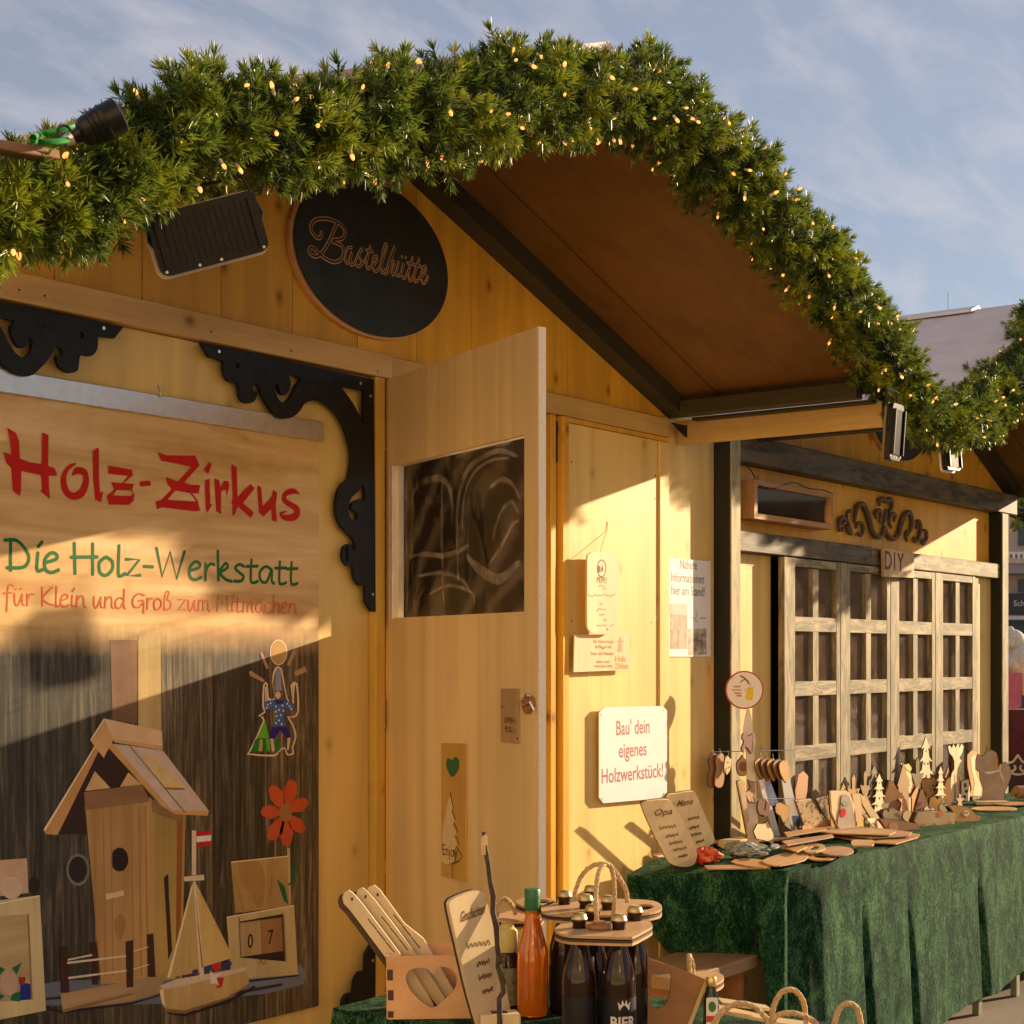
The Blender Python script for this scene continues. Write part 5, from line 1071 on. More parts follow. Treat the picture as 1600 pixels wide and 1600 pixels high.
def scribble(b, M, u0, u1, v, h, w, d, n=9, seed=0, slope=0.0):
    g = random.Random(seed); pts = []
    for i in range(n*2): t = i/(n*2-1); pts.append((u0+(u1-u0)*t, v+slope*t+(h if i % 2 else -h)*g.uniform(.3, 1)))
    b.stroke(PX(M, pts, d), w, M, d)

# ---------------- wooden box with heart
HB = facing(onZ(675, 1592, TZ)+Vector((0, 0, .001)), R_(2))
hx = thing('heart_box', 'pale wooden box with a heart cut-out and finger joints, at the bottom left', 'box', tuple(HB.translation))
fr = PX(HB, [(603, 1494), (748, 1492), (748, 1591), (606, 1593)]); ht = PX(HB, sm([(634, 1530), (640, 1516), (655, 1512), (668, 1514), (677, 1523), (684, 1512), (697, 1511), (709, 1518), (714, 1532), (709, 1548), (692, 1564), (675, 1575), (655, 1562), (641, 1547)], 3))
M_box = wood('pinkish_box_ply', (.92, .52, .26), (.80, .42, .18), 'x', 30, .5, True, .05)
MB().shape([fr, ht], .005, HB, -.005).build('front_panel', M_box, hx, bevel=.0006)
xL, xR = fr[0][0], fr[1][0]; zt_ = fr[0][1]
MB().box(xL+.001, .0, -.115, xL+.006, zt_-.001, -.0052, HB).build('side_panel', M_box, hx)
MB().box(xR-.006, .0, -.115, xR-.001, zt_-.001, -.0052, HB).build('side_panel', M_box, hx)
bkp = PX(HB, [(668, 1474), (745, 1472)], -.116)
MB().shape([(xL, 0), (xR, 0), (xR, bkp[1][1]), (bkp[0][0], bkp[0][1]), (bkp[0][0]-.002, zt_), (xL, zt_)], .005, HB, -.1205).build('back_panel', M_box, hx)
MB().box(xL+.007, .001, -.114, xR-.007, .006, -.006, HB).build('bottom_panel', M_brownw, hx)
for q in ([(605, 1515), (614, 1515), (614, 1532), (605, 1532)], [(606, 1547), (615, 1547), (615, 1563), (606, 1563)], [(606, 1580), (615, 1580), (615, 1590), (606, 1590)]):
    MB().shape(PX(HB, q), .0004, HB, .0001).build('finger_joint', M_char, hx)
# three serving paddles in the box
for i, (dx_, dy_, lab) in enumerate(((0, 0, 'leftmost of three long wooden paddles leaning in the heart box'), (21, -4, 'middle of three long wooden paddles leaning in the heart box'), (40, -7, 'rightmost long wooden paddle in the heart box, its pale broad side lit'))):
    dep = -.035-.022*i; S1 = lambda L_: [(u+dx_, v+dy_) for u, v in L_]
    r = thing('wooden_paddle', lab, 'paddle', tuple(HB @ Vector((-.02+.02*i, .008, dep))), 'wooden paddles in the heart box')
    blade = [(535, 1402), (538, 1394), (545, 1391), (552, 1396), (566, 1412), (610, 1470), (640, 1510), (672, 1560), (684, 1584), (672, 1588), (640, 1548), (600, 1493), (556, 1434), (545, 1420), (537, 1412)]
    if i == 2: blade = [(533, 1400), (536, 1393), (545, 1390), (554, 1398), (592, 1450), (622, 1474), (640, 1505), (672, 1560), (684, 1584), (672, 1588), (640, 1548), (598, 1495), (556, 1434), (545, 1420), (537, 1412)]
    lp = PX(HB, S1(blade), dep)
    MB().shape(lp, .009, HB, dep-.009).build('blade', M_plyp, r, bevel=.001)
    MB().shape([(x-.0105, y-.0085) for x, y in lp], .0045, HB, dep-.0145).build('blade_back', M_char, r)
    (x, y), = PX(HB, S1([(550, 1405)]), dep+.001); MB().shape(ell(x, y, .0026, .004, 10), .0006, HB, dep+.0002).build('hanging_hole', M_char, r)
    for k in range(3):
        MB().stroke(PX(HB, S1([(575+14*k, 1436+18*k), (588+14*k, 1452+18*k)]), dep+.001), .0022, HB, dep+.0006).build('groove', M_char, r)

# ---------------- leaning board with writing, stick and stand
gb, GM = item('writing_board', 'tall pale board with rounded top and dark burnt writing, leaning by the orange bottle', 'board', (770, 1616), 0,
    sm([(703, 1422), (704, 1409), (714, 1402), (738, 1393), (751, 1393), (760, 1404), (775, 1470), (800, 1590), (803, 1622), (780, 1624), (757, 1624), (735, 1560), (715, 1475)], 3), .009, M_plyp, R_(46), R_(6), zb=TZ+.002, edge=M_char)
b = MB(); (xa, za), (xb, zb2) = PX(GM, [(719, 1441), (752, 1428)], .0006)
for k_, (u0, u1, v0) in enumerate(((729, 766, 1478), (745, 765, 1507), (748, 768, 1528), (754, 770, 1550))): scribble(b, GM, u0, u1, v0, 5, .0024, .0006, 6, k_, -5)
for body, (u0, v0), (u1, v1), h in (('Geschichten', (720, 1441), (757, 1427), .030),):
    (xa, za), (xb, zb2) = PX(GM, [(u0, v0), (u1, v1)], .0006); n = len(b.v); words(b, GM, xa, za, body, xb-xa, h, .0006, .0004)
    I = GM.inverted()
    for i in range(n, len(b.v)): q = I @ b.v[i]; b.v[i] = GM @ Vector((q.x, q.y+(q.x-xa)*(zb2-za)/(xb-xa), q.z))
b.build('lettering', M_burn, gb)
st = thing('forked_stick', 'dark crooked stick standing upright with a pale cut near its top', 'stick', tuple(atF(784, 1592, 3.22)))
sp = [(756, 1300), (757, 1318), (760, 1335), (763, 1352), (766, 1378), (771, 1400), (770, 1425), (776, 1448), (777, 1476), (780, 1494), (778, 1510), (786, 1536), (787, 1550), (780, 1560), (781, 1600)]
P = [atF(u, v, 3.22) for u, v in sp]
MB().tube(P, [.0040, .0042, .0050, .0046, .0050, .0060, .0050, .0062, .0052, .0062, .0050, .0060, .0058, .0052, .0055], 8).build('bark', paint('dark_bark', (.06, .038, .026), .8, .5, 60, .6), st, smooth=True)
MB().shape([(-.005, 0), (.005, 0), (.004, .018), (-.003, .018)], .001, facing(atF(758.5, 1320, 3.2135))).build('pale_cut', M_plyp, st)
MB().shape([(-.005, 0), (.004, 0), (.004, .042), (-.006, .034)], .001, facing(atF(755.8, 1322+14, 3.2155))).build('pale_edge', M_ply, st)
blk = thing('stand_block', 'pale wooden block holding the crooked stick at the bottom edge', 'stand', tuple(onZ(785, 1622, TZ)))
MB().box(-.042, 0, -.03, .038, .05, .02, facing(onZ(782, 1622, TZ+.001), R_(10))).build('block', M_plyp, blk, bevel=.003)
MB().box(-.018, .0501, -.014, .014, .0515, .004, facing(onZ(782, 1622, TZ+.001), R_(10))).build('socket', M_char, blk)

# ---------------- bottles and carriers
M_beer = glass('dark_brown_glass', (.030, .012, .006), .06, .25); M_beer.node_tree.nodes['Principled BSDF'].inputs['Specular IOR Level'].default_value = .45
M_cap = paint('gold_crown_cap', (.62, .48, .20), .35, .15, 60, .1, .8); M_lab = paint('black_label', (.012, .011, .012), .5, .2, spec=.25); M_labw = paint('pale_label', (.75, .72, .66), .5, .08)
def beer_bottle(label, P, group='brown beer bottles in the wooden carriers', full=True):
    r = thing('beer_bottle', label, 'bottle', tuple(P), group); T = Matrix.Translation(P)
    MB().lathe([(.026, 0), (.032, .004), (.033, .02), (.033, .125), (.031, .145), (.024, .170), (.0165, .195), (.0135, .215), (.0132, .238), (.0150, .241), (.0150, .247), (.0128, .250)], 28, T).build('glass_body', M_beer, r, smooth=True)
    MB().lathe([(.0158, .246), (.0164, .2475), (.0152, .2505), (.0135, .256), (.010, .2585), (.002, .259)], 21, T).build('crown_cap', M_cap, r, smooth=True)
    MB().lathe([(.0333, .028), (.0336, .030), (.0336, .098), (.0333, .100)], 28, T).build('label', M_lab, r, smooth=True)
    return r
def at_cap(u, v, h=.259, zc=None): return onZ(u, v-7, TZ+.002+h)
b1 = [(905, 1432), (967, 1434), (992, 1421), (926, 1419)]
n1 = ['front left', 'front middle', 'right-hand', 'back left']
for (u, v), n_ in zip(b1, n1):
    p = at_cap(u, v); beer_bottle(f'brown beer bottle with gold cap, {n_} one of the nearer carrier', (p.x, p.y, TZ+.001))
b2 = [(882, 1397), (915, 1403), (924, 1389), (950, 1405)]
n2_ = ['leftmost', 'second from left', 'rearmost', 'right-hand']
for (u, v), n_ in zip(b2, n2_):
    p = at_cap(u, v); beer_bottle(f'brown beer bottle with gold cap, {n_} one of the carrier behind', (p.x, p.y, TZ+.001))
# BIER lettering on the front bottle label: flat print bent onto the glass
p = at_cap(967, 1434); b = MB(); ang0 = math.atan2(-p.y, -p.x)
def wrap_text(b, body, P, z, size, r, ang, sx=1.0, bold=0.0):
    tmp = MB(); tmp.text(body, Matrix.Identity(4), 0, 0, size, d=0, sx=sx, bold=bold)
    v = [(P.x+(r+.0004+q.z)*cos(ang+q.x/r), P.y+(r+.0004+q.z)*sin(ang+q.x/r), P.z+z+q.y) for q in tmp.v]; b.add(v, tmp.f)
wrap_text(b, 'BIER', Vector((p.x, p.y, TZ)), .046, .030, .0336, ang0+.25, .9, .0008)
vv, ff = curve_mesh([[(-.010, 0), (.010, 0), (.013, .016), (.0065, .009), (.004, .020), (0, .010), (-.004, .020), (-.0065, .009), (-.013, .016)]], .0001)
b.add([(p.x+(.0336+.0004+q.z)*cos(ang0+.32+q.x/.0336), p.y+(.0336+.0004+q.z)*sin(ang0+.32+q.x/.0336), TZ+.080+q.y) for q in vv], ff)
tag(b.build('label_print', paint('silver_print', (.65, .62, .58), .4)), 'silver BIER print on the label of the front middle bottle', 'print')

def rope_pts(pts, k=0): return pts
def rope(b, pts, r=.0052, turns=9):
    P = [Vector(p) for p in sm([tuple(p) for p in pts], 7, False)]; N = len(P); L = sum((P[i+1]-P[i]).length for i in range(N-1))
    for s_ in range(3):
        Q = []; acc = 0; up = Vector((0, 0, 1))
        for i, p in enumerate(P):
            T = (P[min(i+1, N-1)]-P[max(i-1, 0)]).normalized(); A = T.cross(RT if abs(T.dot(RT)) < .9 else UP).normalized(); B = T.cross(A)
            if i: acc += (p-P[i-1]).length
            a = acc/(r*7)*2*pi+s_*2*pi/3; Q.append(p+(A*cos(a)+B*sin(a))*r*.48)
        b.tube(Q, r*.58*(1+0*s_), 7)
    return b
def carrier(label, pts_top, z, ropes, group='wooden bottle carriers with rope handles', holes=()):
    F0 = frame((0, 0, z), RT, FW); lp = PX(F0, sm(pts_top, 3)); r = thing('bottle_carrier', label, 'bottle carrier', tuple(onZ(sum(p[0] for p in pts_top)/len(pts_top), sum(p[1] for p in pts_top)/len(pts_top), z)), group)
    hl = [PX(F0, h) for h in holes]
    MB().shape([lp]+hl, .005, F0, -.005).build('top_plate', M_plyx, r, bevel=.0008)
    MB().shape([lp]+hl, .004, F0, -.0115).build('middle_plate', M_char, r)
    MB().shape([lp]+hl, .005, F0, -.0175).build('lower_plate', M_plyx, r, bevel=.0008)
    for pts in ropes: 
        b = MB(); rope(b, [atF(u, v, F) for u, v, F in pts]); b.build('rope_handle', M_rope, r, smooth=True)
    return r
def hole(u, v, rx=17, ry=5): return ell(u, v, rx, ry, 20)
cr1 = carrier('nearer wooden bottle carrier with thick rope handle and four brown bottles', [(867, 1451), (874, 1445), (886, 1441), (940, 1440), (1008, 1439), (1018, 1443), (1018, 1448), (1004, 1456), (992, 1462), (982, 1464), (935, 1463), (888, 1461), (870, 1456)], TZ+.230,
    [[(933, 1452, 3.20), (932, 1430, 3.20), (931, 1400, 3.21), (934, 1370, 3.22), (942, 1352, 3.24), (952, 1352, 3.26), (958, 1368, 3.28), (960, 1400, 3.30), (959, 1432, 3.30)]])
MB().lathe([(.022, 0), (.024, .004), (.022, .008), (.012, .012), (.012, .015)], 18, Matrix.Translation(onZ(936, 1451, TZ+.231))).build('bottle_opener', M_brownw, cr1)
cr2 = carrier('rear wooden bottle carrier with a long empty slot on its right side', [(845, 1420), (852, 1413), (875, 1408), (940, 1404), (1010, 1406), (1030, 1411), (1034, 1418), (1024, 1424), (985, 1429), (900, 1430), (855, 1427)], TZ+.230,
    [[(897, 1404, 3.42), (900, 1390, 3.42), (908, 1370, 3.42), (922, 1355, 3.42), (938, 1350, 3.42), (955, 1354, 3.42), (968, 1372, 3.43), (978, 1392, 3.44), (980, 1410, 3.44)]],
    holes=[sm([(985, 1417), (1000, 1413), (1015, 1413), (1022, 1417), (1012, 1421), (992, 1422)], 2)])
cr3 = carrier('small wooden ring carrier round the neck of the orange bottle', [(771, 1432), (790, 1425), (812, 1420), (845, 1422), (849, 1430), (838, 1438), (810, 1440), (785, 1438)], TZ+.190,
    [[(776, 1432, 3.46), (777, 1414, 3.46), (786, 1404, 3.46), (797, 1410, 3.47), (806, 1428, 3.48)]])
carrier('small wooden ring carrier lying behind the green-capped bottle', [(806, 1409), (815, 1403), (840, 1401), (862, 1404), (866, 1410), (850, 1415), (820, 1416)], TZ+.230, [], holes=[ell(846, 1408, 13, 3.2, 18)])
ob = onZ(832, 1587, TZ+.001); r = thing('juice_bottle', 'clear bottle of orange liquid with a tall green cap', 'bottle', tuple(ob)); T = Matrix.Translation(ob)
mo, to, po = base_mat('orange_liquid'); po.inputs['Base Color'].default_value = (1.0, .27, .015, 1); po.inputs['Transmission Weight'].default_value = .55; po.inputs['Roughness'].default_value = .06; po.inputs['IOR'].default_value = 1.36
po.inputs['Coat Weight'].default_value = 1.0; po.inputs['Coat Roughness'].default_value = .03; po.inputs['Subsurface Weight'].default_value = .15
MB().lathe([(.026, 0), (.0325, .004), (.0335, .02), (.0335, .115), (.0315, .140), (.0235, .172), (.0168, .198), (.0150, .214), (.0150, .226)], 32, T).build('glass_body', mo, r, smooth=True)
MB().lathe([(.0165, .224), (.0172, .226), (.0172, .2435), (.0160, .244), (.0160, .247), (.0168, .2475), (.0168, .266), (.0155, .268)], 28, T).build('screw_cap', paint('green_cap', (.02, .16, .05), .4, .1), r, smooth=True)
jb = onZ(793, 1580, TZ+.001); r = thing('sauce_bottle', 'short bottle with a pale yellow cap and dark patterned label behind the orange one', 'bottle', tuple(jb)); T = Matrix.Translation(jb)
MB().lathe([(.026, 0), (.031, .004), (.031, .10), (.024, .122), (.020, .13)], 24, T).build('glass_body', M_beer, r, smooth=True)
MB().lathe([(.0205, .128), (.0215, .130), (.0215, .172), (.019, .176), (.014, .180), (.014, .188)], 24, T).build('cap', paint('pale_yellow_cap', (.62, .52, .16), .4, .1), r, smooth=True)
MB().lathe([(.0313, .018), (.0316, .020), (.0316, .095), (.0313, .097)], 24, T).build('label', picm('patterned_label', [(.35, (.03, .03, .02)), (.5, (.25, .22, .12)), (.6, (.06, .12, .03)), (.75, (.6, .55, .45))], 45), r, smooth=True)
# tilted board with cut-outs, small labelled bottle in its own carrier
tpan, TM = item('tilted_carrier_side', 'tilted brown plywood carrier side with curved cut-outs beside the beer bottles', 'board', (1050, 1622), 0,
    [[(1012, 1497), (1058, 1512), (1102, 1530), (1090, 1560), (1066, 1624), (1012, 1624)], sm([(1019, 1523), (1026, 1517), (1031, 1524), (1038, 1518), (1047, 1520), (1049, 1528), (1047, 1550), (1038, 1572), (1020, 1576), (1017, 1550)], 3)], .006, wood('brown_ply', (.36, .19, .085), (.28, .13, .05), 'x', 40, .5, True, .05), R_(10), R_(0), zb=TZ+.001)
MB().shape(PX(TM, [(1101, 1531), (1106, 1535), (1072, 1624), (1066, 1624)], -.001), .005, TM, -.0055).build('edge_strip', M_plyp, tpan)
sbp = onZ(1111, 1622, TZ+.001); r = thing('liqueur_bottle', 'small dark square bottle with green, red and white label', 'bottle', tuple(sbp)); T = Matrix.Translation(sbp)
MB().lathe([(.014, 0), (.016, .003), (.016, .075), (.013, .088), (.0095, .096), (.0090, .108)], 20, T).build('glass_body', glass('green_black_glass', (.01, .02, .008), .05, .2), r, smooth=True)
MB().lathe([(.0100, .104), (.0108, .106), (.0108, .120), (.0095, .122)], 18, T).build('cap', M_cap, r, smooth=True)
LM = facing(sbp+Vector((-.016*CA, -.016*SA, 0)))
MB().shape(rrect(-.0115, .012, .0115, .084, .003), .001, LM, .0006).build('label', M_labw, r); MB().shape(ell(0, .066, .0075, .0105, 20), .0006, LM, .0018).build('green_medallion', paint('green_medal', (.05, .16, .04), .5), r)
MB().shape(rect(-.0112, .036, .0112, .048), .0006, LM, .0018).build('red_band', paint('red_band', (.55, .04, .02), .5), r)
carrier('round wooden top plate above the small labelled bottle', [(1073, 1526), (1085, 1519), (1105, 1517), (1126, 1521), (1131, 1528), (1120, 1536), (1098, 1538), (1080, 1534)], TZ+.100, [[(1078, 1528, 3.26), (1077, 1508, 3.26), (1077, 1493, 3.27), (1082, 1508, 3.31), (1082, 1528, 3.31)]])
# low carriers with rope handles at the bottom edge
hd = [([(1112, 1640, 3.05), (1116, 1600, 3.05), (1132, 1578, 3.05), (1155, 1568, 3.06), (1180, 1574, 3.07), (1200, 1598, 3.08), (1210, 1640, 3.08)], 'low carrier with the leftmost arched rope handle of the row at the bottom edge'),
      ([(1206, 1600, 3.16), (1208, 1575, 3.16), (1220, 1552, 3.16), (1236, 1546, 3.17), (1250, 1556, 3.17), (1258, 1580, 3.18), (1260, 1640, 3.18)], 'low carrier with the tallest narrow rope handle at the bottom edge'),
      ([(1204, 1640, 3.08), (1210, 1592, 3.08), (1232, 1583, 3.08), (1258, 1588, 3.09), (1280, 1606, 3.10), (1290, 1640, 3.10)], 'low carrier with the low wide rope handle in front of the tallest one'),
      ([(1302, 1640, 3.12), (1304, 1600, 3.12), (1312, 1576, 3.12), (1326, 1568, 3.12), (1339, 1576, 3.13), (1345, 1600, 3.13), (1345, 1640, 3.13)], 'low carrier with the rightmost rope handle, before the green cloth')]
for pts, lab in hd:
    r = thing('rope_carrier', lab, 'bottle carrier', tuple(atF(pts[0][0], 1650, pts[0][2])), 'low carriers along the bottom edge')
    b = MB(); rope(b, [atF(u, v, F) for u, v, F in pts], .0058); b.build('rope_handle', M_rope, r, smooth=True)
    a, c = atF(pts[0][0], 1640, pts[0][2]), atF(pts[-1][0], 1640, pts[-1][2]); m_ = (a+c)/2; w_ = (c-a).length/2+.02
    MB().box(-w_, 0, -.045, w_, max(.012, m_.z-TZ+.004), .045, facing(Vector((m_.x, m_.y, TZ+.001)))).build('tray', M_plyx, r, bevel=.002)
for i, (q, lab) in enumerate((([(1120, 1558), (1196, 1570), (1205, 1576), (1128, 1566)], 'upper'), ([(1118, 1568), (1212, 1590), (1215, 1596), (1118, 1578)], 'lower'), ([(1205, 1588), (1276, 1598), (1278, 1606), (1206, 1596)], 'right-hand'))):
    F0 = frame((0, 0, TZ+.055-.016*i), RT, FW); b = MB(); b.shape(PX(F0, q), .006, F0, -.006)
    tag(b.build('wood_slat', M_plyp, bevel=.0006), f'thin pale wooden slat among the rope handles, {lab} one', 'slat', 'pale slats among the rope handles')
# ================================================================ GOODS ON THE LONG TABLE
# two leaning boards with writing
lbA, LA = item('writing_board', 'rounded pale board with burnt list, front one of two leaning at the table end', 'board', (1062, 1353), 0,
    sm([(1005, 1262), (1008, 1254), (1022, 1251), (1044, 1250), (1055, 1261), (1070, 1290), (1087, 1322), (1088, 1344), (1080, 1353), (1062, 1354), (1048, 1349), (1040, 1338), (1020, 1298)], 3), .008, M_plyp, R_(40), R_(22), zb=TZ+.006, edge=M_char, group='leaning boards with burnt lists')
lbB, LBm = item('writing_board', 'pale board with burnt list standing behind the other at the table end', 'board', (1098, 1330), 0,
    sm([(1043, 1246), (1060, 1240), (1080, 1237), (1088, 1242), (1102, 1275), (1116, 1308), (1113, 1318), (1096, 1328), (1080, 1326), (1062, 1285)], 3), .008, M_plyp, R_(40), R_(22), zb=TZ+.004, edge=M_char, group='leaning boards with burnt lists')
for root_, M_, head, ls_ in ((lbA, LA, ('Opa', 1021, 1275, 1050, 1272), ((1030, 1056, 1294), (1040, 1060, 1307), (1046, 1066, 1318), (1052, 1072, 1328), (1060, 1074, 1339))),
                       (lbB, LBm, ('Mama', 1058, 1260, 1082, 1256), ((1075, 1092, 1280), (1078, 1092, 1294), (1080, 1096, 1305), (1088, 1100, 1316)))):
    b = MB(); I = M_.inverted(); body, u0, v0, u1, v1 = head
    (xa, za), (xb, zb2) = PX(M_, [(u0, v0), (u1, v1)], .0005); words(b, M_, xa, za, body, xb-xa, .036, .0006, .0004)
    for i in range(len(b.v)): q = I @ b.v[i]; b.v[i] = M_ @ Vector((q.x, q.y+(q.x-xa)*(zb2-za)/(xb-xa), q.z))
    for k_, (u0, u1, v0) in enumerate(ls_): scribble(b, M_, u0, u1, v0, 3, .0035, .0006, 6, k_, -3)
    b.build('lettering', M_burn, root_)
# bags
def blob(name, label, cat, c, sx, sy, sz, mat, seed, freq=3):
    g = np.random.default_rng(seed); ph = g.uniform(0, 6, 8); v = []; f = []; NU, NV = 40, 22
    for j in range(NV+1):
        t = pi*j/NV
        for i in range(NU):
            a = 2*pi*i/NU; d = Vector((sin(t)*cos(a), sin(t)*sin(a), cos(t)))
            k = 1+.13*sin(freq*a+ph[0]+2*t)+.09*sin(5*a+ph[1]-3*t)+.06*sin(9*a+ph[2]+5*t)+.04*sin(15*t+ph[3]+7*a)
            q = RT*(d.x*sx*k)+FW*(d.y*sy*k); z = max(-.98*sz, d.z*sz*k*(1-.55*abs(d.x)**2)); v.append((c[0]+q.x, c[1]+q.y, c[2]+sz+z))
    for j in range(NV):
        for i in range(NU): i2 = (i+1) % NU; f.append((j*NU+i, j*NU+i2, (j+1)*NU+i2, (j+1)*NU+i))
    o = MB().add(v, f).build(name, mat, smooth=True); tag(o, label, cat); return o
blob('sweets_bag', 'shiny red bag of sweets lying on the table end before the boards', 'bag', onZ(1101, 1350, TZ), .068, .045, .030, picm('red_candy_foil', [(.35, (.30, .01, .01)), (.5, (.55, .03, .02)), (.6, (.65, .22, .04)), (.68, (.5, .02, .03))], 38), 2)
mb_ = picm('clear_bag_contents', [(.36, (.05, .09, .07)), (.48, (.18, .28, .30)), (.58, (.50, .40, .30)), (.7, (.12, .10, .06))], 40); mb_.node_tree.nodes['Principled BSDF'].inputs['Roughness'].default_value = .15; mb_.node_tree.nodes['Principled BSDF'].inputs['Coat Weight'].default_value = .8
blob('clear_bag', 'clear bag with teal and brown bits beside the red sweets bag', 'bag', onZ(1167, 1342, TZ), .078, .05, .028, mb_, 5)

# ---------------- ornament stand
FS = 6.52; SM = facing(atF(1176, 1322, FS), R_(4))
stn = thing('ornament_stand', 'white ornament stand with a round red-rimmed sign on top', 'display stand', tuple(SM.translation))
M_stand = paint('white_stand', (.72, .66, .60), .5, .06)
MB().shape(PX(SM, [(1168, 1322), (1166, 1180), (1161, 1142), (1164, 1122), (1167, 1108), (1171, 1108), (1174, 1122), (1176, 1145), (1178, 1180), (1186, 1322)]), .010, SM, -.005).build('post', M_stand, stn, bevel=.001)
MB().box(-.05, -.003, -.05, .05, .006, .05, SM).build('foot', M_stand, stn)
(cx, cy), = PX(SM, [(1163, 1078)]); rr_ = 30*FS/FPX
MB().shape(ell(cx, cy, rr_, rr_, 44), .005, SM, -.002).build('sign_rim', paint('red_rim', (.45, .05, .04), .45), stn)
MB().shape(ell(cx, cy, rr_*.925, rr_*.925, 44), .001, SM, .0032).build('sign_face', M_paper, stn)
b = MB(); I_f = lambda L_: PX(SM, [(990+x/4.444, 1020+y/4.444) for x, y in L_], .0045)
b.shape(I_f(sm([(790, 245), (810, 240), (828, 250), (832, 290), (825, 325), (800, 332), (780, 320), (782, 280)], 2)), .0006, SM, .0045); b.stroke(I_f([(785, 262), (770, 252)]), .004, SM, .0045); b.stroke(I_f([(825, 245), (838, 235)]), .004, SM, .0045); b.stroke(I_f([(815, 238), (812, 215), (800, 200)]), .003, SM, .0045)
b.build('yellow_bag_picture', paint('yellow_ink', (.70, .55, .03), .5), stn)
b = MB(); b.stroke(I_f([(742, 160), (775, 180), (800, 215)]), .006, SM, .0046); b.stroke(I_f([(740, 205), (770, 185), (795, 195)]), .004, SM, .0049); b.build('red_blade', M_inkred, stn)
b = MB()
for k, (w0, w1, y) in enumerate(((695, 740, 235), (685, 750, 258), (700, 745, 280), (715, 750, 298))):
    pts = [(w0+(w1-w0)*i/9, y+(5 if i % 2 else -5)) for i in range(10)]; b.stroke(I_f(pts), .0032, SM, .0046)
b.build('pink_writing', paint('pink_ink', (.55, .22, .16), .5), stn)
for nm, (ua, va), (ub, vb) in (('upper_rod', (1108, 1175), (1240, 1172)), ('lower_rod', (1182, 1249), (1242, 1247))):
    # the rods run a little away from the camera on the right
    A = atF(ua, va, FS-.06 if nm == 'upper_rod' else FS); B = atF(ub, vb, FS+.10)
    MB().tube([A, B], .0018, 6).build('rod', M_screw, stn, smooth=True)
def hang(label, F, loops, mat=None, extras=(), th=.005, yaw=R_(50), hook=True, name='wooden_ornament', group='wooden ornaments on the stand'):
    u = sum(p[0] for p in loops)/len(loops); vt = min(p[1] for p in loops); vb = max(p[1] for p in loops)
    r, M = item(name, label, 'ornament', (u, vb), F, loops, th, mat or M_ply, yaw, 0, extras, group, 'cutout', outline=.0028)
    if hook: MB().tube([atF(u, vt-8, F), atF(u+1, vt-3, F), atF(u, vt+2, F)], .0012, 5).build('hook', M_screw, r)
    return r, M
I4 = lambda L_: [(990+x/4.444, 1020+y/4.444) for x, y in L_]
pea = lambda dx: I4([(x+dx, y) for x, y in sm([(550, 700), (575, 705), (582, 740), (572, 780), (582, 830), (578, 900), (560, 932), (530, 930), (515, 905), (520, 850), (530, 800), (522, 760), (530, 720)], 2)])
hang('peanut-shaped wooden ornament hanging at the far left of the stand', 6.46, pea(0), wood('toasted_ply', (.40, .19, .07), (.30, .12, .04), 'z', 40, .5, False, .05))
hang('second peanut-shaped wooden ornament from the left', 6.475, pea(48), wood('rosy_ply', (.52, .30, .16), (.42, .2, .1), 'z', 40, .5, False, .05))
hang('pale spotted star ornament, third from the left', 6.49, I4([(640, 720), (655, 712), (668, 735), (680, 740), (676, 790), (668, 820), (650, 845), (628, 830), (632, 770)]), M_plyp, [('spot', [I4(ell(655, 760, 5, 6, 8)), I4(ell(665, 795, 5, 6, 8)), I4(ell(645, 805, 4, 5, 8))], M_burn, .0006)])
hang('round lemon-slice ornament hanging alone left of the post', 6.50, I4(sm([(757, 712), (768, 735), (796, 765), (798, 810), (780, 845), (755, 852), (730, 838), (720, 800), (722, 760), (745, 735)], 2)), M_ply,
     [('slice_ring', [I4(ell(760, 790, 30, 34, 20))], wood('toasted_ply', (0, 0, 0), (0, 0, 0)), .0005), ('slice_line', [I4([(758, 760), (761, 760), (761, 822), (758, 822)]), I4([(735, 788), (786, 786), (786, 790), (735, 792)]), I4([(742, 770), (780, 810), (777, 813), (739, 773)])], M_burnl, .0009)])
hang('dark red reindeer ornament fixed to the post above the rod', 6.49, I4(sm([(765, 560), (800, 585), (835, 555), (845, 585), (848, 630), (830, 670), (818, 700), (800, 670), (775, 650), (765, 690), (750, 665), (768, 620), (755, 590)], 2)), paint('dark_red_wood', (.13, .012, .006), .5, .2), hook=False)
for k, (dx_, nm) in enumerate(((0, 'first'), (42, 'second'), (84, 'third'), (128, 'fourth'), (168, 'last'))):
    L_ = I4([(x+dx_, y+(4*k)) for x, y in sm([(870, 735), (890, 728), (905, 760), (912, 810), (905, 860), (890, 885), (868, 850), (850, 810), (845, 760)], 2)])
    hang(f'heart-shaped brown ornament, {nm} in the bunch right of the post', 6.52+.018*k, L_, wood('toasted_ply' if k % 2 else 'honey_ply', (.55, .30, .08), (.42, .2, .05), 'z', 40, .5, False, .05), yaw=R_(58))
hang('small reindeer ornament hanging low on the post', 6.495, I4(sm([(795, 880), (815, 900), (850, 895), (862, 920), (860, 960), (835, 985), (825, 1010), (855, 1020), (850, 1040), (800, 1030), (785, 990), (770, 1010), (765, 985), (795, 960), (815, 930)], 2)), wood('rosy_ply', (0, 0, 0), (0, 0, 0)), hook=False)
hang('pale feather-shaped ornament hanging lowest on the stand', 6.50, I4([(860, 1190), (905, 1190), (930, 1170), (945, 1200), (970, 1260), (972, 1340), (940, 1310), (900, 1300), (855, 1290), (835, 1240)]), M_plyp, hook=False)
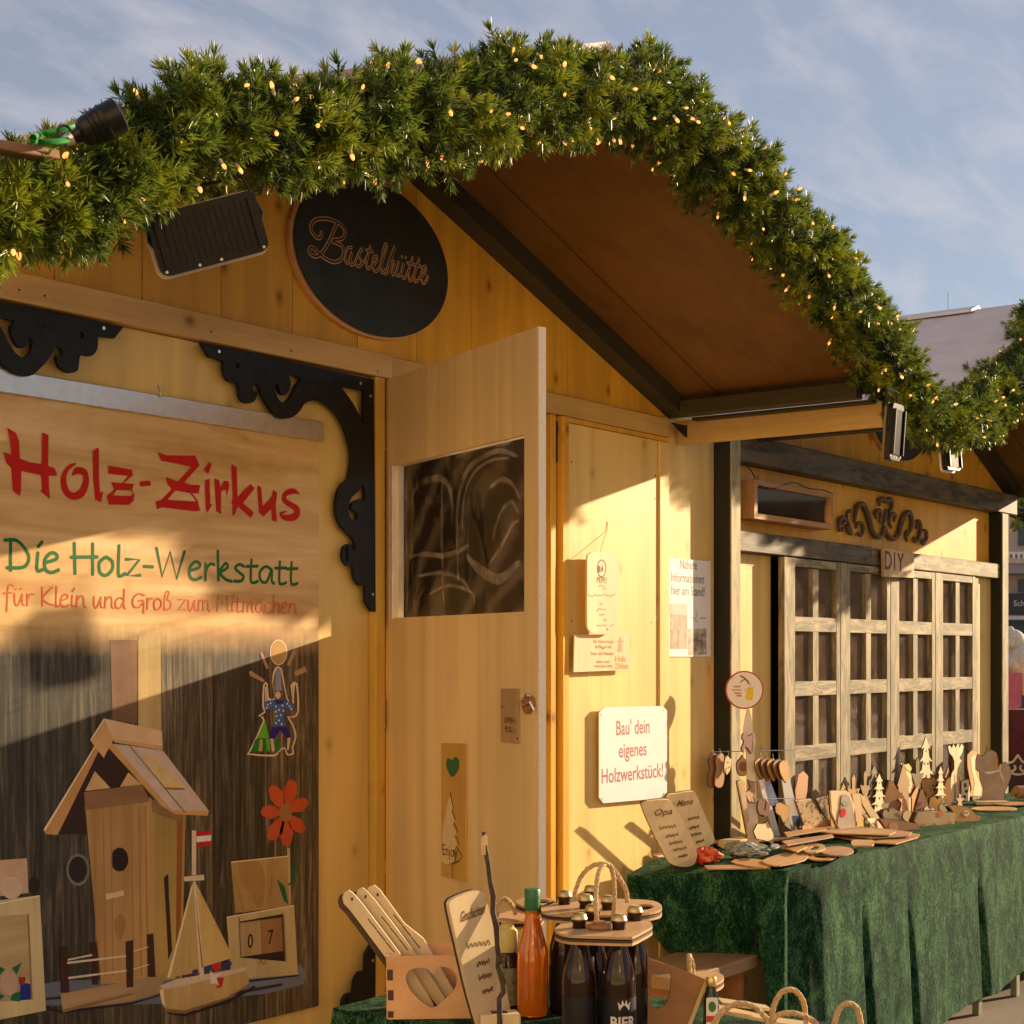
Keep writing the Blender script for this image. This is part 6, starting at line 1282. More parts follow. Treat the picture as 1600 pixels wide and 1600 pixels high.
hang('dark round ornament hanging on the left of the lower rod', 6.53, I4(sm([(870, 1030), (910, 1020), (940, 1050), (945, 1100), (920, 1135), (880, 1125), (862, 1080)], 2)), wood('dark_toasted', (.22, .09, .04), (.12, .05, .02), 'z', 40, .5, False, .05))
hang('honey brown angel ornament on the right of the lower rod', 6.56, I4(sm([(990, 1050), (1030, 1045), (1050, 1060), (1085, 1065), (1090, 1110), (1065, 1150), (1040, 1175), (1020, 1130), (990, 1110)], 2)), wood('honey_ply', (0, 0, 0), (0, 0, 0)))

# ---------------- boards and cards behind the stand
def lean(label, quad, mat, F=None, zb=TZ+.003, extras=(), name='leaning_board', cat='board', group=None, yaw=R_(48), tilt=R_(20), th=.008, edge=M_char):
    base = ((quad[2][0]+quad[3][0])/2, max(q[1] for q in quad)); return item(name, label, cat, base, 0, quad, th, mat, yaw, tilt, extras, group, zb=zb, edge=edge)
lean('narrow cream board leaning beside the dark post', I4([(728, 905), (735, 895), (770, 890), (812, 1250), (805, 1285), (800, 1285)]), M_plyp)
card = paint('blue_picture_card', (.10, .16, .34), .3, .5, 30)
lean('white card with blue edge leaning behind the ornament stand', I4([(868, 885), (910, 880), (1010, 1240), (1020, 1275), (975, 1280)]), M_white, extras=[('blue_picture', [I4([(905, 890), (950, 895), (1010, 1050), (1000, 1060), (955, 1060)])], card, .001)], name='greeting_card', cat='card', group='cards leaning on the long table', edge=None, th=.003)
lean('tall white card leaning at the right of the stand', I4([(1030, 880), (1060, 855), (1085, 880), (1172, 1240), (1160, 1265), (1105, 1262), (1050, 1020)]), M_white, extras=[('blue_picture', [I4([(1105, 1130), (1145, 1130), (1172, 1240), (1130, 1245)])], card, .001)], name='greeting_card', cat='card', group='cards leaning on the long table', edge=None, th=.003)
spec = [('plain pale board leaning between card and floral boards', [(1130, 1030), (1235, 1018), (1300, 1130), (1345, 1230), (1270, 1250), (1200, 1240)], 'leaf_print'),
        ('pale board with dark drawing leaning before the lattice front', [(1275, 1020), (1340, 1000), (1375, 1040), (1440, 1180), (1400, 1215), (1330, 1140)], 'leaf_print2')]
lp_ = picm('leaf_print', [(.42, (.10, .07, .05)), (.48, (.66, .52, .34)), (.8, (.72, .56, .36))], 40)
for lab, q, n_ in spec: lean(lab, I4(q), lp_)
J4 = lambda L_: [(1300+x/5.3333, 1120+y/5.3333) for x, y in L_]
tgn, TGM = item('figure_board', 'pale upright board with a red drop and a grey gnome figure before it', 'board', (1322, 1304), 0, J4([(-10, 620), (120, 615), (150, 640), (190, 740), (185, 800), (150, 940), (60, 940), (0, 800)]), .008, M_plyp, R_(50), R_(8), zb=TZ+.003, edge=M_char,
    extras=[('gnome', [J4(sm([(85, 650), (140, 660), (165, 740), (190, 860), (180, 930), (60, 930), (50, 860), (70, 760)], 2))], paint('grey_ply', (.36, .28, .22), .6, .15), .004), ('red_drop', [J4(sm([(95, 760), (115, 785), (110, 820), (85, 838), (68, 810), (75, 775)], 2))], paint('red_glitter', (.55, .01, .02), .35), .006), ('grey_hat', [J4([(80, 715), (110, 700), (145, 720), (135, 740), (95, 745)])], paint('grey_green_paint', (.25, .27, .2), .6), .006)])
item('antler_cutout', 'orange brown antler cut-out left of the red drop board', 'ornament', (1303, 1302), 0, J4(sm([(-20, 640), (10, 660), (20, 690), (60, 700), (50, 760), (40, 830), (30, 925), (0, 925), (-10, 850), (10, 780), (-15, 720), (-40, 670)], 2)), .006, wood('honey_ply', (0, 0, 0), (0, 0, 0)), R_(50), 0, zb=TZ+.002)
item('small_tower', 'small pale wooden tower block right of the red drop board', 'toy', (1346, 1296), 0, J4([(170, 645), (232, 640), (245, 720), (250, 840), (262, 920), (205, 925), (195, 800)]), .02, M_ply, R_(50), 0, zb=TZ+.002, extras=[('yellow_toy_part', [J4([(210, 870), (260, 865), (262, 920), (205, 925)])], paint('yellow_toy', (.6, .35, .03), .5), .001)])
item('slanting_strip', 'long pale strip leaning in front of the first little tree', 'board', (1365, 1290), 0, J4([(235, 640), (262, 660), (390, 830), (395, 850), (330, 850), (262, 740)]), .006, M_plyp, R_(50), R_(10), zb=TZ+.002, edge=M_char)
def tree_loop(cx, top, bot, w, n=5, tr=.12):
    L_ = [(cx, top)]; R_s = []
    for i in range(n):
        t0 = (i+1)/n; y = top+(bot-top)*.9*t0; ww = w/2*(.25+.75*t0); R_s += [(cx+ww*.5, y-(bot-top)*.07), (cx+ww, y), (cx+ww*.45, y-(bot-top)*.02)]
    R_s += [(cx+w*.06, bot-(bot-top)*.08), (cx+w*.06, bot), ]
    return L_ + R_s + [(2*cx-x, y) for x, y in reversed(R_s)]
def tree_holes(cx, top, bot, w, n=4):
    o = []
    for i in range(n):
        t = (i+1.2)/(n+1); y = top+(bot-top)*t*.88; s_ = w*.06*(.5+t); 
        for dx_ in ((0,) if i % 2 == 0 else (-w*.17*t, w*.17*t)): o.append([(cx+dx_, y-s_*1.3), (cx+dx_+s_, y), (cx+dx_, y+s_*1.3), (cx+dx_-s_, y)])
    return o
def tree_item(label, cx, top, bot, w, mat, zb=TZ, F=0):
    r, M = item('tree_cutout', label, 'ornament', (cx, bot), F, [tree_loop(cx, top, bot, w)]+tree_holes(cx, top, bot, w), .005, mat, R_(55), 0, zb=(zb if F == 0 else None), group='fretwork fir trees on the long table', stand=(.05, .03), outline=.0016)
tree_item('pale fretwork fir tree standing left of the brown pyramid toys', 1374, 1209, 1277, 30, M_plyp, TZ+.013)
tree_item('darker fretwork fir tree behind the pale one, by the lattice front', 1366, 1196, 1268, 30, wood('grey_ply_tree', (.30, .22, .15), (.2, .14, .1), 'z', 40, .5, False, .05), TZ+.013)
tree_item('tall pale fretwork fir tree in the middle of the goods', 1447, 1150, 1262, 36, M_plyp, TZ+.013)
tree_item('small pale fretwork fir tree right of the tall one', 1470, 1197, 1262, 22, M_plyp, TZ+.013)
MBt = wood('brown_toy_wood', (.48, .25, .11), (.32, .15, .06), 'z', 30, .5, False, .05)
MBo = wood('orange_toy_wood', (.70, .36, .11), (.54, .24, .06), 'z', 30, .5, False, .05)
goods = [
 ('stepped_pyramid', 'brown stepped pyramid toy left of the reindeer', 'toy', (1397, 1268), [(400, 720), (430, 700), (470, 570), (480, 530), (510, 535), (540, 600), (590, 650), (620, 700), (640, 790), (400, 790)], .03, MBt, ()),
 ('snowman_cutout', 'round orange and pale snowman cut-out with leaf hat', 'toy', (1424, 1268), [(590, 500), (650, 490), (700, 530), (720, 590), (715, 640), (700, 700), (690, 790), (600, 790), (570, 640), (575, 560)], .010, MBo, [('face', [ell(665, 590, 38, 55, 16)], M_plyp, .002), ('nose', [ell(680, 600, 16, 16, 10)], paint('orange_paint', (.6, .18, .02), .5), .004), ('white_shoulder', [ell(668, 690, 40, 30, 14)], paint('off_white', (.7, .66, .6), .5), .002)]),
 ('leaf_wand', 'pale rod with a yellow-green leaf above the snowman', 'toy', (1425, 1245), [(570, 390), (590, 385), (660, 480), (715, 580), (705, 600), (690, 590), (640, 510)], .006, M_plyp, [('leaf', [[(600, 400), (640, 390), (665, 430), (650, 460), (620, 440)]], paint('leaf_yellow', (.45, .42, .03), .5), .002)]),
 ('reindeer_head', 'brown reindeer head cut-out with dark antlers and round face', 'toy', (1458, 1266), [(745, 530), (790, 510), (820, 520), (850, 505), (890, 540), (905, 590), (880, 640), (870, 700), (860, 790), (760, 790), (790, 650), (755, 590)], .012, MBo, [('face', [ell(850, 580, 36, 42, 16)], paint('dusky_ply', (.40, .27, .2), .5), .002), ('eye', [ell(842, 572, 8, 9, 8), ell(868, 572, 8, 9, 8)], M_blk, .004), ('nose', [ell(856, 604, 10, 10, 8)], M_blk, .004)]),
 ('antler_branch', 'thin brown antler branches reaching up behind the gnome', 'toy', (1476, 1262), [(880, 640), (900, 620), (990, 480), (1000, 490), (940, 600), (930, 650), (920, 780), (900, 780), (905, 660)], .006, MBo, ()),
 ('gnome_figure', 'pointed gnome figure with red and blue dots', 'toy', (1440, 1275), [(745, 600), (760, 610), (800, 730), (815, 800), (690, 800), (715, 700)], .014, wood('rosy_ply', (0, 0, 0), (0, 0, 0)), [('red_ring', [ell(737, 722, 15, 18, 14)], paint('red_paint', (.5, .02, .02), .5), .001), ('blue_dot', [ell(735, 780, 11, 20, 12)], paint('blue_paint', (.03, .07, .14), .5), .001)]),
 ('curled_figure', 'loop-shaped wooden figure right of the gnome', 'toy', (1462, 1272), [(820, 680), (850, 660), (880, 690), (905, 665), (925, 700), (920, 790), (830, 790), (810, 740)], .012, MBo, ()),
 ('bridge_house', 'low pale arched house toy in front of the pyramid', 'toy', (1402, 1280), [(440, 780), (510, 765), (560, 790), (600, 790), (632, 840), (590, 872), (430, 860), (420, 810)], .03, M_ply, [('opening', [ell(465, 790, 22, 22, 12)], M_char, .001), ('white_roof_line', [[(560, 790), (580, 785), (636, 840), (600, 875), (592, 868), (622, 838)]], M_plyp, .002)]),
 ('toy_train', 'small wooden toy train with orange round front', 'toy', (1440, 1291), [(690, 870), (720, 800), (800, 790), (860, 785), (930, 790), (940, 800), (1030, 800), (1035, 815), (1020, 900), (930, 915), (720, 910)], .035, M_ply, [('orange_front', [ell(903, 808, 23, 25, 16)], paint('orange_paint', (.6, .18, .02), .5), .001), ('wheel', [ell(760, 905, 20, 20, 14), ell(850, 905, 20, 20, 14), ell(980, 895, 20, 20, 14)], MBt, .002)]),
 ('hedgehog_toy', 'rounded wooden hedgehog toy with a drawn face on the green cloth', 'toy', (1508, 1283), [(980, 750), (1040, 740), (1110, 750), (1160, 770), (1190, 810), (1240, 830), (1230, 865), (1150, 875), (1030, 875), (1020, 800)], .03, wood('honey_ply', (0, 0, 0), (0, 0, 0)), [('face_ring', [ell(1118, 805, 26, 26, 16)], M_plyp, .001), ('face_eye', [ell(1110, 800, 5, 6, 8), ell(1126, 800, 5, 6, 8)], M_blk, .002)]),
 ('arrow_board', 'flat arrow-shaped board with a round inlay lying on the front edge', 'board', (1405, 1300), [(400, 855), (450, 850), (560, 865), (720, 895), (735, 915), (720, 935), (560, 955), (470, 960), (430, 900)], .012, MBt, [('round_inlay', [ell(512, 920, 40, 42, 18)], wood('rosy_ply', (0, 0, 0), (0, 0, 0)), .001)]),
 ('price_tag', 'small pale price tag leaning at the front edge', 'tag', (1372, 1302), [(290, 850), (350, 840), (460, 950), (470, 965), (385, 968), (340, 910)], .004, M_plyp, [('tag_mark', [[(330, 885), (345, 882), (372, 905), (360, 912)]], M_burn, .001)]),
 ('deer_cutout', 'pale tall deer cut-out with flat antlers before the lattice front', 'ornament', (1497, 1258), [(968, 250), (985, 240), (1000, 265), (1012, 225), (1030, 260), (1050, 222), (1062, 260), (1080, 225), (1098, 250), (1085, 300), (1060, 345), (1085, 370), (1090, 420), (1070, 460), (1085, 560), (1085, 715), (990, 715), (985, 560), (1000, 470), (1020, 440), (1020, 370), (1005, 330), (980, 300)], .006, M_plyp, [('leg_slot', [[(1020, 480), (1030, 480), (1032, 700), (1020, 700)], [(1056, 500), (1064, 500), (1066, 700), (1056, 700)]], M_burnl, .0008)]),
 ('pierced_panel', 'small pierced pale panel just right of the deer', 'ornament', (1509, 1256), [(1080, 540), (1140, 520), (1150, 600), (1145, 700), (1080, 700)], .005, M_plyp, [('pierced_mark', [ell(1110, 570, 12, 20, 10), ell(1120, 620, 14, 14, 10), ell(1105, 665, 12, 14, 10)], M_char, .001)]),
 ('hut_block', 'pale triangular wood block behind the deer', 'toy', (1480, 1262), [(920, 620), (960, 520), (990, 500), (995, 740), (930, 745)], .02, MBo, ()),
 ('cat_cutout', 'left cat of the pair, orange lit with curled tail', 'ornament', (1522, 1252), [(1140, 660), (1165, 600), (1150, 520), (1125, 400), (1130, 320), (1165, 280), (1205, 285), (1225, 330), (1215, 420), (1230, 520), (1262, 620), (1262, 665)], .007, MBo, [('pale_belly', [sm([(1160, 340), (1195, 320), (1205, 380), (1195, 460), (1235, 560), (1240, 650), (1175, 650), (1190, 560), (1165, 440)], 2)], M_plyp, .001)]),
 ('cat_cutout', 'right cat of the pair, grey in shade with pricked ears', 'ornament', (1552, 1254), [(1250, 700), (1262, 600), (1235, 520), (1230, 460), (1200, 440), (1200, 360), (1215, 310), (1245, 330), (1270, 320), (1290, 290), (1285, 245), (1305, 285), (1330, 275), (1370, 300), (1385, 360), (1380, 420), (1400, 395), (1450, 380), (1485, 420), (1490, 500), (1465, 570), (1440, 620), (1430, 700)], .007, paint('shade_toned_ply', (.40, .31, .25), .6, .15), [('orange_ear', [[(1345, 310), (1372, 330), (1385, 385), (1375, 425), (1352, 400), (1355, 350)]], paint('orange_ear', (.6, .22, .03), .5), .001), ('tail_line', [[(1400, 400), (1412, 400), (1405, 450), (1425, 500), (1440, 550), (1430, 552), (1410, 505), (1392, 450)]], M_plyp, .001), ('collar', [[(1265, 460), (1360, 450), (1400, 440), (1400, 452), (1360, 464), (1300, 480)]], M_labw, .001)]),  # grey body colour carries this cat's shade
]
TG = set()
for name, lab, cat, base, L_, th, mat, ex in goods:
    grp = 'pair of cat cut-outs' if 'cat' == name[:3] else None
    item(name, lab, cat, base, 0, J4(L_), th, mat, R_(-8) if 'grey in shade' in lab else R_(36 if th > .011 else 56), 0, [(n_, [J4(q) for q in ls], m_, off) for n_, ls, m_, off in ex], grp, 'body', zb=TZ+.002, outline=.0028)
cb2 = MB().box(-.075, .0, -.03, .095, .018, .04, facing(onZ(1545, 1257, TZ+.001))); tag(cb2.build('wooden_plank', M_plyp, bevel=.001), 'pale plank under the two cat cut-outs', 'plank')
def shp(kind, cx, bot, w, h):
    if kind == 'heart': return sm([(cx, bot), (cx-w*.5, bot-h*.55), (cx-w*.42, bot-h*.95), (cx-w*.15, bot-h), (cx, bot-h*.8), (cx+w*.15, bot-h), (cx+w*.42, bot-h*.95), (cx+w*.5, bot-h*.55)], 2)
    if kind == 'star': return [(cx+w*.5*(1 if i % 2 == 0 else .42)*sin(pi*i/5), bot-h*.5-h*.5*(1 if i % 2 == 0 else .42)*cos(pi*i/5)) for i in range(10)]
    if kind == 'house': return [(cx-w*.5, bot), (cx+w*.5, bot), (cx+w*.5, bot-h*.55), (cx+w*.62, bot-h*.55), (cx, bot-h), (cx-w*.62, bot-h*.55), (cx-w*.5, bot-h*.55)]
    if kind == 'angel': return [(cx-w*.5, bot), (cx+w*.5, bot), (cx+w*.2, bot-h*.5), (cx+w*.55, bot-h*.72), (cx+w*.12, bot-h*.7), (cx+w*.16, bot-h*.92), (cx, bot-h), (cx-w*.16, bot-h*.92), (cx-w*.12, bot-h*.7), (cx-w*.55, bot-h*.72), (cx-w*.2, bot-h*.5)]
    if kind == 'bird': return sm([(cx-w*.5, bot-h*.7), (cx-w*.2, bot-h), (cx, bot-h*.7), (cx+w*.5, bot-h*.75), (cx+w*.2, bot-h*.3), (cx, bot), (cx-w*.3, bot-h*.3)], 2)
    return ell(cx, bot-h*.5, w*.5, h*.5, 18)
small = [('heart', 1388, 1284, 16, 18, 0, 'leaning before the arched house'), ('star', 1356, 1286, 18, 20, 1, 'between the pale tower and the slanting strip'), ('house', 1352, 1268, 15, 30, 2, 'under the darker fir tree'), ('angel', 1412, 1272, 15, 34, 3, 'behind the arched house'),
         ('bird', 1380, 1262, 20, 16, 0, 'between the left fir trees'), ('disc', 1418, 1283, 15, 16, 1, 'left of the toy train'), ('house', 1433, 1262, 16, 34, 2, 'behind the gnome figure'), ('star', 1484, 1280, 14, 15, 3, 'right behind the toy train'),
         ('heart', 1475, 1272, 14, 16, 0, 'beneath the small fir tree'), ('angel', 1340, 1272, 14, 36, 1, 'behind the red drop board'), ('disc', 1366, 1296, 14, 13, 2, 'at the foot of the slanting strip'), ('bird', 1452, 1274, 16, 14, 3, 'between gnome and reindeer head'),
         ('house', 1290, 1302, 16, 26, 1, 'between the patterned leaning boards'), ('heart', 1262, 1306, 16, 18, 2, 'before the plain leaning board'), ('star', 1244, 1308, 16, 18, 0, 'at the right foot of the ornament stand'), ('angel', 1500, 1266, 12, 26, 3, 'behind the hedgehog toy')]
small += [(k_, x_, b_, w_, h_, m_, 'in the back row, '+wh) for k_, x_, b_, w_, h_, m_, wh in (('angel', 1334, 1262, 18, 52, 3, 'left of the darker fir tree'), ('house', 1318, 1268, 20, 44, 2, 'farthest left'), ('house', 1412, 1252, 16, 60, 1, 'beside the stepped pyramid'), ('angel', 1434, 1240, 18, 56, 0, 'left of the tall fir tree'), ('heart', 1461, 1240, 18, 22, 2, 'between the tall and small fir trees'), ('house', 1482, 1238, 14, 40, 3, 'left of the deer'), ('angel', 1352, 1244, 14, 40, 1, 'close to the lattice front'))]
MS = [M_plyp, M_ply, MBo, MBt]
for kind, cx_, bt, w, h, mi, where in small:
    v_min = HV+(CH-TZ-.004)*FPX/(3.15/(SA-CA*(cx_-800)/FPX)); h += max(0, v_min-bt); bt = max(bt, v_min)
    item(kind+'_cutout' if kind != 'disc' else 'disc_cutout', f'small wooden {kind} cut-out {where}', 'ornament', (cx_, bt), 0, shp(kind, cx_, bt, w, h), .006, MS[mi], R_(35+8*mi), 0, (), 'small wooden cut-outs on the long table', 'body', zb=TZ+.004, outline=.0022, stand=(.03, .02))
# ---------------- flat pieces lying about
flat = [
 ('thin long slat lying behind the two bags', [(1096, 1313), (1150, 1311), (1240, 1307), (1245, 1309), (1150, 1317), (1100, 1316)], 2),
 ('thin curved cut-out lying at the front left of the heap', sm([(1142, 1346), (1160, 1341), (1190, 1343), (1208, 1350), (1195, 1355), (1165, 1352)], 2), 1),
 ('rough wooden strip along the front table edge', [(1100, 1352), (1200, 1350), (1204, 1356), (1106, 1357)], 0),
 ('bird-shaped cut-out lying flat in the middle of the heap', sm([(1190, 1345), (1215, 1335), (1240, 1330), (1262, 1333), (1258, 1343), (1230, 1350), (1210, 1352)], 2), 2),
 ('star-shaped brown cut-out on top of the heap', [(1215, 1322), (1232, 1318), (1242, 1312), (1250, 1319), (1262, 1322), (1252, 1327), (1246, 1331), (1234, 1327)], 5),
 ('big round disc at the front right of the heap', ell(1308, 1329, 26, 7, 26), 3), ('oval ring lying at the front right', sm([(1255, 1325), (1270, 1318), (1285, 1319), (1290, 1325), (1275, 1331), (1260, 1331)], 2), 4),
 ('key-shaped disc overlapping the big round one', ell(1283, 1338, 24, 5.5, 22), 1), ('small disc behind the big round one', ell(1262, 1313, 15, 4, 20), 5), ('elongated tag beside the big disc', rrect(1330, 1312, 1366, 1321, 4), 4),
 ('lowest of the stacked long boards', [(1300, 1296), (1395, 1298), (1437, 1303), (1434, 1308), (1400, 1318), (1355, 1316), (1300, 1306)], 1), ('middle of the stacked long boards', [(1298, 1292), (1370, 1293), (1425, 1300), (1420, 1306), (1360, 1309), (1298, 1301)], 3), ('upper one of the stacked long boards', [(1250, 1289), (1345, 1291), (1400, 1299), (1390, 1304), (1310, 1302), (1250, 1297)], 5), ('small slanted board atop the stack', [(1225, 1300), (1290, 1292), (1292, 1296), (1230, 1306)], 7),
 ('brown plank pointing at the stack', [(1222, 1314), (1300, 1303), (1303, 1307), (1230, 1320)], 8), ('near oval disc on the cloth by the cats', ell(1553, 1263, 36, 3.2, 26), 0), ('far oval disc on the cloth by the cats', ell(1583, 1255, 30, 2.6, 26), 1), ('tiny blue coin-like disc before the bags', ell(1211, 1321, 7, 3, 14), 9)]
for i, (lab, L_, lv) in enumerate(flat):
    z = TZ+.004+.0052*lv+.004; F0 = frame((0, 0, z), RT, FW); b = MB()
    lps = [PX(F0, L_)]
    if 'ring' in lab or 'key' in lab:
        cx = sum(p[0] for p in L_)/len(L_); cy = sum(p[1] for p in L_)/len(L_); lps.append(PX(F0, [(cx+(x-cx)*.45, cy+(y-cy)*.45) for x, y in L_]))
    b.shape(lps, .0048, F0, -.0048)
    m_ = paint('blue_steel', (.3, .34, .42), .4) if 'blue' in lab else (M_plyx, wood('honey_plyx', (.58, .34, .14), (.46, .24, .08), 'x', 40, .5, False, .05), wood('rosy_plyx', (.52, .32, .20), (.42, .24, .14), 'x', 40, .5, False, .05))[i % 3]
    tag(b.build('flat_cutout', m_, bevel=.0006), 'wooden piece: '+lab, 'wood cut-out', 'flat wooden pieces on the long table')

# ---------------- things inside the lattice window
K4 = lambda L_: [(1200+x/4, 860+y/4) for x, y in L_]
def inside(name, lab, cat, L_, mat, y, ex=()):
    M = wall(y); r = thing(name, lab, cat, tuple(M @ Vector((*PX(M, [L_[0]])[0], 0)))); MB().shape(PX(M, L_), .005, M).build('cutout', mat, r)
    for n_, q, m_ in ex: MB().shape(PX(M, q, .006), .001, M, .006).build(n_, m_, r)
inside('hanging_heart', 'grey wooden heart hanging in the first lattice window, top left', 'ornament', K4([(163, 190), (180, 178), (198, 190), (202, 220), (192, 270), (182, 308), (172, 270), (160, 220)]), paint('dusky_ply', (0, 0, 0)), YP+.0375+.02)
inside('giraffe_cutout', 'pale spotted giraffe cut-out in the second lattice window', 'ornament', K4([(318, 150), (340, 135), (365, 165), (360, 190), (345, 195), (340, 260), (352, 310), (372, 322), (390, 295), (400, 300), (380, 335), (370, 410), (330, 410), (325, 300), (322, 200)]), M_plyp, YP+.0375+.02, [('spot', K4(ell(330, 220, 5, 8, 8)), M_burn), ('spot', K4(ell(338, 285, 5, 8, 8)), M_burn), ('spot', K4(ell(335, 250, 4, 6, 8)), M_burn)])
pk = paint('mauve_card', (.34, .17, .20), .6, .1)
inside('mauve_card', 'mauve card behind the fifth column of the lattice', 'card', K4([(815, 875), (875, 878), (872, 980), (818, 975)]), pk, YP+.08)
inside('mauve_card', 'mauve card behind the sixth column of the lattice', 'card', K4([(930, 868), (990, 866), (985, 985), (932, 985)]), pk, YP+.08)
inside('mauve_card', 'mauve card behind the last column of the lattice', 'card', K4([(1180, 855), (1220, 858), (1216, 1000), (1182, 985)]), pk, YP+.08)
inside('wooden_tongs', 'brown tongs-like cut-out behind the seventh lattice column', 'ornament', K4([(1078, 980), (1110, 870), (1122, 890), (1120, 1000), (1108, 1110), (1098, 1110), (1105, 990), (1085, 1000)]), MBo, YP+.06)
inside('rounded_board', 'rounded rose board in the lowest left lattice window', 'board', K4([(165, 1500), (185, 1400), (215, 1378), (245, 1410), (240, 1500), (225, 1570), (170, 1570)]), wood('rosy_ply', (0, 0, 0), (0, 0, 0)), YP-.006)
inside('glass_jar', 'pale jar behind the seventh lattice column', 'jar', K4([(1075, 560), (1120, 560), (1122, 770), (1072, 775)]), paint('grey_jar', (.20, .20, .16), .2, .3), YP+.08)

# ================================================================ BEYOND THE HUTS
far = thing('town_house', 'pale stone building with balcony glimpsed at the far right edge', 'building', (26, 13.5, G))
M_stone = paint('pale_facade', (.52, .42, .32), .8, .12, 3); M_win = paint('far_window', (.05, .07, .08), .2, .2)
TF = 34.0
def farbox(name, u0, v0, u1, v1, F, dep, mat, root, off=0.0):
    A = atF(u0, v1, F-off); B = atF(u1, v0, F-off); M = facing(Vector((A.x, A.y, A.z))); w = (u1-u0)*(F-off)/FPX; h = (v1-v0)*(F-off)/FPX
    return MB().box(0, 0, -dep, w, h, 0, M).build(name, mat, root)
farbox('wall', 1540, 640, 1900, 1130, TF, 4.0, M_stone, far)
farbox('balcony_slab', 1540, 872, 1900, 880, TF, .5, M_stone, far, .5)
farbox('balustrade', 1540, 862, 1900, 866, TF, .2, M_labw, far, .5)
for k in range(14): farbox('baluster', 1566+k*8, 866, 1570+k*8, 872+0, TF, .15, M_labw, far, .5)
farbox('balcony_front', 1540, 880, 1900, 896, TF, .4, paint('grey_stone', (.33, .30, .28), .8), far, .45)
farbox('window', 1592, 700, 1612, 852, TF, .05, M_win, far, .06)
farbox('window', 1592, 905, 1640, 925, TF, .05, M_win, far, .06)
farbox('shop_fascia', 1572, 927, 1720, 958, TF, .3, paint('dark_fascia', (.035, .035, .04), .6), far, .5)
FM = facing(atF(1583, 947, TF-.52)); b = MB(); b.text('Schloss', FM, 0, 0, .17, d=.01, align='LEFT'); b.build('shop_lettering', paint('pale_letters', (.7, .66, .6), .6), far)
farbox('awning', 1566, 962, 1720, 968, TF, 1.0, paint('pale_awning', (.55, .55, .56), .7), far, 1.6)
farbox('shop_front', 1566, 969, 1720, 1130, TF, .2, M_win, far, .3)
am = thing('antenna_mast', 'thin antenna mast rising beyond the grey roof', 'antenna', tuple(atF(1481, 500, 30)))
MB().tube([atF(1481, 540, 30), atF(1481, 457, 30)], .010, 6).build('rod', M_screw, am); farbox('mast_base', 1470, 520, 1494, 2000-850, 30, 1.0, M_stone, am)
# goods of the next stall, seen between the post and the edge
bear = thing('plush_bear', 'white fluffy toy bear sitting at the far right edge', 'plush toy', tuple(atF(1592, 1045, 11)))
wf = paint('white_plush', (.66, .62, .56), .95, .2, 60, .9)
for nm, (u, v, r) in (('head', (1584, 1000, .075)), ('ear', (1578, 985, .03)), ('body', (1600, 1030, .13)), ('paw', (1584, 1036, .055)), ('muzzle', (1578, 1006, .035))):
    c = atF(u, v, 11-(.05 if nm in ('muzzle', 'paw') else 0)); MB().lathe([(max(.0005, r*sin(pi*i/12)), -r*cos(pi*i/12)*.95) for i in range(13)], 18, Matrix.Translation(c)).build(nm, wf, bear, smooth=True)
def farsheet(name, lab, cat, q, F, mat, th=.01):
    M = facing(atF(q[0][0], q[-1][1], F)); r = MB().shape(PX(M, q), th, M); tag(r.build(name, mat), lab, cat)
farsheet('pink_cloth', 'pink cloth hanging below the white plush bear', 'cloth', [(1574, 1051), (1596, 1051), (1595, 1104), (1586, 1108), (1574, 1108)], 10.8, paint('pink_cloth', (.62, .14, .22), .7))
farsheet('cream_cloth', 'cream cloth beside the pink one at the edge', 'cloth', [(1597, 1052), (1625, 1052), (1625, 1090), (1597, 1086)], 10.8, paint('cream_cloth', (.65, .52, .30), .7))
gx_ = [tuple(atF(u, v, 12.2)) for u, v in ((1560, 770), (1585, 800), (1610, 812), (1660, 800))]
garland('fir_garland', 'small bit of dark fir garland hanging far off at the right edge', gx_, [.07, .09, .09, .08], 300, 21)
cnt = thing('market_counter', 'dark red draped counter of the next stall at the right edge', 'counter', tuple(atF(1620, 1300, 11.2)))
farbox('drape', 1560, 1109, 1760, 1190, 11.2, .3, paint('dark_red_drape', (.10, .012, .015), .8, .3), cnt); farbox('shelf', 1560, 1040, 1760, 1050, 11.3, .5, M_brownw, cnt); farbox('dark_base', 1560, 1190, 1760, 1420, 11.1, .3, M_int, cnt)
fo = thing('fretwork_ornament', 'pale heart-shaped fretwork ornament at the right edge above the table', 'ornament', tuple(atF(1590, 1205, 10.2)))
FOM = facing(atF(1590, 1205, 10.2)); b = MB()
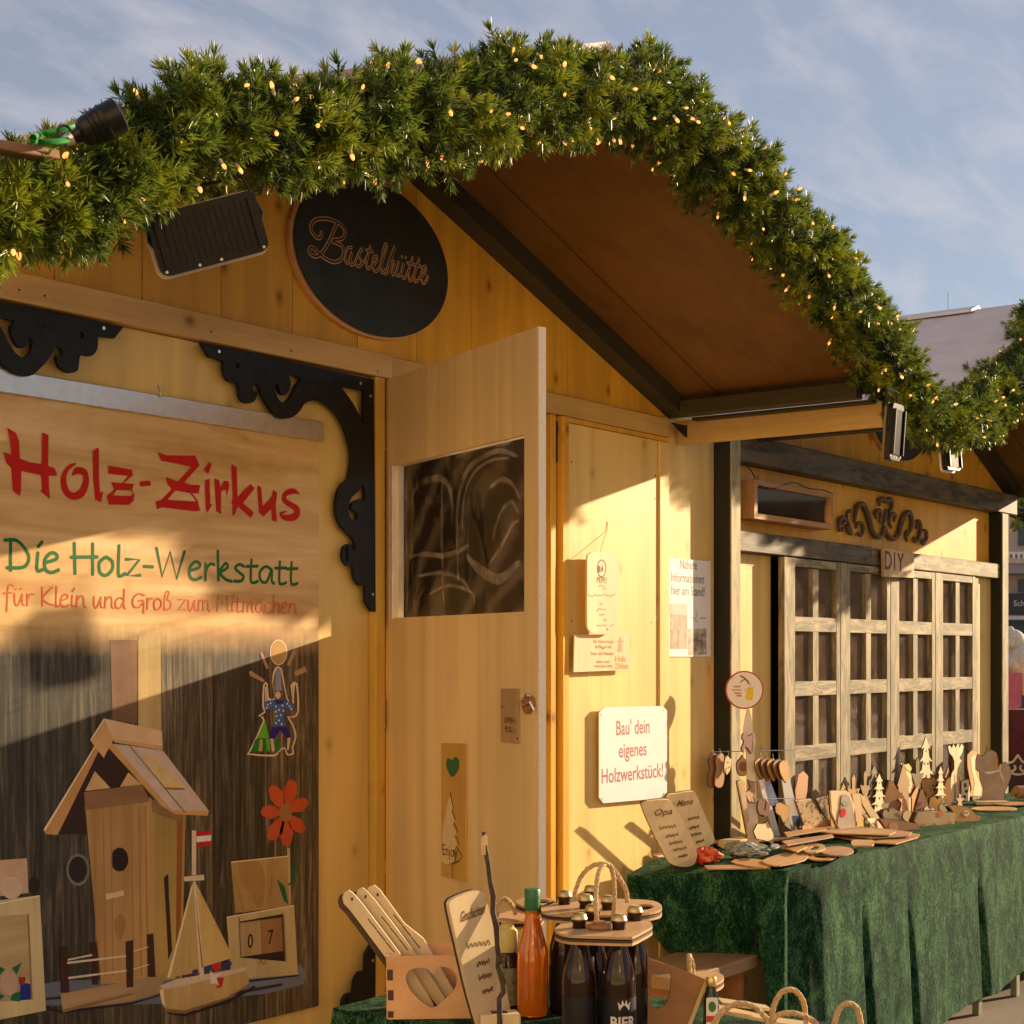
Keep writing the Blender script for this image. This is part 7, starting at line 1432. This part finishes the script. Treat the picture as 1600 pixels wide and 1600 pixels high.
for s_ in (-1, 1): b.stroke([(s_*q[0], q[1]) for q in [(0, .10), (.03, .06), (.06, .05), (.065, .02), (.04, .0), (.015, .015), (.02, .035)]], .014, FOM, .002*s_+.004)
b.stroke([(-.05, -.01), (0, -.02), (.05, -.01)], .014, FOM, .009); b.build('fretwork', M_plyp, fo)
rl = thing('rolling_pin', 'brown wooden rolling pin at the table edge on the right', 'rolling pin', tuple(onZ(1592, 1246, TZ+.04)))
A, B = onZ(1583, 1238, TZ+.045), onZ(1640, 1236, TZ+.045); MB().tube([A, A+(B-A)*.08, A+(B-A)*.1, B], [.018, .018, .034, .034], 14).build('roller', MBt, rl, smooth=True)
# low houses added out of view, coloured dark for the lattice panes to reflect

row = thing('town_house', 'long low row of houses across the square, out of view to the right', 'building', (62, -26, G))
RM = frame((70, -14, G), (-.37, -.93, 0)); MB().box(-40, 0, -8, 60, 8.0, 0, RM).build('wall', paint('dark_facade', (.16, .12, .09), .9, .3, .6), row)
MB().box(-41, 8.0, -8.5, 61, 8.4, .4, RM).build('cornice', M_stone, row)

# cream house added unseen behind the camera to bounce warm sunlight onto the huts
opp = thing('town_house', 'long cream plastered house across the lane, out of view behind the photographer', 'building', (-7, -6, G))
OPM = frame((-5.5, -30, G), (-.16, 1, 0), (0, 0, 1)); L_o = 38
MB().box(0, 0, -8, L_o, 11, 0, OPM).build('wall', paint('cream_plaster', (.76, .62, .40), .9, .06, 2), opp)
MB().box(-.4, 11, -8.6, L_o+.4, 11.4, .5, OPM).build('cornice', M_stone, opp)
for i in range(13):
    for j in range(3):
        x = 1.2+2.9*i; y = 1.2+3.3*j
        w_ = MB().shape([rect(x-.08, y-.08, x+1.08, y+1.78), rect(x, y, x+1, y+1.7)], .06, OPM, 0).build('window', M_labw, opp); MB().box(x, y, .004, x+1, y+1.7, .012, OPM).build('pane', M_win, w_)
print('OBJ', len(bpy.data.objects), 'TRIS', sum(len(o.data.polygons) for o in bpy.data.objects if o.type == 'MESH'))
